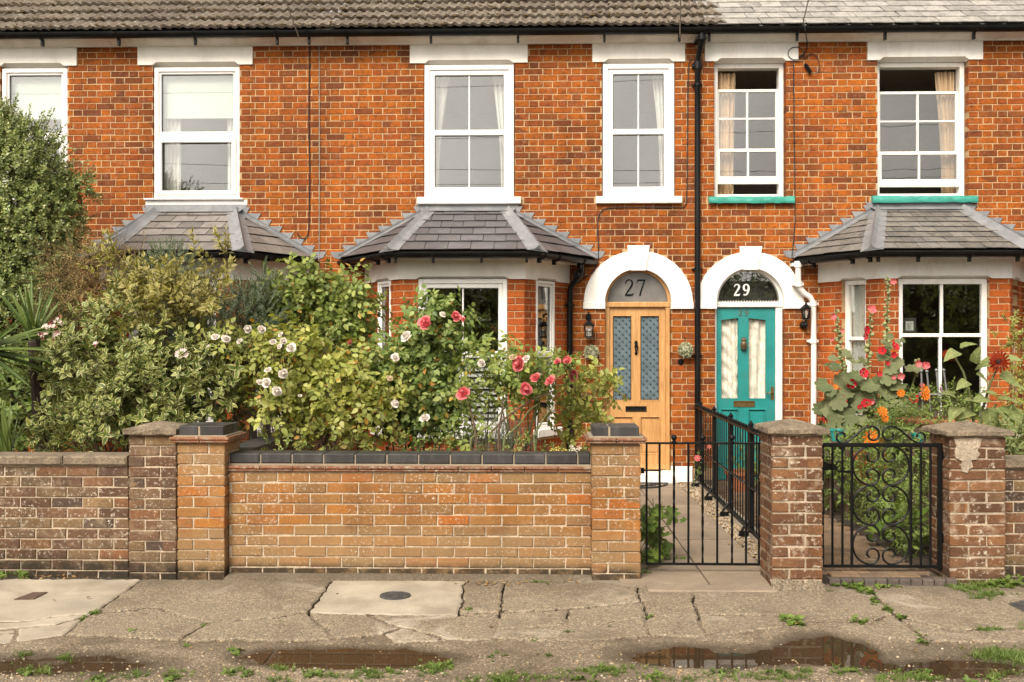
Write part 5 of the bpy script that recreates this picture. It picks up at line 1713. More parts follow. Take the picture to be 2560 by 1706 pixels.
def water_mat():
    m, nt, b = newmat("brown_puddle_water")
    b.inputs["Base Color"].default_value = (.05, .033, .018, 1); b.inputs["Roughness"].default_value = .015
    b.inputs["Specular IOR Level"].default_value = .5
    tr = nd(nt, "ShaderNodeBsdfTransparent", None, Color=(.62, .50, .36))
    gl = nd(nt, "ShaderNodeBsdfGlossy", None, Color=(1, 1, 1), Roughness=.01)
    df = nd(nt, "ShaderNodeBsdfDiffuse", None, Color=(.075, .05, .028))
    m1 = nd(nt, "ShaderNodeMixShader", None, Fac=.5); nt.links.new(tr.outputs[0], m1.inputs[1]); nt.links.new(df.outputs[0], m1.inputs[2])
    fr = nd(nt, "ShaderNodeFresnel", None, IOR=1.33)
    m2 = nd(nt, "ShaderNodeMixShader", None, Fac=math_(nt, 'MULTIPLY', fr.outputs[0], .6)); nt.links.new(m1.outputs[0], m2.inputs[1]); nt.links.new(gl.outputs[0], m2.inputs[2])
    nt.links.new(m2.outputs[0], nt.nodes["Material Output"].inputs[0])
    return m
m_water = water_mat()
for (xa, xb, lab) in ((-3.2, -1.42, "shallow brown puddle at the road edge below the brown wall"), (-1.40, .15, "brown puddle at the road edge in front of the tan wall"), (.17, 3.3, "long brown puddle at the road edge in front of the gates")):
    wm = MB(); wm.add([(xa, 4.55, WATER), (xb, 4.55, WATER), (xb, 5.78, WATER), (xa, 5.78, WATER)], [(0, 1, 2, 3)])
    wm.build("puddle", m_water, None, kind="structure", label=lab)

# iron covers
m_castiron = mat("grey_cast_iron", (.085,.083,.082), .55, metal=.3, var=.3, vs=20, fine=.2, bump=.4, dirt=(.2,.17,.13), dirt_s=20, dirt_amt=.4)
m_rust = mat("rusty_brown_iron", (.10,.062,.042), .8, var=.3, vs=20, fine=.2, bump=.5)
c = at_z(988, 1490, .0)
cv = empty("round_cover", (c.x, c.y, 0), "small round grey iron cover set in the pale concrete slab", "manhole cover")
k = MB(); k.lathe([(.100, -.03), (.100, .006), (.094, .008), (.092, .004), (.002, .004)], c.x, c.y, 32); k.build("rim", m_castiron, cv)
for i in range(9):
    y = -.076 + i*.019
    hw = math.sqrt(max(0, .086**2 - y*y))
    b = MB()
    for j in range(int(hw*2/.020)):
        b.box(c.x-hw+j*.020, c.x-hw+j*.020+.013, c.y+y-.005, c.y+y+.005, .004, .0075)
    b.build("tread_row", m_castiron, cv)
cs = [at_z(*p) for p in ((35, 1501), (80, 1484), (119, 1483), (85, 1500))]
cv = empty("square_cover", tuple(sum(cs, Vector())/4), "small rusty square iron cover in the pale concrete on the far left", "manhole cover")
k = MB(); k.slab([(p.x, p.y) for p in cs], -.03, .007); k.build("plate", m_rust, cv)
for i in range(7):
    a, b = cs[0].lerp(cs[1], (i+.5)/7), cs[3].lerp(cs[2], (i+.5)/7)
    t = MB(); t.tube([(a.lerp(b, .06).x, a.lerp(b, .06).y, .008), (a.lerp(b, .94).x, a.lerp(b, .94).y, .008)], .003, 4); t.build("tread", m_rust, cv)
cs = [at_z(*p) for p in ((2520, 1512), (2580, 1500), (2980, 1518), (2560, 1532))]
cv = empty("grey_cover", tuple(sum(cs, Vector())/4), "grey iron cover at the far right edge of the pavement", "manhole cover")
k = MB(); k.slab([(p.x, p.y) for p in cs], -.03, .007); k.build("plate", m_castiron, cv)
k = MB()
for i in range(5):
    a, b = cs[0].lerp(cs[1], (i+.5)/5), cs[3].lerp(cs[2], (i+.5)/5); k.tube([(a.x, a.y, .009), (b.x, b.y, .009)], .003, 4)
k.build("tread", m_castiron, cv)

# ------------------------------------------------------------------ garden ground and paths
def sheet(name, x0, x1, y0, y1, z0, z1, m, label): 
    mb = MB(); mb.box(x0, x1, y0, y1, z0, z1); return mb.build(name, m, None, kind="structure", label=label)
sheet("garden_bed", -7.5, -2.3, 7.15, YF+.1, -.1, .04, m_soil, "soil of the left front garden")
sheet("garden_bed", -2.15, .50, 7.1, YF+.1, -.1, .05, m_soil, "soil of the middle front garden")
sheet("garden_bed", 2.721, 8.0, 7.25, YF+.1, -.1, .05, m_soil, "soil of the right front garden")
m_slabs = mat("buff_concrete_paving", (.27,.21,.15), .9, var=.25, vs=3, fine=.1, bump=.3, island=.12, dirt=(.17,.125,.08), dirt_s=3, dirt_amt=.5)
pth = sheet("path", .50, 1.66, 6.98, YF+.02, -.1, -.012, m_soil, "paved path to the oak door")
rr = random.Random(3)
yy = 6.78
for r in range(9):
    y1 = yy + (.34 if r == 0 else .6)
    for (a, b) in ((.57, 1.168), (1.176, 1.65)):
        if y1 > YF-.2: y1 = YF-.2
        s = MB(); t = rr.uniform(-.003, .003)
        if y1-yy > .1:
            s.slab([(a+.003, yy+.004), (b-.003, yy+.004), (b-.003, y1-.004), (a+.003, y1-.004)], -.02, .012+t); s.build("paving_slab", m_slabs, pth)
    yy = y1
dst = MB(); dst.box(.74, 1.60, 6.62, 6.778, -.05, .008, c=.01); dst.build("threshold_strip", m_slabs, pth)
m_paver = brick_mat("brown_block_paver", [(.20,.135,.085),(.26,.17,.10),(.17,.115,.075),(.23,.16,.11)], .35, 18, (.10,.075,.05), lichen=.3, lich_s=40, moss=None)
pth9 = sheet("brick_path", 1.90, 2.72, 6.86, YF+.02, -.1, .028, m_soil, "block paved path to the teal door")
pm = MB(); pm.box(-.5, .5, 0, 0.06, -.5, .5)
def paver_mesh(sd):
    vs, fs = brick_tpl(.2, .1, sd, .06, .004, .002)
    mb = MB(); mb.add([(x*.2, z*.1, -y) for x, y, z in vs], fs); return mb.mesh("paver", m_paver)
pms = [paver_mesh(s) for s in range(4)]
k = 0
for r in range(46):
    y = 6.90 + r*.104 + .05
    x = 1.93 + (0 if r % 2 else .102)
    while x < 2.62:
        if k < 300 and y < YF-.1:
            Mx = Matrix.Translation((x+.1, y, .046+rr.uniform(-.002, .003))) @ Matrix.Rotation(rr.uniform(-.01, .01), 4, 'Z')
            inst("paver", pms[rr.randrange(4)], pth9, Mx); k += 1
        x += .2035
m_edge = mat('dark_brown_edging_brick', (.10,.078,.064), .8, var=.3, vs=12, fine=.2, bump=.4, island=.2)
for i in range(11):
    b = MB(); x = 1.99 + i*.0785
    b.box(x, x+.073, 6.80, 6.868, -.02, .044, c=.006); b.build("edging_brick", m_edge, pth9)
# gravel between slabs and railing
m_gravel = brick_mat("gravel_stone", [(.34,.25,.15),(.48,.40,.28),(.25,.16,.09),(.40,.27,.14),(.55,.48,.38),(.20,.15,.11)], .2, 30, (.2,.15,.1), bump=.2)
sheet("gravel_bed", 1.661, 1.96, 7.1, YF-.05, -.1, .0, m_soil, "earth under the gravel strip")
tpl = MB(); tpl.ball((0, 0, 0), 1, 6, 4); ch = mb_chunk(tpl)
N = 4200
off = np.stack([rng.uniform(1.655, 1.90, N), rng.uniform(7.05, YF-.1, N), rng.uniform(.0, .016, N)], 1)
off[:, 0] += np.where(rng.random(N) < .06, -rng.uniform(0, .12, N), 0)
s = rng.uniform(.005, .013, N); Ms = np.zeros((N, 3, 3)); a = rng.uniform(0, 6.28, N)
Ms[:, 0, 0] = np.cos(a)*s*1.3; Ms[:, 0, 1] = -np.sin(a)*s; Ms[:, 1, 0] = np.sin(a)*s*1.3; Ms[:, 1, 1] = np.cos(a)*s; Ms[:, 2, 2] = s*.7
ch.inst(Ms, off).build("gravel", m_gravel, None, smooth=True, kind="stuff", label="strip of loose tan gravel beside the iron railing", cat="gravel")
# half-round mat
m_rubber = mat("black_rubber", (.02,.02,.021), .7, var=.3, vs=30)
dm = empty("doormat", (FX(1600), YF-.4, .014), "half-round black openwork doormat at the oak door step", "doormat")
mcx, mcy = DOOR27[0]+.37, YF-.205
f = MB()
n = 30; r0, r1 = .30, .345
ro_ = [(mcx+r1*math.cos(math.pi+math.pi*i/n), mcy+.42*math.sin(math.pi+math.pi*i/n)) for i in range(n+1)]
ri_ = [(mcx+r0*math.cos(math.pi+math.pi*i/n), mcy-.02+.355*math.sin(math.pi+math.pi*i/n)) for i in range(n+1)]
for i in range(n): f.slab([ro_[i], ro_[i+1], ri_[i+1], ri_[i]], .013, .026)
f.box(mcx-r1, mcx+r1, mcy-.03, mcy, .013, .026)
f.build("rim", m_rubber, dm)
for q in range(5):
    s_ = MB(); t0 = math.pi + math.pi*(q+.5)/5
    cx, cy = mcx+.19*math.cos(t0), mcy-.04+.21*math.sin(t0)
    s_.tube([(cx+(.065-.0022*i)*math.cos(i*.5), cy+(.065-.0022*i)*math.sin(i*.5), .019) for i in range(26)], .008, 5); s_.build("scroll", m_rubber, dm)

# ------------------------------------------------------------------ garden walls and piers
def garden_wall(name, x0, x1, yface, depth, ztop, m, mm, label, cat, group, bond='stretcher', courses=None, start=0, z0=-.06, course=.0748, seed=0, sides=(), jw=.0105):
    o = empty(name, ((x0+x1)/2, yface+depth/2, 0), label, cat, group)
    mb = MB(); mb.box(x0+.006, x1-.006, yface+.006, yface+depth-.006, -.1, ztop)
    body = mb.build("mortar_bed", mm, o)
    T = Matrix.Translation((0, yface, 0))
    nc = int((ztop - z0)/course)
    zb = ztop - nc*course
    brick_panel(body, T, x0, x1, zb, ztop+.001, m, (), course=course, S=.2155, H=.1025, j=jw, bond=bond, start=start, n_obj=300, jit=.004, seed=seed)
    for s in sides:
        if s == 'R': T2, L = frame_T(Vector((x1, yface, 0)), Vector((x1, yface+depth, 0)))
        else: T2, L = frame_T(Vector((x0, yface+depth, 0)), Vector((x0, yface, 0)))
        # rows turned so that headers answer stretchers at the corner
        brick_panel(body, T2, .001, L-.001, zb, ztop+.001, m, (), course=course, bond=bond if bond == 'pier' else 'stretcher', j=jw, start=.05, n_obj=120, jit=.004, seed=seed+7)
    return o
def cap_blue(o, x0, x1, y0, y1, z0, nsplit):
    """two creasing tiles and two blue bricks on top"""
    for i, (e, za, zb) in enumerate(((.035, z0+.002, z0+.020), (.045, z0+.022, z0+.040))):
        n = 2
        for k in range(n):
            t = MB(); a = x0-e+(x1-x0+2*e)*k/n; b = x0-e+(x1-x0+2*e)*(k+1)/n
            t.box(a+.002, b-.002, y0-e, y1+e, za, zb, c=.004); t.build("creasing_tile", m_creasing, o)
    c = MB(); c.box(x0-.02, x1+.02, y0-.02, y1+.02, z0+.0405, z0+.05); c.build("mortar_joint", m_bluejoint, o)
    zc = z0+.05
    xm = x0 + (x1-x0)*nsplit
    for (a, b) in ((x0+.008, xm-.005), (xm+.005, x1-.008)):
        for (p, q) in ((y0+.008, y0+(y1-y0)*.62-.004), (y0+(y1-y0)*.62+.004, y1-.008)):
            k = MB(); k.box(a, b, p, q, zc, zc+.066, c=.006); k.build("blue_brick", m_blue, o)
    j = MB(); j.box(x0+.012, x1-.012, y0+.012, y1-.012, zc, zc+.062); j.build("mortar_joint", m_bluejoint, o)
def cap_stone(o, x0, x1, y0, y1, z0, e, h, rise, seed=0, chip=None):
    mb = MB(); rr = random.Random(seed); n = 7
    vs = []; fs = []
    ring = []
    P = [(x0-e, y0-e), (x1+e, y0-e), (x1+e, y1+e), (x0-e, y1+e)]
    for i in range(4):
        a, b = P[i], P[(i+1) % 4]
        for k in range(n): ring.append((a[0]+(b[0]-a[0])*k/n, a[1]+(b[1]-a[1])*k/n))
    N = len(ring); cx, cy = (x0+x1)/2, (y0+y1)/2
    for (sc_, z) in ((.985, z0), (1.0, z0+.006), (1.0, z0+h-.006), (.985, z0+h), (.5, z0+h+rise*.52)):
        for (x, y) in ring: vs.append((cx+(x-cx)*sc_+rr.uniform(-.003, .003), cy+(y-cy)*sc_+rr.uniform(-.003, .003), z+rr.uniform(-.003, .003)))
    for l in range(4):
        for i in range(N): fs.append((l*N+i, l*N+(i+1) % N, (l+1)*N+(i+1) % N, (l+1)*N+i))
    vs.append((cx, cy, z0+h+rise)); t = len(vs)-1
    for i in range(N): fs.append((4*N+i, 4*N+(i+1) % N, t))
    fs.append(tuple(range(N-1, -1, -1)))
    mb.add(vs, fs); mb.build("capstone", m_capstone, o)
def PX(px, Y): return FX(px, Y)
g_w, g_p = "low brick garden walls", "brick gate piers"
YW = 7.0
# left wall
x1_ = PX(321, 7.08)
o = garden_wall("garden_wall", PX(-480, 7.08), x1_, 7.08, .22, .765, m_gb_brown, m_mortar_g, "low brown brick garden wall with stone coping on the far left", "wall", g_w, start=.02, seed=61)
for i in range(5):
    L = (x1_-PX(-480, 7.08))/5; a = PX(-480, 7.08)+i*L
    c = MB(); c.box(a+.003, a+L-.003, 7.05, 7.33, .767, .835, c=.012); c.build("coping_stone", m_capstone, o)
o = garden_wall("gate_pier", PX(322, 6.98), PX(440.5, 6.98), 6.98, .33, .998, m_gb_brown, m_mortar_g, "brown brick pier with a sloping stone cap, at the end of the left wall", "pier", g_p, bond='pier', seed=62, sides=('R', 'L'))
cap_stone(o, PX(322, 6.98)+.02, PX(440.5, 6.98)-.03, 6.98, 7.31, 1.0, .045, .04, .045, 1)
xa, xb = PX(443.5, 6.92), PX(561, 6.92)
o = garden_wall("gate_pier", xa, xb, 6.92, .36, .948, m_gb_tan, m_mortar_g, "tan brick pier with a blue brick cap, left end of the middle wall", "pier", g_p, bond='pier', seed=63, sides=('R', 'L'))
cap_blue(o, xa, xb, 6.92, 7.28, .948, .45)
xa2, xb2 = PX(1480, 6.92), PX(1601, 6.92)
o = garden_wall("gate_pier", xa2, xb2, 6.92, .34, .948, m_gb_tan, m_mortar_g, "tan brick pier with a blue brick cap, beside the plain iron gate", "pier", g_p, bond='pier', seed=64, sides=('R', 'L'))
cap_blue(o, xa2, xb2, 6.92, 7.26, .948, .36)
o = garden_wall("garden_wall", xb+.001, xa2-.001, YW, .22, .738, m_gb_tan, m_mortar_g, "low tan brick garden wall topped with blue bricks in front of the roses", "wall", g_w, start=.1, seed=65)
for (e, za, zb) in ((.018, .740, .757), (.028, .759, .777)):
    n = 11; L = (xa2-xb)/n
    for k in range(n):
        t = MB(); zo = random.Random(k).uniform(-.0015, .0015)
        t.box(xb+k*L+.002, xb+(k+1)*L-.002, YW-e, YW+.22+e, za, zb+zo, c=.004); t.build("creasing_tile", m_creasing, o)
t = MB(); t.box(xb+.002, xa2-.002, YW+.004, YW+.21, .7775, .792); t.box(xb+.002, xa2-.002, YW+.012, YW+.205, .793, .855); t.build("mortar_joint", m_bluejoint, o)
x = xb+.01; k = 0
while x < xa2-.02:
    e = min(x+.2155, xa2-.006)
    t = MB(); t.box(x, e, YW+.003, YW+.214, .793, .863+random.Random(k+9).uniform(-.002, .002), c=.008); t.build("blue_brick", m_blue, o)
    x = e+.009; k += 1
# dividing wall running back between the left and middle gardens
o = empty("garden_wall", (-2.25, 9.0, 0), "low wall with blue brick coping running back from the tan pier to the house", "wall", g_w)
t = MB(); t.box(-2.33, -2.13, 7.29, YF-.02, -.1, .745); B_ = t.build("mortar_bed", m_mortar_g, o)
T2, L = frame_T(Vector((-2.125, 7.29, 0)), Vector((-2.125, YF-.02, 0)))
brick_panel(B_, T2, 0, L, .0, .746, m_gb_tan, (), course=.0748, bond='stretcher', n_obj=15, seed=77)
for (e, za, zb) in ((.02, .748, .765), (.03, .767, .785)):
    t = MB(); t.box(-2.33-e, -2.125+e, 7.32, YF-.03, za, zb); t.build("creasing_course", m_creasing, o)
for i in range(20):
    y = 7.32+i*.2245
    if y > YF-.25: break
    t = MB(); t.box(-2.335, -2.12, y, y+.215, .787, .856, c=.006); t.build("blue_brick", m_blue, o)
# right-hand piers and wall
xc, xd = PX(1930, 6.72), PX(2057, 6.72)
o = garden_wall("gate_pier", xc, xd, 6.72, .36, 1.035, m_gb_old, m_mortar_old, "crumbling brown brick pier with a pointed stone cap between the two gates", "pier", g_p, bond='pier', seed=66, sides=('L', 'R'), jw=.0145)
cap_stone(o, xc, xd, 6.72, 7.08, 1.037, .035, .036, .055, 2)
t = MB(); rr = random.Random(5)
n = 26; hs_ = [.03+.045*rr.random() for _ in range(n+1)]
for i in range(n+1):
    if 0 < i < n: hs_[i] = .5*hs_[i]+.25*(hs_[i-1]+hs_[i+1])
vs = []; fs = []
for i in range(n+1):
    x = xc-.012+(xd-xc+.024)*i/n
    vs += [(x, 6.668+rr.uniform(-.006, .006), -.03), (x, 6.690+rr.uniform(-.004, .004), hs_[i]*.6), (x, 6.722, hs_[i])]
for i in range(n): fs += [(3*i, 3*i+3, 3*i+4, 3*i+1), (3*i+1, 3*i+4, 3*i+5, 3*i+2)]
t.add(vs, fs)
t.build("cement_skirt", m_agg, o)
xe, xf = PX(2375, 6.9), PX(2514, 6.9)
o = garden_wall("gate_pier", xe, xf, 6.9, .36, 1.006, m_gb_old, m_mortar_old, "weathered brown brick pier with a pointed stone cap and a pale patched corner", "pier", g_p, bond='pier', seed=67, sides=('L',), jw=.0135)
cap_stone(o, xe, xf, 6.9, 7.26, 1.008, .04, .036, .055, 3)
m_render = mat("crumbling_pale_render", (.40,.325,.24), .95, var=.3, vs=14, fine=.25, bump=1.0, bs=60, bd=.01, dirt=(.2,.14,.09), dirt_s=14, dirt_amt=.6)
t = MB(); rr = random.Random(8)
pl_ = [at_y(x+random.Random(x).uniform(-4, 4), y+random.Random(y).uniform(-3, 3), 6.9) for x, y in ((2384, 1095), (2400, 1093), (2418, 1095), (2436, 1093), (2455, 1096), (2448, 1107), (2452, 1118), (2444, 1127), (2450, 1138), (2441, 1148), (2430, 1152), (2434, 1165), (2424, 1174), (2416, 1186), (2404, 1178), (2399, 1164), (2402, 1152), (2390, 1144), (2385, 1130), (2389, 1116))]
t.prism([(p.x+rr.uniform(-.005, .005), p.z+rr.uniform(-.005, .005)) for p in reversed(pl_)], 6.8895, 6.91); t.build("render_patch", m_render, o)
o = garden_wall("garden_wall", xf+.001, xf+2.4, 7.05, .22, .765, m_gb_brown, m_mortar_g, "low brown brick garden wall with stone coping on the far right", "wall", g_w, start=.07, seed=68)
for i in range(3):
    c = MB(); c.box(xf+.004+i*.8, xf+.796+i*.8, 7.02, 7.30, .767, .835, c=.012); c.build("coping_stone", m_capstone, o)

# ------------------------------------------------------------------ gates and railing
def twist_bar(mb, x, y, z0, z1, r, tw=False):
    if not tw:
        mb.tube([(x, y, z0), (x, y, z1)], r, 6)
    else:
        n = 26; P = [(x, y, z0+(z1-z0)*i/n) for i in range(n+1)]
        ra = [r*1.12 if .25 < i/n < .8 else r for i in range(n+1)]
        mb.tube(P, ra, 4, twist=.55)
yg = 7.12
gx0, gx1 = PX(1614, yg), PX(1900, yg)
zt, zb = .932, .072
G = empty("iron_gate", ((gx0+gx1)/2, yg, 0), "plain black iron gate with three ball finials, in front of the oak door", "gate", "black iron gates")
f = MB(); f.box(gx0, gx1, yg-.008, yg+.008, zt-.007, zt+.007); f.box(gx0, gx1, yg-.008, yg+.008, zb-.008, zb+.008)
f.box(gx0, gx0+.014, yg-.007, yg+.007, zb, zt); f.box(gx1-.014, gx1, yg-.007, yg+.007, zb, zt)
f.build("frame", m_iron, G)
for i, p in enumerate((1649, 1685, 1721, 1756.5, 1793, 1830, 1865)):
    b = MB(); x = PX(p, yg); tall = i in (1, 3, 5)
    twist_bar(b, x, yg, zb, zt+(.02 if tall else 0), .0085, tw=(i % 2 == 1)); B_ = b.build("bar", m_iron, G)
    if tall:
        q = MB(); q.tube([(x, yg, zt), (x, yg, zt+.012), (x, yg, zt+.022)], [.016, .018, .008], 8); q.ball((x, yg, zt+.040), .021, 12, 8); q.build("ball_finial", m_iron, B_, smooth=True)
l = MB(); zl = at_y(1640, 1176, yg).z; l.box(gx0-.035, PX(1652, yg), yg-.012, yg-.006, zl-.006, zl+.006); l.box(gx0-.035, gx0-.01, yg-.02, yg+.02, zl-.022, zl+.016); l.build("hinge", m_iron, G)
l = MB(); zl = at_y(1890, 1190, yg).z; l.box(PX(1876, yg), gx1+.05, yg-.014, yg-.006, zl-.006, zl+.006); l.tube([(gx1-.02, yg-.02, zl-.01), (gx1+.05, yg-.02, zl-.005)], .014, 6); l.build("latch", m_iron, G)
# scroll gate
yg = 7.02
gx0, gx1 = PX(2053, yg), PX(2355, yg)
zt, zb = at_y(2200, 1113, yg).z, at_y(2200, 1416, yg).z
G = empty("iron_gate", ((gx0+gx1)/2, yg, 0), "ornate black iron gate with a column of scrolls and scrolled cresting", "gate", "black iron gates")
f = MB(); f.box(gx0, gx1, yg-.010, yg+.010, zt-.014, zt+.014, c=.003); f.box(gx0, gx1, yg-.009, yg+.009, zb-.010, zb+.010, c=.003)
f.box(gx0, gx0+.018, yg-.009, yg+.009, zb, zt, c=.003); f.box(gx1-.030, gx1, yg-.012, yg+.012, zb-.02, zt, c=.004)
f.build("frame", m_iron, G)
for p in (2081, 2106, 2129.5, 2277, 2302, 2326):
    b = MB(); twist_bar(b, PX(p, yg), yg, zb, zt, .0085 if p not in (2129.5, 2277) else .010); b.build("bar", m_iron, G)
def gp(px, py): 
    q = at_y(px, py, yg); return (q.x, yg, q.z)
def scroll_pts(cx, cy, r, sgn_x, sgn_y):
    """big open C with a tight curl at its end, in photo pixels"""
    out = []
    return out
b3 = lambda x, y: (1700+x*.4503, 1000+y*.4503)
def spiral(cx, cy, r0, r1, a0, a1, n=26):
    return [(cx+(r0+(r1-r0)*i/n)*math.cos(a0+(a1-a0)*i/n), cy+(r0+(r1-r0)*i/n)*math.sin(a0+(a1-a0)*i/n)) for i in range(n+1)]
rb = .0074
# pairs of C scrolls: three tiers, two mirrored columns
for tier in (365, 585, 805):
    for sg in (-1, 1):
        cx = 1115
        big = []
        ox = cx + sg*54
        # outer C from upper curl round to lower curl
        P = []
        for i in range(31):
            t = -math.pi/2*1.0 + math.pi*i/30        # right half for sg=1
            P.append((ox + sg*(102*math.cos(t)), tier + 108*math.sin(t)))
        # upper loop: from the top inwards and round
        up = spiral(ox, tier-54, 54, 15, -math.pi/2, -math.pi/2 - sg*math.pi*2*.92)
        lo = spiral(ox, tier+54, 54, 15, math.pi/2, math.pi/2 + sg*math.pi*2*.92)
        path = list(reversed(up)) + P[1:-1] + lo
        s = MB(); s.tube([gp(*b3(x, y)) for x, y in path], rb, 6); s.build("scroll", m_iron, G, smooth=True)
for sg in (-1, 1):
    # cresting: S-curve from the inner curl over the hump down to the outer curl
    cx = 1115
    inner = spiral(cx+sg*48, 195, 48, 15, -math.pi/2, -math.pi/2 - sg*math.pi*1.72, 24)
    hump = [(cx+sg*48, 147), (cx+sg*75, 150), (cx+sg*105, 165), (cx+sg*140, 195), (cx+sg*175, 225), (cx+sg*205, 240)]
    outer = spiral(cx+sg*215, 204, 38, 13, math.pi/2, math.pi/2 - sg*math.pi*1.55, 22)
    path = list(reversed(inner)) + hump[1:] + outer[1:]
    s = MB(); s.tube([gp(*b3(x, y)) for x, y in path], rb, 6); s.build("cresting_scroll", m_iron, G, smooth=True)
l = MB(); l.prism([(gp(*b3(787, 340))[0], gp(*b3(787, 392))[2]), (gp(*b3(880, 392))[0], gp(*b3(880, 392))[2]), (gp(*b3(880, 372))[0], gp(*b3(880, 372))[2]), (gp(*b3(787, 338))[0], gp(*b3(787, 338))[2])], yg+.016, yg+.024)
l.tube([gp(*b3(x, y)) for x, y in spiral(885, 362, 18, 18, math.pi, 2.2*math.pi, 12)], .006, 5)
l.box(gp(*b3(880, 0))[0], gp(*b3(950, 0))[0], yg+.014, yg+.022, gp(0, b3(0, 392)[1])[2], gp(0, b3(0, 380)[1])[2])
l.build("latch", m_iron, G)
for zz_ in (1140, 1345):
    h = MB(); p = gp(2356, zz_); h.box(p[0], p[0]+.03, yg-.015, yg+.02, p[2]-.03, p[2]+.03, c=.004); h.build("hinge", m_iron, G)
# railing between the two paths
Ra, Rb = Vector((1.875, YF-.06, 0)), Vector((1.79, 7.10, 0))
RL = (Rb-Ra).length; rd_ = (Rb-Ra).normalized()
RO = empty("iron_railing", (Ra.lerp(Rb, .5).x, Ra.lerp(Rb, .5).y, 0), "black iron railing with ball-topped bars running from the house to the middle pier", "railing")
zt, zb = .905, .07
def rbox(mb, s0, s1, hw, z0, z1):
    p, q = Ra+rd_*s0, Ra+rd_*s1; n = Vector((-rd_.y, rd_.x, 0))*hw
    vs = [p-n, q-n, q+n, p+n]
    mb.add([(v.x, v.y, z0) for v in vs]+[(v.x, v.y, z1) for v in vs], [(0, 1, 5, 4), (1, 2, 6, 5), (2, 3, 7, 6), (3, 0, 4, 7), (4, 5, 6, 7), (3, 2, 1, 0)])
for (z0, z1, hw) in ((zt-.012, zt+.004, .018), (zb-.012, zb+.010, .018), (.42, .432, .012)):
    m_ = MB(); rbox(m_, 0, RL, hw, z0, z1); m_.build("rail", m_iron, RO)
nb_ = 39
barm = None
for i in range(nb_):
    s = .06 + i*(RL-.1)/(nb_-1)
    p = Ra+rd_*s
    post = i % 8 == 3
    b = MB()
    if post:
        b.box(p.x-.016, p.x+.016, p.y-.016, p.y+.016, .0, zt+.045); 
        b.lathe([(.024, 0), (.026, .008), (.002, .045)], p.x, p.y, 4, 0, zt+.045)
        b.box(p.x-.10, p.x-.016, p.y-.012, p.y+.012, .015, .055); b.tube([(p.x-.10, p.y, .02), (p.x-.06, p.y, .09), (p.x-.016, p.y, .14)], .012, 5)
        b.build("post", m_iron, RO)
    else:
        tall = i % 2 == 0 or True
        b.tube([(p.x, p.y, zb), (p.x, p.y, zt+.012)], .0065, 5); B_ = b.build("bar", m_iron, RO)
        if i % 1 == 0:
            q = MB(); q.tube([(p.x, p.y, zt+.004), (p.x, p.y, zt+.014)], .010, 6); q.ball((p.x, p.y, zt+.026), .0155, 8, 6); q.build("ball_finial", m_iron, B_, smooth=True)
kb = MB(); p0, p1 = Ra+Vector((.03, 0, 0)), Rb+Vector((.03, 0, 0))
kb.slab([(p0.x-.05, p0.y), (p1.x-.05, p1.y), (p1.x+.06, p1.y), (p0.x+.06, p0.y)], -.05, .045); kb.build("concrete_edging", m_conc, None, kind="structure", label="low concrete edging under the iron railing")
# ------------------------------------------------------------------ planting
def leaf_chunk(L=1.0, W=.5, fold=.15, droop=.2, kind='ovate', n=3, mi=0, wave=0.0):
    """one leaf lying along +y, normal +z: folded along the midrib, drooping to the tip"""
    V = [(0, 0, 0)]; U = [(.5, 0)]; F = []
    for i in range(1, n+1):
        v = i/(n+1)
        if kind == 'ovate': w = math.sin(math.pi*v**.75)**.9
        elif kind == 'lance': w = math.sin(math.pi*v**.9)
        elif kind == 'heart': w = math.sin(math.pi*(v*.90+.10)**.62)**.85
        elif kind == 'strap': w = min(1, v*8)*(1-v**3)
        else: w = math.sqrt(max(0, 1-(2*v-1)**2))
        y = v*L; zc = -droop*L*v*v
        h = w*W/2
        wv = wave*math.sin(v*19)
        V += [(-h, y, zc+fold*h*2*.8+wv), (0, y, zc), (h, y, zc+fold*h*2*.8-wv)]
        U += [(0, v), (.5, v), (1, v)]
    V.append((0, L, -droop*L)); U.append((.5, 1))
    t = len(V)-1
    F += [(0, 2, 1), (0, 3, 2)]
    for i in range(n-1):
        a, b = 1+3*i, 1+3*(i+1)
        F += [(a, a+1, b+1, b), (a+1, a+2, b+2, b+1)]
    a = 1+3*(n-1)
    F += [(a, a+1, t), (a+1, a+2, t)]
    return Chunk.from_faces(V, F, U, mi)
def nrm(v):
    v = np.array(v, float); return v/ (np.linalg.norm(v)+1e-12)
def leaf_frame(d, up, size):
    d = nrm(d); n = np.array(up, float); n = n - n.dot(d)*d
    if np.linalg.norm(n) < 1e-4: n = np.cross(d, [1, 0, .3])
    n = nrm(n); x = np.cross(d, n)
    return np.stack([x, d, n], 1)*size
class Sprig:
    """a twig along +z with leaves; kept as leaf placements so that single leaves can become objects"""
    def __init__(s, leaf, twig_pts, twig_r, placements, twig_mi=1):
        s.leaf = leaf; s.pl = placements
        mb = MB()
        for (pts, r) in zip(twig_pts, twig_r): mb.tube(pts, r, 3, twig_mi, cap=False)
        s.twig = mb_chunk(mb) if mb.v else None
        s.full = Chunk.merge([leaf.moved(M, o) for (M, o) in placements] + ([s.twig] if s.twig else []))
def frames(axis, spin):
    """rotation matrices taking +z to axis, turned by spin"""
    z = axis/np.linalg.norm(axis, axis=1)[:, None]
    h = np.where(np.abs(z[:, 2:3]) > .95, np.array([[1., 0, 0]]), np.array([[0., 0, 1]]))
    x = np.cross(h, z); x /= np.linalg.norm(x, axis=1)[:, None]
    y = np.cross(z, x)
    c, s = np.cos(spin)[:, None], np.sin(spin)[:, None]
    return np.stack([x*c+y*s, -x*s+y*c, z], 2)
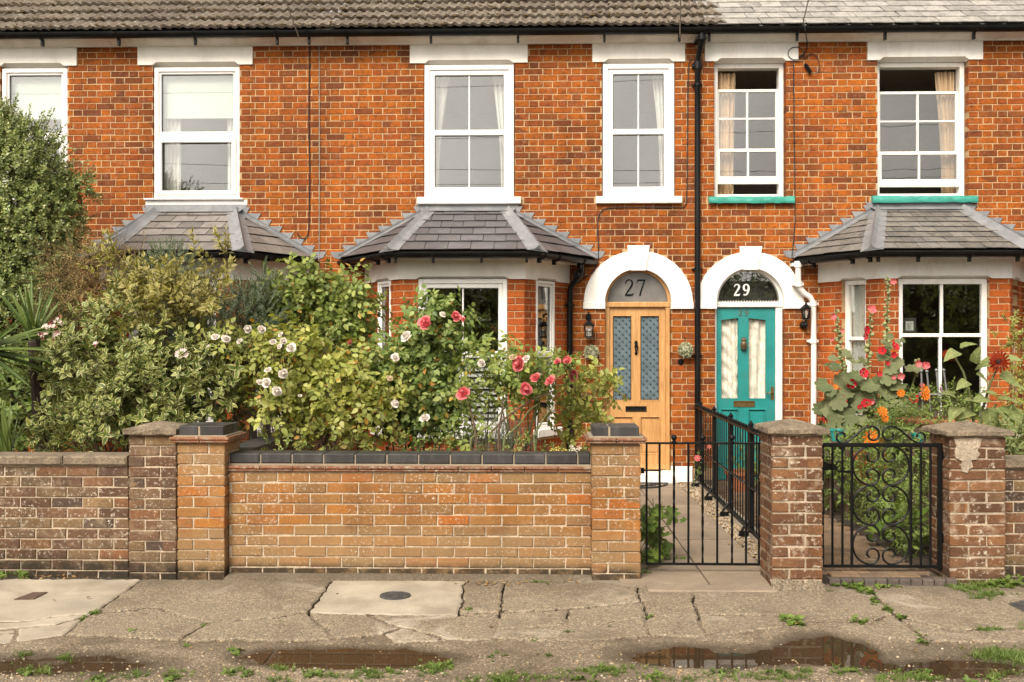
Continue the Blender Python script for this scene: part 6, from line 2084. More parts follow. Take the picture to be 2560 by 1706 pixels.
def clump(blobs, k, f, seed):
    """break each ellipsoid into smaller ones near its surface, so that the growth has lumps and gaps"""
    r = np.random.default_rng(seed); out = []
    for b in blobs:
        for i in range(k):
            d = r.normal(size=3); d /= np.linalg.norm(d); rad = r.uniform(.25, .80)
            g = f*r.uniform(.7, 1.3)
            out.append((b[0]+d[0]*rad*b[3], b[1]+d[1]*rad*b[4], b[2]+d[2]*rad*b[5], b[3]*g, b[4]*g, b[5]*g))
    return out
def scatter(blobs, n, r, shell=.5, up=.5, noise_=.5, front=.5):
    """points in and on a cloud of ellipsoids: (cx,cy,cz,rx,ry,rz)"""
    B = np.array(blobs, float)
    w = (B[:, 3]*B[:, 5]+B[:, 3]*B[:, 4]+B[:, 4]*B[:, 5]); w /= w.sum()
    P = []; A = []
    tot = 0
    while tot < n:
        k = r.choice(len(B), n*2, p=w)
        d = r.normal(size=(n*2, 3)); d /= np.linalg.norm(d, axis=1)[:, None]
        flip = (d[:, 1] > 0) & (r.random(n*2) < front); d[flip, 1] *= -1
        rad = (shell + (1-shell)*r.random(n*2)**.6) * (1 + .10*r.normal(size=n*2))
        p = B[k, :3] + d*rad[:, None]*B[k, 3:]
        q = (((p[:, None, :]-B[None, :, :3])/B[None, :, 3:])**2).sum(2)
        q[np.arange(n*2), k] = 9
        ok = (q.min(1) > .12) & (p[:, 2] > .06)
        P.append(p[ok]); A.append((d/B[k, 3:])[ok]); tot += ok.sum()
    P = np.concatenate(P)[:n]; A = np.concatenate(A)[:n]
    A /= np.linalg.norm(A, axis=1)[:, None]
    ax = A + np.array([0, 0, up]) + noise_*r.normal(size=A.shape)*.6
    return P, ax, A
def Bl(px, py, d, rx, rz, ry=None):
    """ellipsoid from photo pixels at distance d"""
    c = at_y(px, py, d); s = d/FPX
    return (c.x, c.y, c.z, rx*s, (ry if ry is not None else rx*s*.8), rz*s)
m_stem_b = mat("brown_woody_stem", (.10,.065,.04), .9, var=.3, vs=20)
m_stem_g = mat("green_cane", (.12,.13,.045), .8, var=.3, vs=20)
m_stem_dark = mat("dark_twig", (.05,.035,.024), .9, var=.3, vs=20)
_leafme = {}
def shrub(name, label, base, blobs, n, sprigs, mats, size=(.8, 1.25), shell=.45, up=.5, noise_=.5, seed=0, stems=7, stem_m=None, stem_r=.012, n_leaf=0, cat="shrub", group=None, part="foliage", spread=.25, front=.55, lump=None):
    r = np.random.default_rng(seed); rr = random.Random(seed)
    o = empty(name, base, label, cat, group)
    P, ax, A = scatter(clump(blobs, lump[0], lump[1], seed) if lump else blobs, n, r, shell, up, noise_, front)
    M = frames(ax, r.uniform(0, 6.28, n))*r.uniform(size[0], size[1], n)[:, None, None]
    which = r.integers(0, len(sprigs), n)
    # the sprigs that face the viewer most give the single leaves
    score = P[:, 1] + .35*A[:, 1] - .1*P[:, 2]
    order = np.argsort(score)
    obj = set()
    left = n_leaf
    if n_leaf:
        for i in order[::2]:
            k = len(sprigs[which[i]].pl)
            if left < k: break
            obj.add(int(i)); left -= k
    cs = []
    for k, s in enumerate(sprigs):
        sel = np.array([i for i in range(n) if which[i] == k and i not in obj], int)
        if len(sel): cs.append(s.full.inst(M[sel], P[sel]))
        sel2 = np.array([i for i in obj if which[i] == k], int)
        if len(sel2) and s.twig is not None: cs.append(s.twig.inst(M[sel2], P[sel2]))
        for i in sel2:
            for (m3, off) in s.pl:
                key = (id(s.leaf), mats[0].name)
                if key not in _leafme: _leafme[key] = s.leaf.mesh("leaf", mats[0])
                W = M[i] @ m3; t = M[i] @ np.array(off) + P[i]
                Mx = Matrix(((W[0, 0], W[0, 1], W[0, 2], t[0]), (W[1, 0], W[1, 1], W[1, 2], t[1]), (W[2, 0], W[2, 1], W[2, 2], t[2]), (0, 0, 0, 1)))
                inst("leaf", _leafme[key], o, Mx)
    Chunk.merge(cs).build(part, mats, o, kind="stuff")
    if stems:
        bx_, by_, bz_ = base
        for i in range(stems):
            b = blobs[i % len(blobs)]
            tip = Vector((b[0]+rr.uniform(-.5, .5)*b[3], b[1]+rr.uniform(-.4, .4)*b[4], b[2]+rr.uniform(-.1, .7)*b[5]))
            st = Vector((bx_+rr.uniform(-spread, spread), by_+rr.uniform(-.15, .15), bz_-.03))
            mid = st.lerp(tip, .5)+Vector((rr.uniform(-.06, .06), rr.uniform(-.05, .05), rr.uniform(.0, .12)))
            mb = MB(); q = [st, st.lerp(mid, .5)+Vector((rr.uniform(-.02, .02), 0, .03)), mid, mid.lerp(tip, .5)+Vector((rr.uniform(-.03, .03), 0, .03)), tip]
            mb.tube(q, [stem_r, stem_r*.85, stem_r*.7, stem_r*.5, stem_r*.25], 5); mb.build("stem", stem_m or m_stem_b, o, smooth=True)
    return o

# --- sprig kinds
def sprig_alt(leaf, n, L, ang, size, jitter, seed, twig_r=.003, opposite=False, taper=True, whorl=False, curve=.0):
    rr = random.Random(seed); pl = []
    for i in range(n):
        f = (i+.6)/n
        z = L*(.15+.85*f)
        az = i*2.4 if not opposite else (i//2)*math.pi/2 + (i % 2)*math.pi
        az += rr.uniform(-.4, .4)
        a = R(ang)*(1.15-.55*f) + rr.uniform(-jitter, jitter)
        if i == n-1: a = .25
        d = (math.sin(a)*math.cos(az), math.sin(a)*math.sin(az), math.cos(a))
        s = size*(1.0-.35*f if taper else 1.0)*rr.uniform(.8, 1.15)
        # leaf faces up along the twig
        pl.append((leaf_frame(d, (0, 0, 1) if a > .3 else (math.cos(az), math.sin(az), 0), s), (curve*f*f*L, 0, z)))
    tw = [[(0, 0, -.12*L), (curve*.25*L, 0, .5*L), (curve*L, 0, L)]]
    return Sprig(leaf, tw, [[twig_r, twig_r*.8, twig_r*.4]], pl)
def sprig_rose(leaf, ncomp, L, size, seed, twig_r=.003):
    """cane tip with pinnate leaves of five leaflets"""
    rr = random.Random(seed); pl = []; tw = [[(0, 0, -.1*L), (0, 0, L)]]; tr = [[twig_r, twig_r*.5]]
    for i in range(ncomp):
        f = (i+.5)/ncomp; az = i*2.4+rr.uniform(-.5, .5); a = R(75)-f*.5+rr.uniform(-.25, .25)
        d = nrm((math.sin(a)*math.cos(az), math.sin(a)*math.sin(az), math.cos(a)))
        o = np.array((0, 0, L*(.15+.85*f))); rl = size*2.1
        up = nrm(np.array((0, 0, 1.))-d*d[2]); sx = np.cross(d, up)
        tip = o+d*rl-up*rl*.18
        tw.append([tuple(o), tuple(o+d*rl*.5), tuple(tip)]); tr.append([.0013, .0011, .0008])
        for (t, sd) in ((.42, 1), (.42, -1), (.72, 1), (.72, -1), (1.0, 0)):
            dd = d*(.35 if sd else 1)+sx*sd*.9 - up*.25 + np.array([rr.uniform(-.15, .15) for _ in range(3)])
            nn = up + np.array([rr.uniform(-.35, .35) for _ in range(3)])
            pl.append((leaf_frame(dd, nn, size*rr.uniform(.8, 1.1)*(1.1 if sd == 0 else 1)), tuple(o+d*rl*t-up*rl*.18*t*t)))
    return Sprig(leaf, tw, tr, pl)

# --- leaf materials
m_pit = leaf_mat("evergreen_leaf", [(0.390,0.403,0.169),(0.114,0.170,0.048),(0.195,0.260,0.073),(0.277,0.325,0.105),(0.390,0.423,0.138),(0.163,0.220,0.065)], trans=.15, rough=.35, spec=.5)
m_wei = leaf_mat("variegated_leaf", [(0.300,0.324,0.072),(0.083,0.131,0.030),(0.138,0.193,0.041),(0.110,0.158,0.041),(0.206,0.248,0.055)], edge=(.66,.60,.28), edge_w=.76, trans=.16)
m_wei_up = leaf_mat("variegated_pale_leaf", [(0.166,0.179,0.055),(0.276,0.262,0.076),(0.207,0.207,0.069),(0.373,0.345,0.083)], edge=(.62,.52,.22), edge_w=.66, trans=.3)
m_rose = leaf_mat("rose_leaf", [(0.105,0.163,0.033),(0.179,0.244,0.048),(0.260,0.325,0.073),(0.358,0.390,0.098),(0.212,0.277,0.073)], trans=.3, vein=(.20,.22,.08), yellow=((.42,.26,.05), .04))
m_rose_y = leaf_mat("yellowing_rose_leaf", [(0.186,0.230,0.043),(0.316,0.345,0.071),(0.445,0.445,0.107),(0.245,0.288,0.065),(0.517,0.475,0.159)], trans=.32, vein=(.30,.29,.11), yellow=((.45,.25,.05), .06))
m_rose_d = leaf_mat("dark_rose_leaf", [(0.090,0.146,0.035),(0.163,0.235,0.057),(0.235,0.308,0.081),(0.325,0.382,0.122)], trans=.28, vein=(.17,.2,.08), yellow=((.38,.2,.04), .03))
m_jun = leaf_mat("blue_green_juniper", [(.15,.20,.12),(.23,.29,.18),(.31,.36,.24),(.19,.24,.15)], trans=.2, rough=.7)
m_cea = leaf_mat("brown_seedhead", [(0.168,0.114,0.042),(0.288,0.204,0.072),(0.372,0.276,0.108),(0.120,0.090,0.036)], trans=.15, rough=.8)
m_cord = leaf_mat("sword_leaf", [(0.063,0.109,0.029),(0.115,0.172,0.040),(0.172,0.218,0.057),(0.098,0.138,0.034)], trans=.2, rough=.4, vein=(.16,.2,.06))
m_hol = leaf_mat("hollyhock_leaf", [(.10,.125,.05),(.15,.17,.075),(.19,.205,.10),(.085,.11,.04)], trans=.22, rough=.75, vein=(.24,.25,.13))
m_sunl = leaf_mat("sunflower_leaf", [(.17,.22,.065),(.25,.29,.10),(.20,.25,.08)], trans=.3, rough=.65, vein=(.42,.43,.22), side=5.0)
m_under = leaf_mat("undergrowth_leaf", [(0.079,0.130,0.029),(0.158,0.230,0.050),(0.245,0.317,0.072),(0.115,0.173,0.041),(0.288,0.331,0.101)], trans=.28)
m_anem = leaf_mat("lobed_leaf", [(.09,.16,.025),(.14,.22,.035),(.20,.27,.05)], trans=.32, vein=(.2,.27,.08))
m_weed = leaf_mat("bright_weed", [(.09,.15,.025),(.14,.21,.04),(.19,.25,.06),(.12,.17,.04)], trans=.3)
m_lav = leaf_mat("grey_lavender", [(.15,.17,.11),(.22,.23,.16),(.12,.14,.08)], trans=.1, rough=.8)
m_lavf = leaf_mat("lavender_flower", [(.17,.10,.19),(.24,.16,.25),(.14,.09,.14)], trans=.1, rough=.8)

# --- tall evergreen on the left
lf = leaf_chunk(1, .58, .1, .1, 'round', 1)
sp = [sprig_alt(lf, 13, .13, 62, .040, .35, s, .002) for s in range(4)]
d = 9.8
shrub("evergreen_bush", "tall dense evergreen bush with tiny leaves at the far left edge", (FX(20, d), d, .04),
      [Bl(20, 480, d, 150, 180), Bl(90, 590, d, 105, 150), Bl(30, 800, d, 150, 190), Bl(95, 720, d, 85, 150), Bl(-110, 640, d, 200, 330), Bl(-20, 360, d, 75, 100), Bl(45, 400, d, 60, 70), Bl(100, 470, d, 55, 60), Bl(190, 480, d, 34, 18), Bl(208, 464, d, 22, 12), Bl(140, 560, d, 60, 90), Bl(-60, 950, d, 180, 160), Bl(110, 960, d, 90, 120)],
      11500, sp, [m_pit, m_stem_dark], (.8, 1.3), .72, .55, .6, 101, stems=6, stem_m=m_stem_dark, stem_r=.03)
# --- brown seed-headed shrub
lf = leaf_chunk(1, .7, .0, .1, 'round', 1)
sp = [sprig_alt(lf, 26, .20, 80, .011, .5, 10+s, .0014, taper=False, curve=.35) for s in range(4)]
d = 9.2
shrub("brown_shrub", "wispy brown shrub full of small seed heads beside the evergreen bush", (FX(230, d), d, .04),
      [Bl(235, 675, d, 85, 65), Bl(180, 740, d, 70, 70), Bl(290, 680, d, 70, 60), Bl(250, 760, d, 90, 70), Bl(150, 680, d, 40, 50)],
      950, sp, [m_cea, m_stem_b], (.7, 1.35), .3, .35, .9, 102, stems=8, stem_r=.008)
# --- juniper
lf = leaf_chunk(1, .36, .0, .0, 'lance', 1)
sp = [sprig_alt(lf, 34, .12, 48, .024, .4, 20+s, .0018, taper=True) for s in range(4)]
d = 9.0
shrub("juniper", "blue-green juniper rising behind the variegated shrub", (FX(540, d), d, .04),
      [Bl(425, 690, d, 60, 70), Bl(385, 720, d, 45, 60), Bl(610, 790, d, 60, 80), Bl(540, 820, d, 110, 70), Bl(660, 800, d, 45, 90), Bl(480, 790, d, 90, 80), Bl(655, 705, d, 12, 30), Bl(683, 700, d, 10, 24), Bl(570, 930, d, 130, 110)],
      2300, sp, [m_jun, m_stem_dark], (.8, 1.3), .65, .9, .5, 103, stems=5, stem_r=.015)
# --- variegated shrub: opposite leaves on arching shoots
lf = leaf_chunk(1, .46, .16, .18, 'ovate', 3)
sp = [sprig_alt(lf, 10, .18, 72, .088, .25, 30+s, .003, opposite=True) for s in range(4)]
d = 8.1
wb_ = [Bl(250, 970, 8.0, 170, 120), Bl(170, 900, 8.0, 95, 110), Bl(400, 920, 8.1, 160, 110), Bl(540, 940, 8.2, 80, 120), Bl(250, 815, 8.2, 110, 70), Bl(140, 1090, 7.62, 80, 55), Bl(240, 1090, 7.6, 80, 60), Bl(330, 1010, 7.75, 90, 55), Bl(430, 1045, 7.75, 85, 40)]
WEI = shrub("variegated_shrub", "large shrub with cream-edged leaves leaning over the brown wall", (FX(300, d), d, .04), wb_,
      720, sp, [m_wei, m_stem_b], (.75, 1.15), .4, .45, .6, 104, stems=14, stem_r=.012, n_leaf=140, lump=(9, .40))
sp2 = [sprig_alt(lf, 12, .26, 60, .082, .25, 40+s, .003, opposite=True) for s in range(4)]
wu = [Bl(330, 740, 8.3, 85, 75), Bl(450, 720, 8.3, 85, 80), Bl(400, 800, 8.3, 120, 50), Bl(300, 680, 8.3, 45, 30), Bl(520, 690, 8.25, 50, 45), Bl(565, 650, 8.2, 28, 24), Bl(500, 770, 8.3, 60, 50)]
shrub("variegated_shrub", "pale yellow-edged upper shrub with arching shoots above the darker variegated one", (FX(400, 8.35), 8.35, .04), wu,
      165, sp2, [m_wei_up, m_stem_b], (.7, 1.15), .3, .9, .6, 105, stems=9, stem_r=.010, n_leaf=90, lump=(6, .4))
m_pale = mat("pale_pink_petal", (.74,.60,.55), .7, var=.08, vs=20)
m_pinkb = mat("pink_bud", (.55,.14,.17), .7, var=.15, vs=20)
def floret(n=5, r=.02, h=.02):
    mb = MB()
    for k in range(n):
        a = 2*math.pi*k/n
        c, s = math.cos(a), math.sin(a); c1, s1 = math.cos(a-.5), math.sin(a-.5); c2, s2 = math.cos(a+.5), math.sin(a+.5)
        mb.add([(0, 0, 0), (r*.6*c1, r*.6*s1, h*.8), (r*c, r*s, h), (r*.6*c2, r*.6*s2, h*.8)], [(0, 1, 2, 3)])
    return mb
fl_me = [floret(5, .02, .012).mesh("floret", m_pale), floret(5, .012, .02).mesh("floret", m_pinkb)]
def cluster(o, px, py, d, n, spread, pink):
    rr = random.Random(px)
    c = at_y(px, py, d)
    for i in range(n):
        v = Vector((rr.gauss(0, 1), rr.gauss(-.6, .5), rr.gauss(0, .8))).normalized()
        p = c + Vector((v.x*spread, v.y*spread*.7, v.z*spread*.75))*rr.uniform(.5, 1)
        q = (v + Vector((0, -.8, .2))).to_track_quat('Z', 'Y').to_matrix().to_4x4()
        inst("floret", fl_me[1 if rr.random() < pink else 0], o, Matrix.Translation(p) @ q @ Matrix.Scale(rr.uniform(.75, 1.15), 4))
cluster(WEI, 126, 830, 7.55, 26, .085, .2); cluster(WEI, 455, 884, 7.55, 12, .05, .0); cluster(WEI, 140, 803, 7.6, 8, .05, .5); cluster(WEI, 240, 862, 7.6, 3, .02, .3)

# --- cordyline
lfc = leaf_chunk(1, .060, .25, .05, 'strap', 6)
lfd = leaf_chunk(1, .060, .25, .16, 'strap', 6)
def cordyline(px, py, d, n, L, cone, label, seed, lean=(0, 0, 0), trunk=True):
    rr = random.Random(seed); c = at_y(px, py, d)
    o = empty("cordyline", (c.x, c.y, .04), label, "palm", "sword-leaved plants")
    me = [lfc.mesh("leaf", m_cord), lfd.mesh("leaf", m_cord)]
    for i in range(n):
        az = rr.uniform(0, 6.28); a = R(cone)*math.sqrt(rr.random())
        v = Vector((math.sin(a)*math.cos(az), math.sin(a)*math.sin(az), math.cos(a)))+Vector(lean)
        M3 = leaf_frame(v, (-math.cos(az)*.2, -math.sin(az)*.2-.6, 1), L*rr.uniform(.7, 1.1))
        Mx = Matrix([[*M3[k], (c.x, c.y, c.z)[k]+rr.uniform(-.02, .02)] for k in range(3)]+[[0, 0, 0, 1]])
        inst("leaf", me[0 if a < .8 else 1], o, Mx)
    if trunk:
        t = MB(); t.tube([(c.x+.1, c.y+.1, .02), (c.x+.04, c.y+.05, c.z*.5), (c.x, c.y, c.z)], [.07, .06, .05], 8); t.build("trunk", m_stem_dark, o, smooth=True)
    return o
cordyline(-45, 880, 7.55, 85, .62, 110, "green sword-leaved plant fanning out at the left edge", 1, (.15, -.1, .0))
cordyline(85, 850, 8.0, 34, .50, 38, "upright sheaf of green sword leaves beside the evergreen bush", 2, (.05, 0, .0))
cordyline(20, 1150, 7.42, 16, .42, 22, "low sheaf of sword leaves just behind the brown wall", 3, (.0, 0, .0), False)

d = 9.0
shrub("low_planting", "dark leafy growth deep behind the variegated shrub on the left", (FX(200, d), d, .04), [Bl(60, 1000, d, 120, 130), Bl(230, 990, d, 110, 110), Bl(400, 1010, d, 110, 100), Bl(540, 1030, d, 80, 80)], 420, [sprig_alt(leaf_chunk(1, .5, .1, .2, 'ovate', 1), 10, .15, 70, .07, .4, 140+s, .003) for s in range(3)], [m_under, m_stem_dark], (.8, 1.3), .72, .5, .7, 121, stems=8, stem_m=m_stem_dark, stem_r=.012, cat="plants")
# --- roses
lf = leaf_chunk(1, .62, .14, .16, 'ovate', 3)
spr = [sprig_rose(lf, 4, .14, .054, 50+s) for s in range(4)]
d = 9.3
RT = shrub("rose_bush", "tall green rose bush between the left and middle bays", (FX(780, d), d, .05),
      [Bl(770, 770, d, 115, 85), Bl(715, 820, d, 85, 75), Bl(850, 800, d, 90, 85), Bl(905, 840, d, 45, 80), Bl(900, 780, d, 35, 40), Bl(745, 695, d, 26, 38), Bl(830, 730, d, 45, 35), Bl(780, 900, d, 150, 70)],
      470, spr, [m_rose, m_stem_b], (.85, 1.3), .35, .5, .8, 106, stems=12, stem_r=.011, n_leaf=60, lump=(9, .40), group="rose bushes in the middle garden")
d = 8.2
RW = shrub("rose_bush", "yellow-green rose bush with many small white roses", (FX(800, d), d, .05),
      [Bl(750, 930, 8.2, 120, 100), Bl(880, 950, 8.2, 110, 90), Bl(700, 1010, 8.1, 70, 80), Bl(850, 1035, 8.0, 120, 55), Bl(960, 990, 8.1, 85, 85), Bl(640, 880, 8.3, 80, 60), Bl(580, 900, 8.3, 55, 80)],
      360, spr, [m_rose_y, m_stem_b], (.8, 1.25), .3, .5, .8, 107, stems=16, stem_m=m_stem_b, stem_r=.010, n_leaf=100, lump=(8, .40), group="rose bushes in the middle garden")
d = 8.3
RM = shrub("rose_bush", "dense dark green rose bush rising in front of the middle bay window", (FX(1060, d), d, .05),
      [Bl(1075, 880, d, 80, 90), Bl(1010, 950, d, 90, 85), Bl(1065, 1000, d, 95, 85), Bl(1105, 810, d, 38, 55), Bl(1060, 800, d, 30, 40), Bl(985, 1050, d, 80, 50), Bl(1150, 870, d, 30, 40), Bl(1020, 870, d, 28, 30)],
      340, spr, [m_rose_d, m_stem_g], (.8, 1.25), .3, .5, .8, 108, stems=12, stem_m=m_stem_g, stem_r=.010, n_leaf=80, lump=(8, .40), group="rose bushes in the middle garden")
d = 8.15
RP = shrub("rose_bush", "open straggly rose bush with pink roses in front of the middle bay", (FX(1260, d), d, .05),
      [Bl(1245, 920, d, 80, 45), Bl(1345, 930, d, 70, 50), Bl(1300, 980, d, 100, 45), Bl(1165, 985, d, 35, 45), Bl(1160, 1070, d, 50, 35), Bl(1390, 925, d, 40, 30)],
      88, spr, [m_rose, m_stem_g], (.8, 1.2), .3, .4, .9, 109, lump=(5, .45), stems=13, stem_m=m_stem_g, stem_r=.011, n_leaf=100, group="rose bushes in the middle garden", spread=.35)
d = 8.6
RE = shrub("rose_bush", "thin yellowing rose bush beside the black bay downpipe", (FX(1460, d), d, .05),
      [Bl(1430, 985, d, 50, 50), Bl(1480, 985, d, 45, 60), Bl(1500, 1000, d, 30, 40), Bl(1450, 1060, d, 40, 40), Bl(1475, 1100, d, 40, 30)],
      48, spr, [m_rose_y, m_stem_b], (.8, 1.25), .3, .1, .8, 110, stems=7, stem_m=m_stem_b, stem_r=.007, n_leaf=60, group="rose bushes in the middle garden")
def rose_mesh(r, m, seed):
    """cupped bloom: rings of broad overlapping petals round a tight heart"""
    rr = random.Random(seed); mb = MB()
    for ring, (n, rad, tilt, h) in enumerate(((6, 1.0, .95, .40), (6, .90, .80, .55), (6, .76, .60, .68), (5, .56, .42, .78), (4, .34, .25, .84))):
        for k in range(n):
            a0 = 2*math.pi*k/n + ring*.6 + rr.uniform(-.25, .25)
            pr_, pz_ = rr.uniform(.72, 1.18), rr.uniform(.8, 1.2)
            vs = []; fs = []
            for i in range(4):
                v = i/3
                ro = (1-.42*max(0, v-.55)*2.2*(1-tilt))*r*pr_*(.12 + (rad-.12)*math.sin(v*math.pi/2)**(.8)*(.6+.4*tilt)+ .10*rad*max(0, v-.66)*3*tilt)
                z = r*pz_*(h*1.25*v**(.8+tilt) - .35*tilt*max(0, v-.7)*2)
                for j in range(5):
                    u = j/4-.5
                    wd = (2*math.pi/n)*(.55, .95, 1.05, .80)[i]*.85
                    zz = z - r*.16*(2*u)**4*v + rr.uniform(-.02, .02)*r
                    rr2 = ro*(1-.04*(2*u)**2)
                    vs.append((rr2*math.cos(a0+u*wd*1.6), rr2*math.sin(a0+u*wd*1.6), zz))
            for i in range(3):
                for j in range(4): q = i*5+j; fs.append((q, q+1, q+6, q+5))
            mb.add(vs, fs)
    mb.ball((0, 0, r*.72), r*.27, 8, 6)
    me = mb.mesh("bloom", m, True)
    return me
def petal_mat(name, a, b):
    m, nt, bs = newmat(name)
    c = mix(nt, noise(nt, 28, 3), a, b)
    c = mix(nt, 1.0, c, ramp(nt, rnd(nt), [(0, .82), (1, 1.1)]), 'MULTIPLY')
    nt.links.new(c, bs.inputs["Base Color"]); bs.inputs["Roughness"].default_value = .65; bs.inputs["Specular IOR Level"].default_value = .2
    t = nd(nt, "ShaderNodeBsdfTranslucent", None, Color=c); mx = nd(nt, "ShaderNodeMixShader", None, Fac=.25)
    nt.links.new(bs.outputs[0], mx.inputs[1]); nt.links.new(t.outputs[0], mx.inputs[2]); nt.links.new(mx.outputs[0], nt.nodes["Material Output"].inputs[0])
    return m
m_rwhite = petal_mat("cream_white_petal", (.90,.87,.80), (.88,.78,.70)); m_rpink = petal_mat("coral_pink_petal", (.74,.075,.11), (.86,.34,.33)); m_rpeach = petal_mat("cream_yellow_petal", (.82,.72,.46), (.80,.62,.48))
rw = [rose_mesh(.037, m_rwhite, s) for s in range(3)]; rp = [rose_mesh(.054, m_rpink, 9+s) for s in range(3)]; ry = [rose_mesh(.040, m_rpeach, 20)]
m_calyx = mat("green_calyx", (.10,.14,.04), .7)
def bloom(o, px, py, d, mes, s, seed, stem=True):
    rr = random.Random(seed*13+int(px))
    p = at_y(px, py, d)
    v = Vector((rr.uniform(-1.1, 1.1), -1, rr.uniform(-.2, 1.3))).normalized()
    s *= rr.uniform(.7, 1.1)
    M = Matrix.Translation(p) @ v.to_track_quat('Z', 'Y').to_matrix().to_4x4() @ Matrix.Rotation(rr.uniform(0, 6), 4, 'Z') @ Matrix.Scale(s*rr.uniform(.9, 1.1), 4)
    inst("bloom", mes[rr.randrange(len(mes))], o, M)
    if stem:
        b = p - v*.005; e = p + Vector((rr.uniform(-.05, .05), .12, -.16))
        mb = MB(); mb.tube([b, b-v*.03, b.lerp(e, .5)+Vector((0, .02, 0)), e], [.009*s, .0035, .003, .003], 5); mb.build("flower_stalk", m_stem_g, o, smooth=True)
for (x, y, s) in ((538,843,.85),(563,847,.95),(600,855,.7),(617,822,1.0),(655,823,1.0),(703,837,.7),(681,856,.7),(709,854,.9),(699,868,.9),(729,870,.8),(670,927,1.0),(707,934,1.05),(648,957,.9),(668,957,1.05),(691,980,1.1),(520,866,.4),(750,990,.5)):
    bloom(RW, x, y, 7.72, rw, s*1.0, 1)
for (x, y, s) in ((974,947,.9),(987,1011,.8),(988,894,1.0)): bloom(RW, x, y, 7.6, ry if s == .9 else rw, s, 2)
for (x, y, s, k) in ((1017,843,1.25,rw),(1064,809,1.1,rp),(1139,792,.8,rp),(1159,799,.4,rp),(1107,787,.75,rw),(1062,1047,1.1,rw)): bloom(RM, x, y, 7.85, k, s, 3)
for (x, y, s, k) in ((1299,908,1.15,rp),(1340,946,1.1,rp),(1377,954,1.0,rp),(1312,973,1.05,rp),(1159,985,1.0,rp),(1419,900,.95,rp),(1394,905,.6,rp),(1204,907,.9,rw),(1281,895,1.0,ry),(1316,898,.7,rw)): bloom(RP, x, y, 7.8, k, s, 4)
bloom(RE, 1434, 938, 8.3, rp, .95, 5)
bloom(RT, 876, 855, 8.7, rp, .5, 6)
# bare arching canes of the pink rose
for i, (a, b, c) in enumerate((((1195, 1125), (1270, 1040), (1390, 975)), ((1235, 1130), (1300, 1060), (1345, 1010)), ((1210, 1130), (1180, 1040), (1165, 990)), ((1140, 1130), (1230, 1060), (1290, 1000)), ((1250, 1130), (1255, 1030), (1262, 960)), ((1350, 1130), (1335, 1090), (1390, 1010)))):
    q = [at_y(*a, 7.75), at_y((a[0]+b[0])/2-6, (a[1]+b[1])/2, 7.8), at_y(*b, 7.85), at_y((c[0]+b[0])/2, (c[1]+b[1])/2-8, 7.9), at_y(*c, 7.9)]
    q[0].z = .05
    mb = MB(); mb.tube(q, [.011, .010, .008, .006, .004], 6); mb.build("stem", m_stem_g if i % 2 else m_stem_b, RP, smooth=True)
# --- lavender
d = 8.2; c = at_y(1240, 1110, d); LV = empty("lavender", (c.x, c.y, .05), "grey-green lavender with faded purple spikes behind the tan wall", "lavender")
lf = leaf_chunk(1, .12, .1, .1, 'lance', 1)
spl = [sprig_alt(lf, 14, .16, 35, .04, .3, 60+s, .0015) for s in range(3)]
P, ax, A = scatter([Bl(1240, 1105, d, 85, 45), Bl(1290, 1110, d, 45, 30)], 170, np.random.default_rng(3), .2, 1.5, .5)
Chunk.merge([s.full.inst(frames(ax[k::3], rng.uniform(0, 6, len(ax[k::3]))), P[k::3]) for k, s in enumerate(spl)]).build("foliage", [m_lav, m_lav], LV, kind="stuff")
lfv = leaf_chunk(1, .6, .1, .1, 'round', 1)
spv = [sprig_alt(lfv, 16, .045, 60, .010, .4, 70, .0012)]
N = 75; P = np.stack([rng.uniform(FX(1165, d), FX(1310, d), N), rng.uniform(d-.2, d+.2, N), rng.uniform(.78, 1.06, N)], 1)
P[:, 2] -= np.abs(P[:, 0]-c.x)*.3
ax = np.stack([rng.normal(0, .3, N), rng.normal(0, .2, N), np.ones(N)], 1)
st = MB()
for p, a in zip(P, ax): st.tube([(c.x+(p[0]-c.x)*.5, p[1], .3), tuple(p)], .0016, 3)
st.build("stalks", m_lav, LV, kind="stuff")
spv[0].full.inst(frames(ax, rng.uniform(0, 6, N)), P).build("flower_spikes", [m_lavf, m_lavf], LV, kind="stuff")

# --- small bedding by the middle pier, path plants
def simple_flower(n, r, m, mc=None, cup=.3, layers=1, rc=.25, wide=.6):
    mb = MB()
    for l in range(layers):
        f = 1-l*.22
        for k in range(n):
            a = 2*math.pi*(k+.5*l)/n; w = wide*math.pi/n*1.6
            pts = []
            for (v, ww) in ((0.0, .15), (.45, .8), (.8, 1.0), (1.0, .55)):
                for u in (-1, 0, 1):
                    rr_ = r*f*v; z = r*(cup*v*v + l*.13 + (.04 if u else 0))
                    pts.append((rr_*math.cos(a+u*w*ww*.5), rr_*math.sin(a+u*w*ww*.5), z))
            mb.add(pts, [(i*3+j, i*3+j+1, i*3+j+4, i*3+j+3) for i in range(3) for j in range(2)])
    if mc is not None: mb.ball((0, 0, r*.06+layers*.02*r), r*rc, 8, 5, 1)
    return mb
m_red = petal_mat("crimson_petal", (.48,.006,.018), (.62,.02,.04)); m_rosepk = petal_mat("rose_pink_petal", (.72,.09,.14), (.80,.28,.28)); m_orange = petal_mat("orange_petal", (.80,.19,.015), (.86,.30,.03)); m_rust_p = petal_mat("rust_red_petal", (.20,.012,.006), (.36,.04,.008))
m_yel = petal_mat("yellow_petal", (.75,.50,.06), (.8,.6,.2)); m_eye = mat("dark_flower_eye", (.03,.01,.008), .9, var=.3, vs=60); m_eye_y = mat("pale_yellow_eye", (.55,.42,.12), .9)
m_mauve = petal_mat("mauve_petal", (.45,.18,.42), (.6,.3,.5))
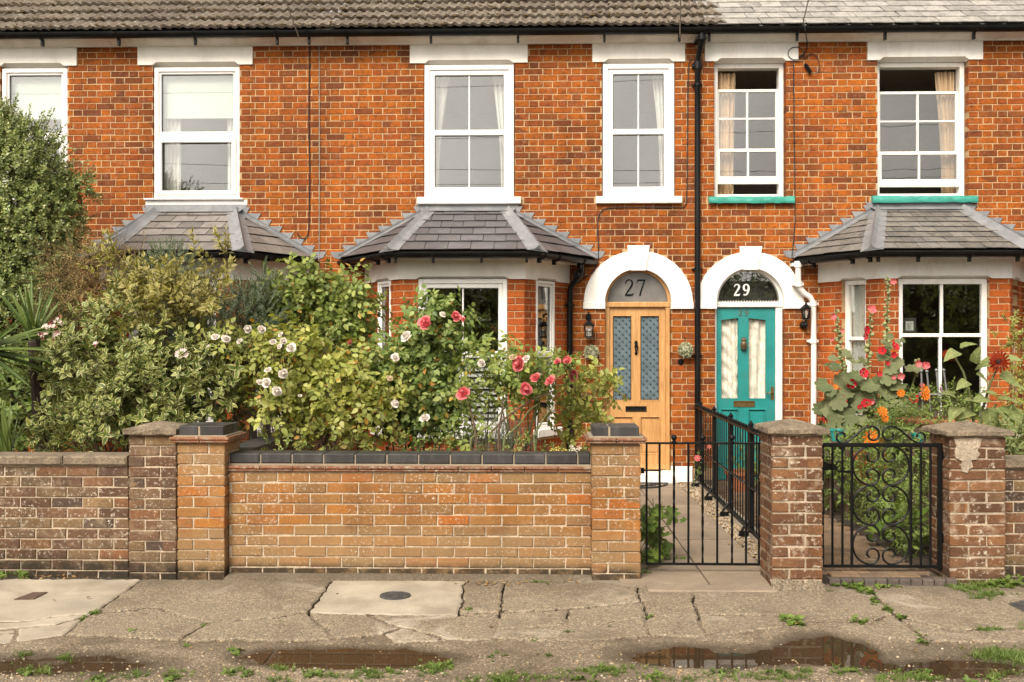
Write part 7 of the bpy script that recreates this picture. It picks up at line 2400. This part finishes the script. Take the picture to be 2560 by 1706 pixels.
def flowers(o, lst, me, dep, sc_, seed, face=(0, -1, .25), name="bloom"):
    rr = random.Random(seed)
    for (x, y, *k) in lst:
        s = k[0] if k else 1.0
        v = (Vector(face)+Vector((rr.uniform(-.6, .6), 0, rr.uniform(-.35, .35)))).normalized()
        inst(name, me, o, Matrix.Translation(at_y(x, y, dep)) @ v.to_track_quat('Z', 'Y').to_matrix().to_4x4() @ Matrix.Rotation(rr.uniform(0, 6), 4, 'Z') @ Matrix.Scale(sc_*s, 4))
lf = leaf_chunk(1, .55, .1, .2, 'ovate', 2)
spu = [sprig_alt(lf, 9, .10, 70, .04, .4, 80+s, .002) for s in range(4)]
d = 7.9
BD = shrub("bedding_plant", "low yellow and white flowers just behind the wall beside the pier", (FX(1410, d), d, .05), [Bl(1400, 1150, d, 60, 30), Bl(1450, 1150, d, 40, 28)], 60, spu, [m_under, m_stem_g], (.6, .9), .2, 1, .6, 111, stems=0, cat="flowers")
flowers(BD, [(1382, 1127), (1395, 1122), (1410, 1128), (1402, 1136), (1388, 1138), (1418, 1133)], simple_flower(5, .022, m_yel, m_eye).mesh("bloom", [m_yel, m_eye]), d-.15, 1, 1)
flowers(BD, [(1428, 1118), (1437, 1126), (1446, 1120), (1440, 1134), (1425, 1130)], simple_flower(5, .020, m_rwhite, m_eye_y).mesh("bloom", [m_rwhite, m_eye_y]), d-.15, 1, 2)
def lobed_leaf(lobes=5, depth=.45, n=None, W=1.0, cup=.12):
    """palmate leaf: centre at the stalk, lobes fanning along +y"""
    V = [(0, 0, 0)]; U = [(.5, 0)]; F = []
    steps = lobes*4
    for i in range(steps+1):
        t = i/steps
        a = R(-140)+R(280)*t
        lob = abs(math.sin(t*lobes*math.pi))**.6
        r = (1-depth)+depth*lob
        r *= .75+.25*math.cos(a)
        x, y = math.sin(a)*r*W*.5, math.cos(a)*r*.62
        V.append((x, y+.15, cup*r*r - .10*y)); U.append((.5+.5*(1 if i % 4 else .2)*(1 if t > .5 else -1)*lob, t))
    for i in range(steps): F.append((0, i+2, i+1))
    return Chunk.from_faces(V, F, U, 0)
def leafy(o, name, ch, m, lst, d0, sc_, seed, face=(0, -.7, .8), jit=.5):
    """single large leaves at photo places: (px, py, size)"""
    me = ch.mesh(name, m, True); rr = random.Random(seed)
    for (x, y, s, *dd) in lst:
        dep = d0+(dd[0] if dd else rr.uniform(-.15, .15))
        nrm_ = Vector(face)+Vector((rr.uniform(-jit, jit), rr.uniform(-jit, jit)*.5, rr.uniform(-jit, jit)))
        az = rr.uniform(-1.9, 1.9)
        dr = Vector((math.sin(az), -.35, -math.cos(az)*.8))
        M3 = leaf_frame(dr, nrm_, s*sc_); p = at_y(x, y, dep)
        inst(name, me, o, Matrix([[*M3[k], p[k]] for k in range(3)]+[[0, 0, 0, 1]]))
lob5 = lobed_leaf(5, .5, W=1.1)
c = at_y(1615, 1400, 7.35)
AN = empty("path_plant", (c.x, c.y+.1, .0), "leafy plant with lobed leaves spilling onto the path by the plain gate", "plant")
rr = random.Random(4); lst = []
for i in range(52):
    t = rr.random(); lst.append((1604+abs(rr.gauss(0, 48))*(1.1-.4*t), 1265+t*145, rr.uniform(.6, 1.2), rr.uniform(-.05, .4)))
leafy(AN, "leaf", lob5, m_anem, lst, 7.3, .13, 6, (.2, -.5, .9))
st = MB()
for i in range(9): st.tube([(c.x-.06+rr.uniform(-.03, .05), c.y+rr.uniform(0, .2), 0), (c.x+rr.uniform(-.05, .1), c.y+rr.uniform(0, .15), .25), (c.x+rr.uniform(.0, .25), c.y+rr.uniform(-.05, .2), rr.uniform(.25, .5))], .003, 4)
st.build("stems", m_stem_g, AN)
d = 10.6
PK = shrub("potted_plant", "small plant with a pink flower at the foot of the railing by the black downpipe", (FX(1745, 11.4), 11.4, .02), [Bl(1752, 1150, 11.3, 14, 26), Bl(1748, 1180, 11.3, 16, 22)], 26, spu, [m_weed, m_stem_g], (.5, .8), .2, .8, .6, 112, stems=2, stem_r=.004, stem_m=m_stem_g, cat="plant")
flowers(PK, [(1744, 1146)], simple_flower(8, .04, m_rosepk, m_eye_y, layers=2).mesh("bloom", [m_rosepk, m_eye_y]), 11.15, 1, 3)
m_terra = mat("terracotta", (.36,.13,.06), .85, var=.2, vs=12, bump=.3)
m_pot_teal = mat("teal_glazed_pot", (.03,.30,.28), .25, var=.1)
def pot(x, y, r, h, m, label, z=.05):
    o = empty("plant_pot", (x, y, z), label, "pot", "plant pots")
    b = MB(); b.lathe([(r*.7, 0), (r*.95, h*.86)], x, y, 20, 0, z); b.build("body", m, o, smooth=True)
    b = MB(); b.lathe([(r*.93, h*.84), (r*1.06, h*.85), (r*1.06, h), (r*.92, h), (r*.88, h*.9), (.01, h*.9)], x, y, 20, 0, z); b.build("rim", m, o, smooth=True)
    return o
pot(2.22, 10.9, .16, .26, m_terra, "terracotta pot behind the railing by the teal door", .0)
TP = shrub("potted_plant", "bushy plant in the terracotta pot behind the railing", (2.22, 10.9, .22), [(2.22, 10.9, .42, .2, .17, .22), (2.35, 10.8, .30, .14, .14, .14)], 70, spu, [m_under, m_stem_g], (.6, .9), .2, .9, .6, 113, stems=0, cat="plant")
flowers(TP, [(1773, 1118, .8), (1782, 1130, .6), (1797, 1112, .7)], simple_flower(6, .03, m_rosepk, m_eye_y).mesh("bloom", [m_rosepk, m_eye_y]), 10.6, 1, 8)

# --- hollyhocks
rl = lobed_leaf(7, .22, W=1.12, cup=.16)
m_bud = leaf_mat("hollyhock_bud", [(.26,.27,.11),(.34,.34,.16),(.20,.22,.09)], trans=.1, rough=.8)
hol_red = simple_flower(5, .045, m_red, m_eye, cup=.35, wide=1.25, rc=.16).mesh("bloom", [m_red, m_eye])
hol_pk = simple_flower(5, .043, m_rosepk, m_eye_y, cup=.9, wide=1.2, rc=.14).mesh("bloom", [m_rosepk, m_eye_y])
budm = MB(); budm.lathe([(.002, 0), (.011, .004), (.014, .013), (.010, .022), (.002, .027)], 0, 0, 8)
bud_me = budm.mesh("bud", m_bud, True)
D0 = 9.9
def hollyhock(base, pts, label, seed, leaves, reds, pinks):
    rr = random.Random(seed)
    P = [at_y(x, y, D0) for x, y in pts]
    o = empty("hollyhock", (P[0].x, D0, .05), label, "hollyhock", "hollyhocks in the right garden")
    mb = MB(); q = [Vector((P[0].x+.02, D0, .03))]+P
    mb.tube(q, [.014]+[.012-.008*i/len(P) for i in range(len(P))], 6); mb.build("stalk", m_stem_g, o, smooth=True)
    for i in range(len(P)-1):
        L = (P[i+1]-P[i]).length; n = int(L/.014)
        for k in range(n):
            p = P[i].lerp(P[i+1], (k+rr.random())/n); a = rr.uniform(0, 6.28)
            if p.z < 1.30: continue
            v = Vector((math.cos(a), math.sin(a), .6)).normalized()
            s = rr.uniform(.8, 1.7)*(1.0 if i < len(P)-2 else .75)
            inst("bud", bud_me, o, Matrix.Translation(p+v*.012) @ v.to_track_quat('Z', 'Y').to_matrix().to_4x4() @ Matrix.Scale(s, 4))
    rg = random.Random(seed+3)
    more = [(x+rg.uniform(-18, 18), y+rg.uniform(-14, 14), s*rg.uniform(.6, .9)) for (x, y, s) in leaves]
    more += [(x+rg.uniform(-25, 25), y+rg.uniform(-5, 30), s*rg.uniform(.6, 1.0)) for (x, y, s) in leaves if y > 930]
    leafy(o, "leaf", rl, m_hol, list(leaves)+more, D0-.15, .225, seed, (0, -.75, .75), .8)
    flowers(o, reds, hol_red, D0-.28, 1.0, seed); flowers(o, pinks, hol_pk, D0-.28, .9, seed+5)
hollyhock(0, [(2112, 1000), (2104, 900), (2095, 830), (2090, 775)], "left hollyhock with sparse pink flowers in front of the white downpipe", 21,
          [(2070,960,.9),(2100,985,1.1),(2080,1000,.9),(2060,1020,1.2),(2110,935,.8),(2075,915,.6),(2105,1030,1.3),(2090,893,.55),(2115,895,.5),(2085,1060,1.2),(2130,1000,1.0),(2120,1065,1.1)],
          [(2129,961,1.1),(2105,1000,1.1),(2062,1049,1.0),(2149,1017,.5)], [(2079,792,.9),(2104,827,.6),(2078,848,.5)])
hollyhock(0, [(2168, 1010), (2170, 920), (2174, 840), (2177, 770)], "middle hollyhock with crimson flowers and a white-flowered side shoot", 22,
          [(2150,940,.8),(2185,960,1.0),(2160,990,1.2),(2140,970,.9),(2190,1010,1.2),(2170,1040,1.2),(2195,900,.6),(2150,905,.55),(2200,1050,1.0),(2140,1040,1.1)],
          [(2165,825,.95),(2162,842,.8),(2158,933,1.1),(2166,1010,1.1),(2161,1059,1.0)], [(2175,777,1.2),(2180,1004,.7)])
hollyhock(0, [(2222, 1000), (2218, 900), (2217, 800), (2222, 695)], "tallest hollyhock standing against the pier of the right bay", 23,
          [(2240,985,1.0),(2220,960,1.1),(2205,935,.9),(2250,930,.8),(2265,925,.7),(2210,855,.45),(2235,855,.55),(2240,890,.6),(2225,880,.6),(2205,885,.5),(2255,960,.9),(2230,1020,1.2),(2260,1015,1.1),(2218,840,.4)],
          [(2236,867,1.0),(2206,878,.9),(2234,888,.7),(2220,909,.5),(2200,935,.6),(2284,997,1.1)], [(2234,704,.8),(2253,941,.9),(2233,944,.6)])
hollyhock(0, [(2270, 1000), (2285, 950), (2297, 900)], "short leaning hollyhock with pink flowers beside the garden obelisk", 24,
          [(2265,1000,.6),(2280,1030,.7),(2250,1040,.8)], [], [(2293,911,.9),(2314,916,1.0),(2304,965,.6)])
wf = simple_flower(5, .03, m_rwhite, m_eye_y, cup=.6, wide=1.2).mesh("bloom", [m_rwhite, m_eye_y])
# --- orange dahlias and the growth round them
spu2 = [sprig_alt(leaf_chunk(1, .42, .12, .25, 'ovate', 2), 10, .16, 65, .055, .4, 90+s, .0025) for s in range(4)]
d = 9.0
DH = shrub("dahlia", "leafy orange dahlias behind the scroll gate", (FX(2210, d), d, .05), [Bl(2260, 1090, 9.1, 85, 60), Bl(2180, 1120, 8.9, 60, 55), Bl(2290, 1160, 8.8, 60, 70), Bl(2230, 1060, 9.2, 50, 40)], 240, spu2, [m_under, m_stem_g], (.7, 1.1), .3, .7, .7, 114, stems=8, stem_m=m_stem_g, stem_r=.006, cat="flowers")
dah = simple_flower(9, .055, m_orange, m_eye_y, cup=.22, layers=3, rc=.2).mesh("bloom", [m_orange, m_eye_y])
flowers(DH, [(2252, 983, .7), (2309, 978, 1.1), (2313, 990, .8), (2205, 1030, .9), (2210, 1045, .8), (2335, 1083, .6), (2088, 968, .5)], dah, 8.75, 1.0, 41)
flowers(DH, [(2175, 1094, 1.15)], dah, 8.2, 1.15, 42)
flowers(DH, [(2352, 970, .5), (2300, 985, .5), (2355, 978, .4)], simple_flower(6, .03, m_mauve, m_eye).mesh("bloom", [m_mauve, m_eye]), 9.2, 1, 43)
US = shrub("low_planting", "dense green undergrowth seen through the scroll gate", (2.98, 8.9, .05),
      [(2.80, 9.6, .30, .22, .5, .26), (2.95, 8.6, .27, .26, .5, .27), (2.86, 7.8, .18, .16, .4, .16), (3.2, 9.3, .4, .35, .5, .4), (3.1, 8.0, .3, .35, .4, .3), (2.74, 10.3, .25, .22, .4, .26), (2.80, 8.5, .55, .18, .3, .22), (2.75, 9.2, .62, .2, .3, .2), (2.55, 10.9, .25, .25, .4, .26)],
      900, spu2, [m_under, m_stem_g], (.6, 1.05), .4, .8, .7, 115, stems=0, cat="plants", part="foliage")
rr = random.Random(9)
lst = [(2085+rr.uniform(-15, 40), 1060+rr.uniform(0, 130), rr.uniform(.7, 1.2), rr.uniform(-.3, .3)) for i in range(26)]
HL = empty("mallow", (2.75, 9.7, .05), "broad grey-green mallow leaves behind the crumbling pier", "plant")
leafy(HL, "leaf", rl, m_hol, lst, 9.6, .22, 31, jit=.8)
st = MB()
for (x, y, s, dd) in lst[::3]:
    p = at_y(x, y, 9.6+dd); st.tube([(2.8+rr.uniform(-.1, .1), 9.75, .03), (p.x*.5+1.4, 9.8, p.z*.6), (p.x, p.y, p.z)], .005, 4)
st.build("stems", m_stem_g, HL)
hsl = leaf_chunk(1, .42, .2, .25, 'lance', 4)
c = at_y(2270, 1330, 7.6)
HO = empty("broadleaf_plant", (c.x, c.y, .05), "fresh green plant with long pointed leaves low behind the scroll gate", "plant")
me = hsl.mesh("leaf", m_anem)
for i in range(34):
    az = rr.uniform(0, 6.28); a = R(rr.uniform(20, 85)); v = Vector((math.sin(a)*math.cos(az), math.sin(a)*math.sin(az)-.2, math.cos(a)))
    M3 = leaf_frame(v, (-math.cos(az), -math.sin(az)-.4, 1.2), rr.uniform(.10, .17)); p = (c.x+rr.uniform(-.18, .16), c.y+rr.uniform(-.1, .3), rr.uniform(.08, .34))
    inst("leaf", me, HO, Matrix([[*M3[k], p[k]] for k in range(3)]+[[0, 0, 0, 1]]))
st = MB(); st.tube([(c.x, c.y+.05, .03), (c.x, c.y+.05, .2), (c.x, c.y+.05, .32)], .008, 5); st.build("stem", m_stem_g, HO)
pot(FX(2295, 8.9), 8.9, .058, .11, m_pot_teal, "small teal pot among the dahlias", .74)
pot(FX(2092, 9.3), 9.3, .065, .11, m_pot_teal, "small teal pot behind the crumbling pier", .74)
# stands under the pots
for (p, dd, lab) in ((2295, 8.9, "narrow wooden stand under the teal pot among the dahlias"), (2092, 9.3, "narrow wooden stand under the teal pot behind the crumbling pier")):
    x = FX(p, dd); o = empty("plant_stand", (x, dd, .05), lab, "stand")
    t = MB(); t.box(x-.09, x+.09, dd-.09, dd+.09, .71, .74); t.build("top", m_stem_b, o)
    for sx in (-.07, .07):
        for sy in (-.07, .07):
            t = MB(); t.box(x+sx-.015, x+sx+.015, dd+sy-.015, dd+sy+.015, .04, .71); t.build("leg", m_stem_b, o)
# wooden planter with obelisk
m_zinc = mat("grey_painted_metal", (.20,.20,.20), .5, metal=.3, var=.15)
d = 9.4; xo = FX(2345, d)
pl_o = empty("planter", (xo, d, .05), "weathered wooden planter with a terracotta rim in front of the right bay", "planter")
zt = at_y(2350, 1055, d-.25).z
for i in range(6):
    t = MB(); t.box(xo-.36+i*.12, xo-.243+i*.12, d-.25, d+.25, .04, zt-.03, c=.005); t.build("board", wood_mat("grey_plank_%d" % i, (.20,.14,.09), (.32,.24,.16)), pl_o)
t = MB(); t.ring(xo-.39, xo+.39, 0, 0, .0, 0, 0) if False else t.box(xo-.39, xo+.39, d-.28, d+.28, zt-.03, zt+.012, c=.01); t.build("rim", m_terra, pl_o)
PLP = shrub("planter_plant", "leafy plants growing in the wooden planter", (xo, d, zt+.012), [Bl(2300, 1015, d, 40, 30), Bl(2370, 1020, d, 50, 35), Bl(2420, 1035, d, 40, 30)], 150, spu2, [m_under, m_stem_g], (.6, 1.0), .2, 1, .6, 116, stems=0, cat="plants")
OB = empty("garden_obelisk", (xo-.05, d, zt), "grey metal plant support with four ball-topped rods and a ring", "plant support")
for (tx, ty, bx_) in ((2303, 928, 2308), (2317, 929, 2330), (2341, 926, 2352), (2359, 926, 2378)):
    a = at_y(tx, ty, d-.05); b = at_y(bx_, 1060, d-.05)
    t = MB(); t.tube([b, a], .009, 6); o = t.build("rod", m_zinc, OB)
    t = MB(); t.ball(tuple(a), .017, 8, 6); t.build("ball", m_zinc, o, smooth=True)
rc = at_y(2338, 985, d-.05); t = MB(); t.tube([(rc.x+.14*math.cos(i*.2618), rc.y+.14*math.sin(i*.2618), rc.z) for i in range(25)], .007, 5, cap=False); t.build("ring", m_zinc, OB)
# --- sunflower behind the right pier
d = 8.0
hl = leaf_chunk(1, .74, .16, .38, 'heart', 8, wave=.02)
c = at_y(2445, 1060, d)
SF = empty("sunflower", (c.x, d+.05, .05), "sunflower with rust-red flowers and big pale leaves behind the patched pier", "sunflower")
for pts in (((2445, 1130), (2455, 1030), (2475, 960), (2496, 915)), ((2440, 1130), (2430, 1010), (2408, 930), (2385, 890)), ((2452, 1130), (2470, 1060), (2490, 1010))):
    P = [at_y(x, y, d) for x, y in pts]; t = MB(); t.tube([Vector((c.x, d+.03, .03))]+P, [.016, .014, .011, .009, .007][:len(P)+1], 7); t.build("stalk", m_stem_g, SF, smooth=True)
me = hl.mesh("leaf", m_sunl, True); rr = random.Random(12)
for (x, y, ax_, az_, s) in ((2395,880,-.9,-.3,.22),(2400,870,.9,.7,.16),(2440,910,-.2,.8,.2),(2440,935,.8,-.2,.2),(2420,955,-.9,-.2,.2),(2490,905,-1,-.05,.2),(2500,935,.9,-.5,.22),(2510,900,1,.2,.2),(2470,1000,-.9,.2,.22),(2490,1000,.9,.1,.22),(2490,1020,.7,-.6,.30),(2510,1020,.9,-.7,.28),(2440,1010,-.8,.5,.2),(2430,1030,-.9,-.1,.22),(2400,1020,-.9,-.5,.24),(2410,1045,-.6,-.9,.22),(2395,1000,-.7,.4,.2),(2480,1060,.9,-.3,.22),(2520,960,.9,.0,.2),(2450,985,.5,.5,.16),(2470,1020,.1,-1,.24)):
    M3 = leaf_frame((ax_, -.45+rr.uniform(-.3, .3), az_+rr.uniform(-.2, .2)), (rr.uniform(-.5, .5), -.5, .9), s*rr.uniform(.62, .85)); p = at_y(x, y, d-.03+rr.uniform(-.05, .05))
    inst("leaf", me, SF, Matrix([[*M3[k], p[k]] for k in range(3)]+[[0, 0, 0, 1]]))
sfm = simple_flower(16, .090, m_rust_p, m_eye, cup=.10, layers=3, rc=.28, wide=.85).mesh("bloom", [m_rust_p, m_eye])
flowers(SF, [(2500, 905, .98)], sfm, d-.08, 1, 51, (-.75, -.8, .1)); flowers(SF, [(2372, 890, .6)], sfm, d-.05, 1, 52, (-.6, -.5, .6))
# --- growth along the right edge
d = 8.8
shrub("leafy_shrub", "loose green shrub with small tan flowers at the far right edge", (FX(2560, d), d, .05), [Bl(2545, 830, d, 50, 45), Bl(2570, 900, d, 50, 90), Bl(2550, 1000, d, 60, 70), Bl(2530, 1070, d, 60, 60), Bl(2600, 1000, d, 80, 150)], 420, spu, [m_rose_y, m_stem_b], (.6, 1.0), .3, .4, .8, 117, stems=7, stem_r=.007)
d = 7.7
shrub("low_planting", "green leaves just behind the far right wall", (FX(2540, d), d, .05), [Bl(2540, 1110, d, 50, 40), Bl(2580, 1120, d, 50, 40), Bl(2480, 1130, d, 40, 50)], 90, spu2, [m_sunl, m_stem_g], (.8, 1.3), .3, .6, .7, 118, stems=0, cat="plants")
# --- loose growth behind the tan wall and in the left garden
d = 7.6
shrub("low_planting", "low tangle of twigs and leaves along the back of the tan wall", (FX(900, d), d, .05), [Bl(720+i*75, 1120, d, 60, 25) for i in range(9)], 80, spu, [m_rose, m_stem_b], (.6, 1.0), .2, .8, .8, 119, stems=14, stem_m=m_stem_dark, stem_r=.006, cat="plants", spread=1.2)
d = 8.6
shrub("silver_plant", "wispy silver-grey plant in the gap beside the tan pier", (FX(640, d), d, .05), [Bl(620, 1080, d, 55, 45), Bl(660, 1060, d, 45, 40)], 90, spl, [m_lav, m_lav], (.8, 1.3), .2, .8, .8, 120, stems=0, cat="plants")
m_post = mat("grey_weathered_timber", (.26,.23,.19), .9, var=.25, vs=12, bump=.4)
for i, px in enumerate((632, 667)):
    x = FX(px, 8.9); t = MB(); t.box(x-.03, x+.03, 8.87, 8.93, .0, at_y(px, 1000, 8.9).z, c=.006); t.build("fence_post", m_post, None, label=("grey timber post in the gap beside the tan pier, the nearer the left" if i == 0 else "grey timber post in the gap beside the tan pier, the one on the right"), cat="post")

# ------------------------------------------------------------------ weeds, grass, fallen leaves on the pavement
bl = leaf_chunk(1, .09, .2, .3, 'strap', 3)
def tuft_sprig(n, L, spread, seed):
    rr = random.Random(seed); pl = []
    for i in range(n):
        az = rr.uniform(0, 6.28); a = R(rr.uniform(5, spread)); v = (math.sin(a)*math.cos(az), math.sin(a)*math.sin(az), math.cos(a))
        pl.append((leaf_frame(v, (-math.cos(az), -math.sin(az), .6), L*rr.uniform(.5, 1.1)), (rr.uniform(-.01, .01), rr.uniform(-.01, .01), 0)))
    return Sprig(bl, [], [], pl)
wl = leaf_chunk(1, .55, .1, .25, 'ovate', 2)
def ros_sprig(n, s, seed):
    rr = random.Random(seed); pl = []
    for i in range(n):
        az = rr.uniform(0, 6.28); a = R(rr.uniform(35, 88)); v = (math.sin(a)*math.cos(az), math.sin(a)*math.sin(az), math.cos(a))
        pl.append((leaf_frame(v, (0, 0, 1), s*rr.uniform(.6, 1.1)), (rr.uniform(-.012, .012), rr.uniform(-.012, .012), rr.uniform(0, .02))))
    return Sprig(wl, [], [], pl)
GR = [tuft_sprig(14, .05, 55, s) for s in range(3)]; WD = [ros_sprig(8, .035, 5+s) for s in range(3)]
def weed_patch(name, label, spots, kinds, seed, thing=True, size=1.0):
    """spots: (px, py, rx px, ry px, count)"""
    r = np.random.default_rng(seed); cs = []
    c0 = at_z(spots[0][0], spots[0][1])
    for (px, py, rx, ry, n) in spots:
        pts = []
        for _ in range(n):
            p = at_z(px+r.normal()*rx*.5, py+r.normal()*ry*.5); pts.append((p.x, p.y, ground_z(p.x, p.y)-.004))
        P = np.array(pts); ax = np.stack([r.normal(0, .25, n), r.normal(0, .25, n), np.ones(n)], 1)
        w = r.integers(0, len(kinds), n); M = frames(ax, r.uniform(0, 6.28, n))*(r.uniform(.5, 1.15, n)*size)[:, None, None]
        for k, s in enumerate(kinds):
            if (w == k).any(): cs.append(s.full.inst(M[w == k], P[w == k]))
    o = empty(name, (c0.x, c0.y, 0), label, "weed", "weeds in the pavement")
    Chunk.merge(cs).build("blades" if kinds is GR else "leaves", [m_weed, m_stem_g], o, kind="stuff")
    return o
weed_patch("weed_clump", "big bright green grass clump at the road edge on the far right", [(2500, 1632, 70, 16, 90), (2550, 1645, 50, 12, 50)], GR, 1, size=1.0)
weed_patch("weed_clump", "patch of grass at the foot of the patched pier", [(2440, 1470, 60, 12, 90), (2470, 1490, 50, 10, 60), (2380, 1462, 40, 8, 30)], GR, 2)
weed_patch("weed_clump", "broad-leaved weeds along the step of the scroll gate", [(2085, 1455, 30, 14, 22), (2130, 1468, 60, 8, 22), (2230, 1462, 40, 10, 24), (2170, 1480, 25, 10, 10), (2300, 1458, 40, 8, 14)], WD, 3, size=1.25)
weed_patch("weed_clump", "dusty broad leaves at the foot of the far right wall", [(2520, 1462, 35, 14, 26), (2490, 1455, 20, 12, 10)], WD, 4, size=1.5)
weed_patch("weed_clump", "weed line running down the joint in front of the scroll gate", [(2185, 1505, 10, 8, 8), (2215, 1525, 12, 8, 10), (2255, 1545, 14, 4, 8), (2305, 1600, 10, 8, 8), (2290, 1585, 6, 6, 4)], WD, 5, size=.9)
weed_patch("weed_clump", "weeds in the long crack in front of the crumbling pier", [(1990, 1555, 26, 8, 14), (2150, 1558, 20, 6, 10), (1960, 1546, 8, 4, 4)], WD, 6, size=1.0)
weed_patch("weed_clump", "grass tuft in the pavement at the far right", [(2475, 1575, 36, 7, 36), (2555, 1570, 14, 8, 14)], GR, 7, size=.8)
weed_patch("weed_clump", "weed at the foot of the brown wall on the far left", [(62, 1438, 16, 6, 10), (5, 1440, 10, 8, 8)], WD, 8, size=1.3)
weed_patch("weed_clump", "small weeds along the diagonal crack on the left", [(243, 1530, 14, 6, 10), (208, 1547, 10, 5, 7)], WD, 9, size=.75)
weed_patch("weed_clump", "small green weeds scattered on the pebbly concrete, left of the middle", [(330, 1580, 14, 6, 10), (296, 1563, 6, 4, 3), (380, 1565, 5, 3, 3), (465, 1610, 5, 4, 3), (593, 1625, 18, 7, 14), (690, 1552, 12, 5, 8), (525, 1563, 20, 5, 8)], WD, 10, size=.75)
weed_patch("weed_clump", "small weeds dotted over the middle of the pavement", [(1100, 1553, 10, 4, 5), (1170, 1523, 12, 4, 6), (1335, 1599, 10, 5, 5), (1420, 1582, 12, 6, 7), (1345, 1455, 24, 6, 10), (1525, 1567, 10, 4, 5), (1373, 1635, 10, 4, 5), (1625, 1542, 10, 5, 6), (1230, 1640, 20, 8, 8)], WD, 11, size=.7)
weed_patch("weed_clump", "weed at the foot of the pier by the plain gate", [(1612, 1430, 14, 14, 14)], WD, 12, size=1.0)
weed_patch("road_edge_grass", "ragged line of grass and weeds along the very bottom of the picture", [(80+i*118+((i*37) % 50), 1672+((i*53) % 30), 46, 12, 22) for i in range(22)] + [(1090, 1665, 40, 14, 46), (1500, 1672, 90, 10, 60), (1270, 1690, 70, 12, 50), (910, 1690, 60, 10, 30), (700, 1670, 30, 10, 22), (160, 1640, 30, 8, 18), (60, 1630, 24, 6, 12), (1700+250, 1690, 60, 10, 34), (2270, 1690, 80, 10, 50)], GR, 13, size=.75)["kind"] = "stuff"
weed_patch("road_edge_weeds", "broad-leaved weeds mixed through the grass at the road edge", [(60+i*170+((i*71) % 60), 1668+((i*29) % 34), 40, 10, 9) for i in range(15)] + [(1500, 1668, 40, 8, 16), (1100, 1662, 24, 8, 12)], WD, 14, size=.9)["kind"] = "stuff"
m_dead = leaf_mat("fallen_leaf", [(.20,.10,.03),(.33,.20,.06),(.12,.06,.03),(.42,.30,.14),(.10,.05,.03)], trans=.1, rough=.8)
N = 150; fl = leaf_chunk(1, .6, .2, .1, 'ovate', 2); pts = []
for i in range(N):
    k = rng.random()
    if k < .35: p = at_z(1225+rng.normal()*38, 1456+abs(rng.normal())*5)
    elif k < .55: p = at_z(140+rng.normal()*50, 1442+abs(rng.normal())*4)
    elif k < .65: p = at_z(1430+rng.normal()*25, 1455+abs(rng.normal())*4)
    elif k < .75: p = at_z(1880+rng.normal()*20, 1415+abs(rng.normal())*8)
    else: p = at_z(rng.uniform(50, 2500), rng.uniform(1460, 1640))
    pts.append((p.x, p.y, ground_z(p.x, p.y)+.009))
ax = np.stack([rng.normal(0, .3, N), rng.normal(0, .3, N), np.ones(N)], 1)
fr_ = frames(ax, rng.uniform(0, 6.28, N))*rng.uniform(.014, .035, N)[:, None, None]
fl.inst(fr_, np.array(pts)).build("fallen_leaves", m_dead, None, kind="stuff", label="fallen brown leaves lying on the pavement", cat="leaves")
# loose grit on the road edge
tpl = MB(); tpl.ball((0, 0, 0), 1, 5, 3); ch = mb_chunk(tpl); N = 5000
gxr = rng.uniform(-3.0, 3.0, N); gyr = 4.35+np.abs(rng.normal(0, .45, N)); gyr = np.where(gyr > 5.7, rng.uniform(4.4, 5.0, N), gyr)
off = np.array([(x, y, ground_z(x, y)+.001) for x, y in zip(gxr, gyr)])
s = rng.uniform(.0015, .006, N)*rng.choice([1, 1, 1, 1.8], N); Ms = np.zeros((N, 3, 3)); Ms[:, 0, 0] = s*1.2; Ms[:, 1, 1] = s; Ms[:, 2, 2] = s*.7
ch.inst(Ms, off).build("grit", m_gravel, None, kind="stuff", label="loose grit along the road edge", cat="gravel")

# ------------------------------------------------------------------ across the street: seen only mirrored in the glass
lf = leaf_chunk(1, .6, .1, .2, 'ovate', 1)
spt = [sprig_alt(lf, 9, .35, 65, .17, .5, 130+s, .006) for s in range(3)]
bls = []
rr = random.Random(2)
for i in range(15):
    x = -16+i*2.3+rr.uniform(-.4, .4); h = 4.7+.5*math.sin(i*1.7)+rr.uniform(-.2, .2)
    bls.append((x, -8.6+rr.uniform(-.5, .5), h*.52, 1.6, 1.3, h*.5))
m_tree = leaf_mat("street_tree_leaf", [(.06,.09,.02),(.12,.15,.035),(.18,.20,.05),(.22,.20,.05)], trans=.2)
P, ax, A = scatter([b[:1]+(-b[1],)+b[2:] for b in bls], 5200, np.random.default_rng(8), .6, .4, .7, .9)
P[:, 1] *= -1; ax[:, 1] *= -1
Chunk.merge([s.full.inst(frames(ax[k::3], rng.uniform(0, 6, len(ax[k::3]))), P[k::3]) for k, s in enumerate(spt)]).build("treeline", [m_tree, m_stem_dark], None, kind="stuff", label="dark green trees across the street mirrored in the windows", cat="trees")
cm = MB(); cm.box(-18, 18, -9.4, -9.0, -.05, 3.7); cm.build("hedge_bank", m_soil, None, kind="structure", label="dark bank behind the trees across the street")
for i, (z0_, z1_, y_) in enumerate(((7.0, 7.5, -2.0), (6.6, 6.3, -2.4), (8.1, 8.9, -1.6), (6.1, 6.2, -2.8), (9.0, 8.4, -1.2))):
    t = MB(); t.tube(span(Vector((-14, y_, z0_)), Vector((14, y_, z1_)), .25, 20), .006, 4); t.build("overhead_wire", m_cable, None, label="overhead street wire mirrored in the upstairs windows, " + ("middle strand", "second lowest strand", "sloping strand near the top", "lowest strand", "topmost strand")[i], cat="cable", group="overhead street wires")
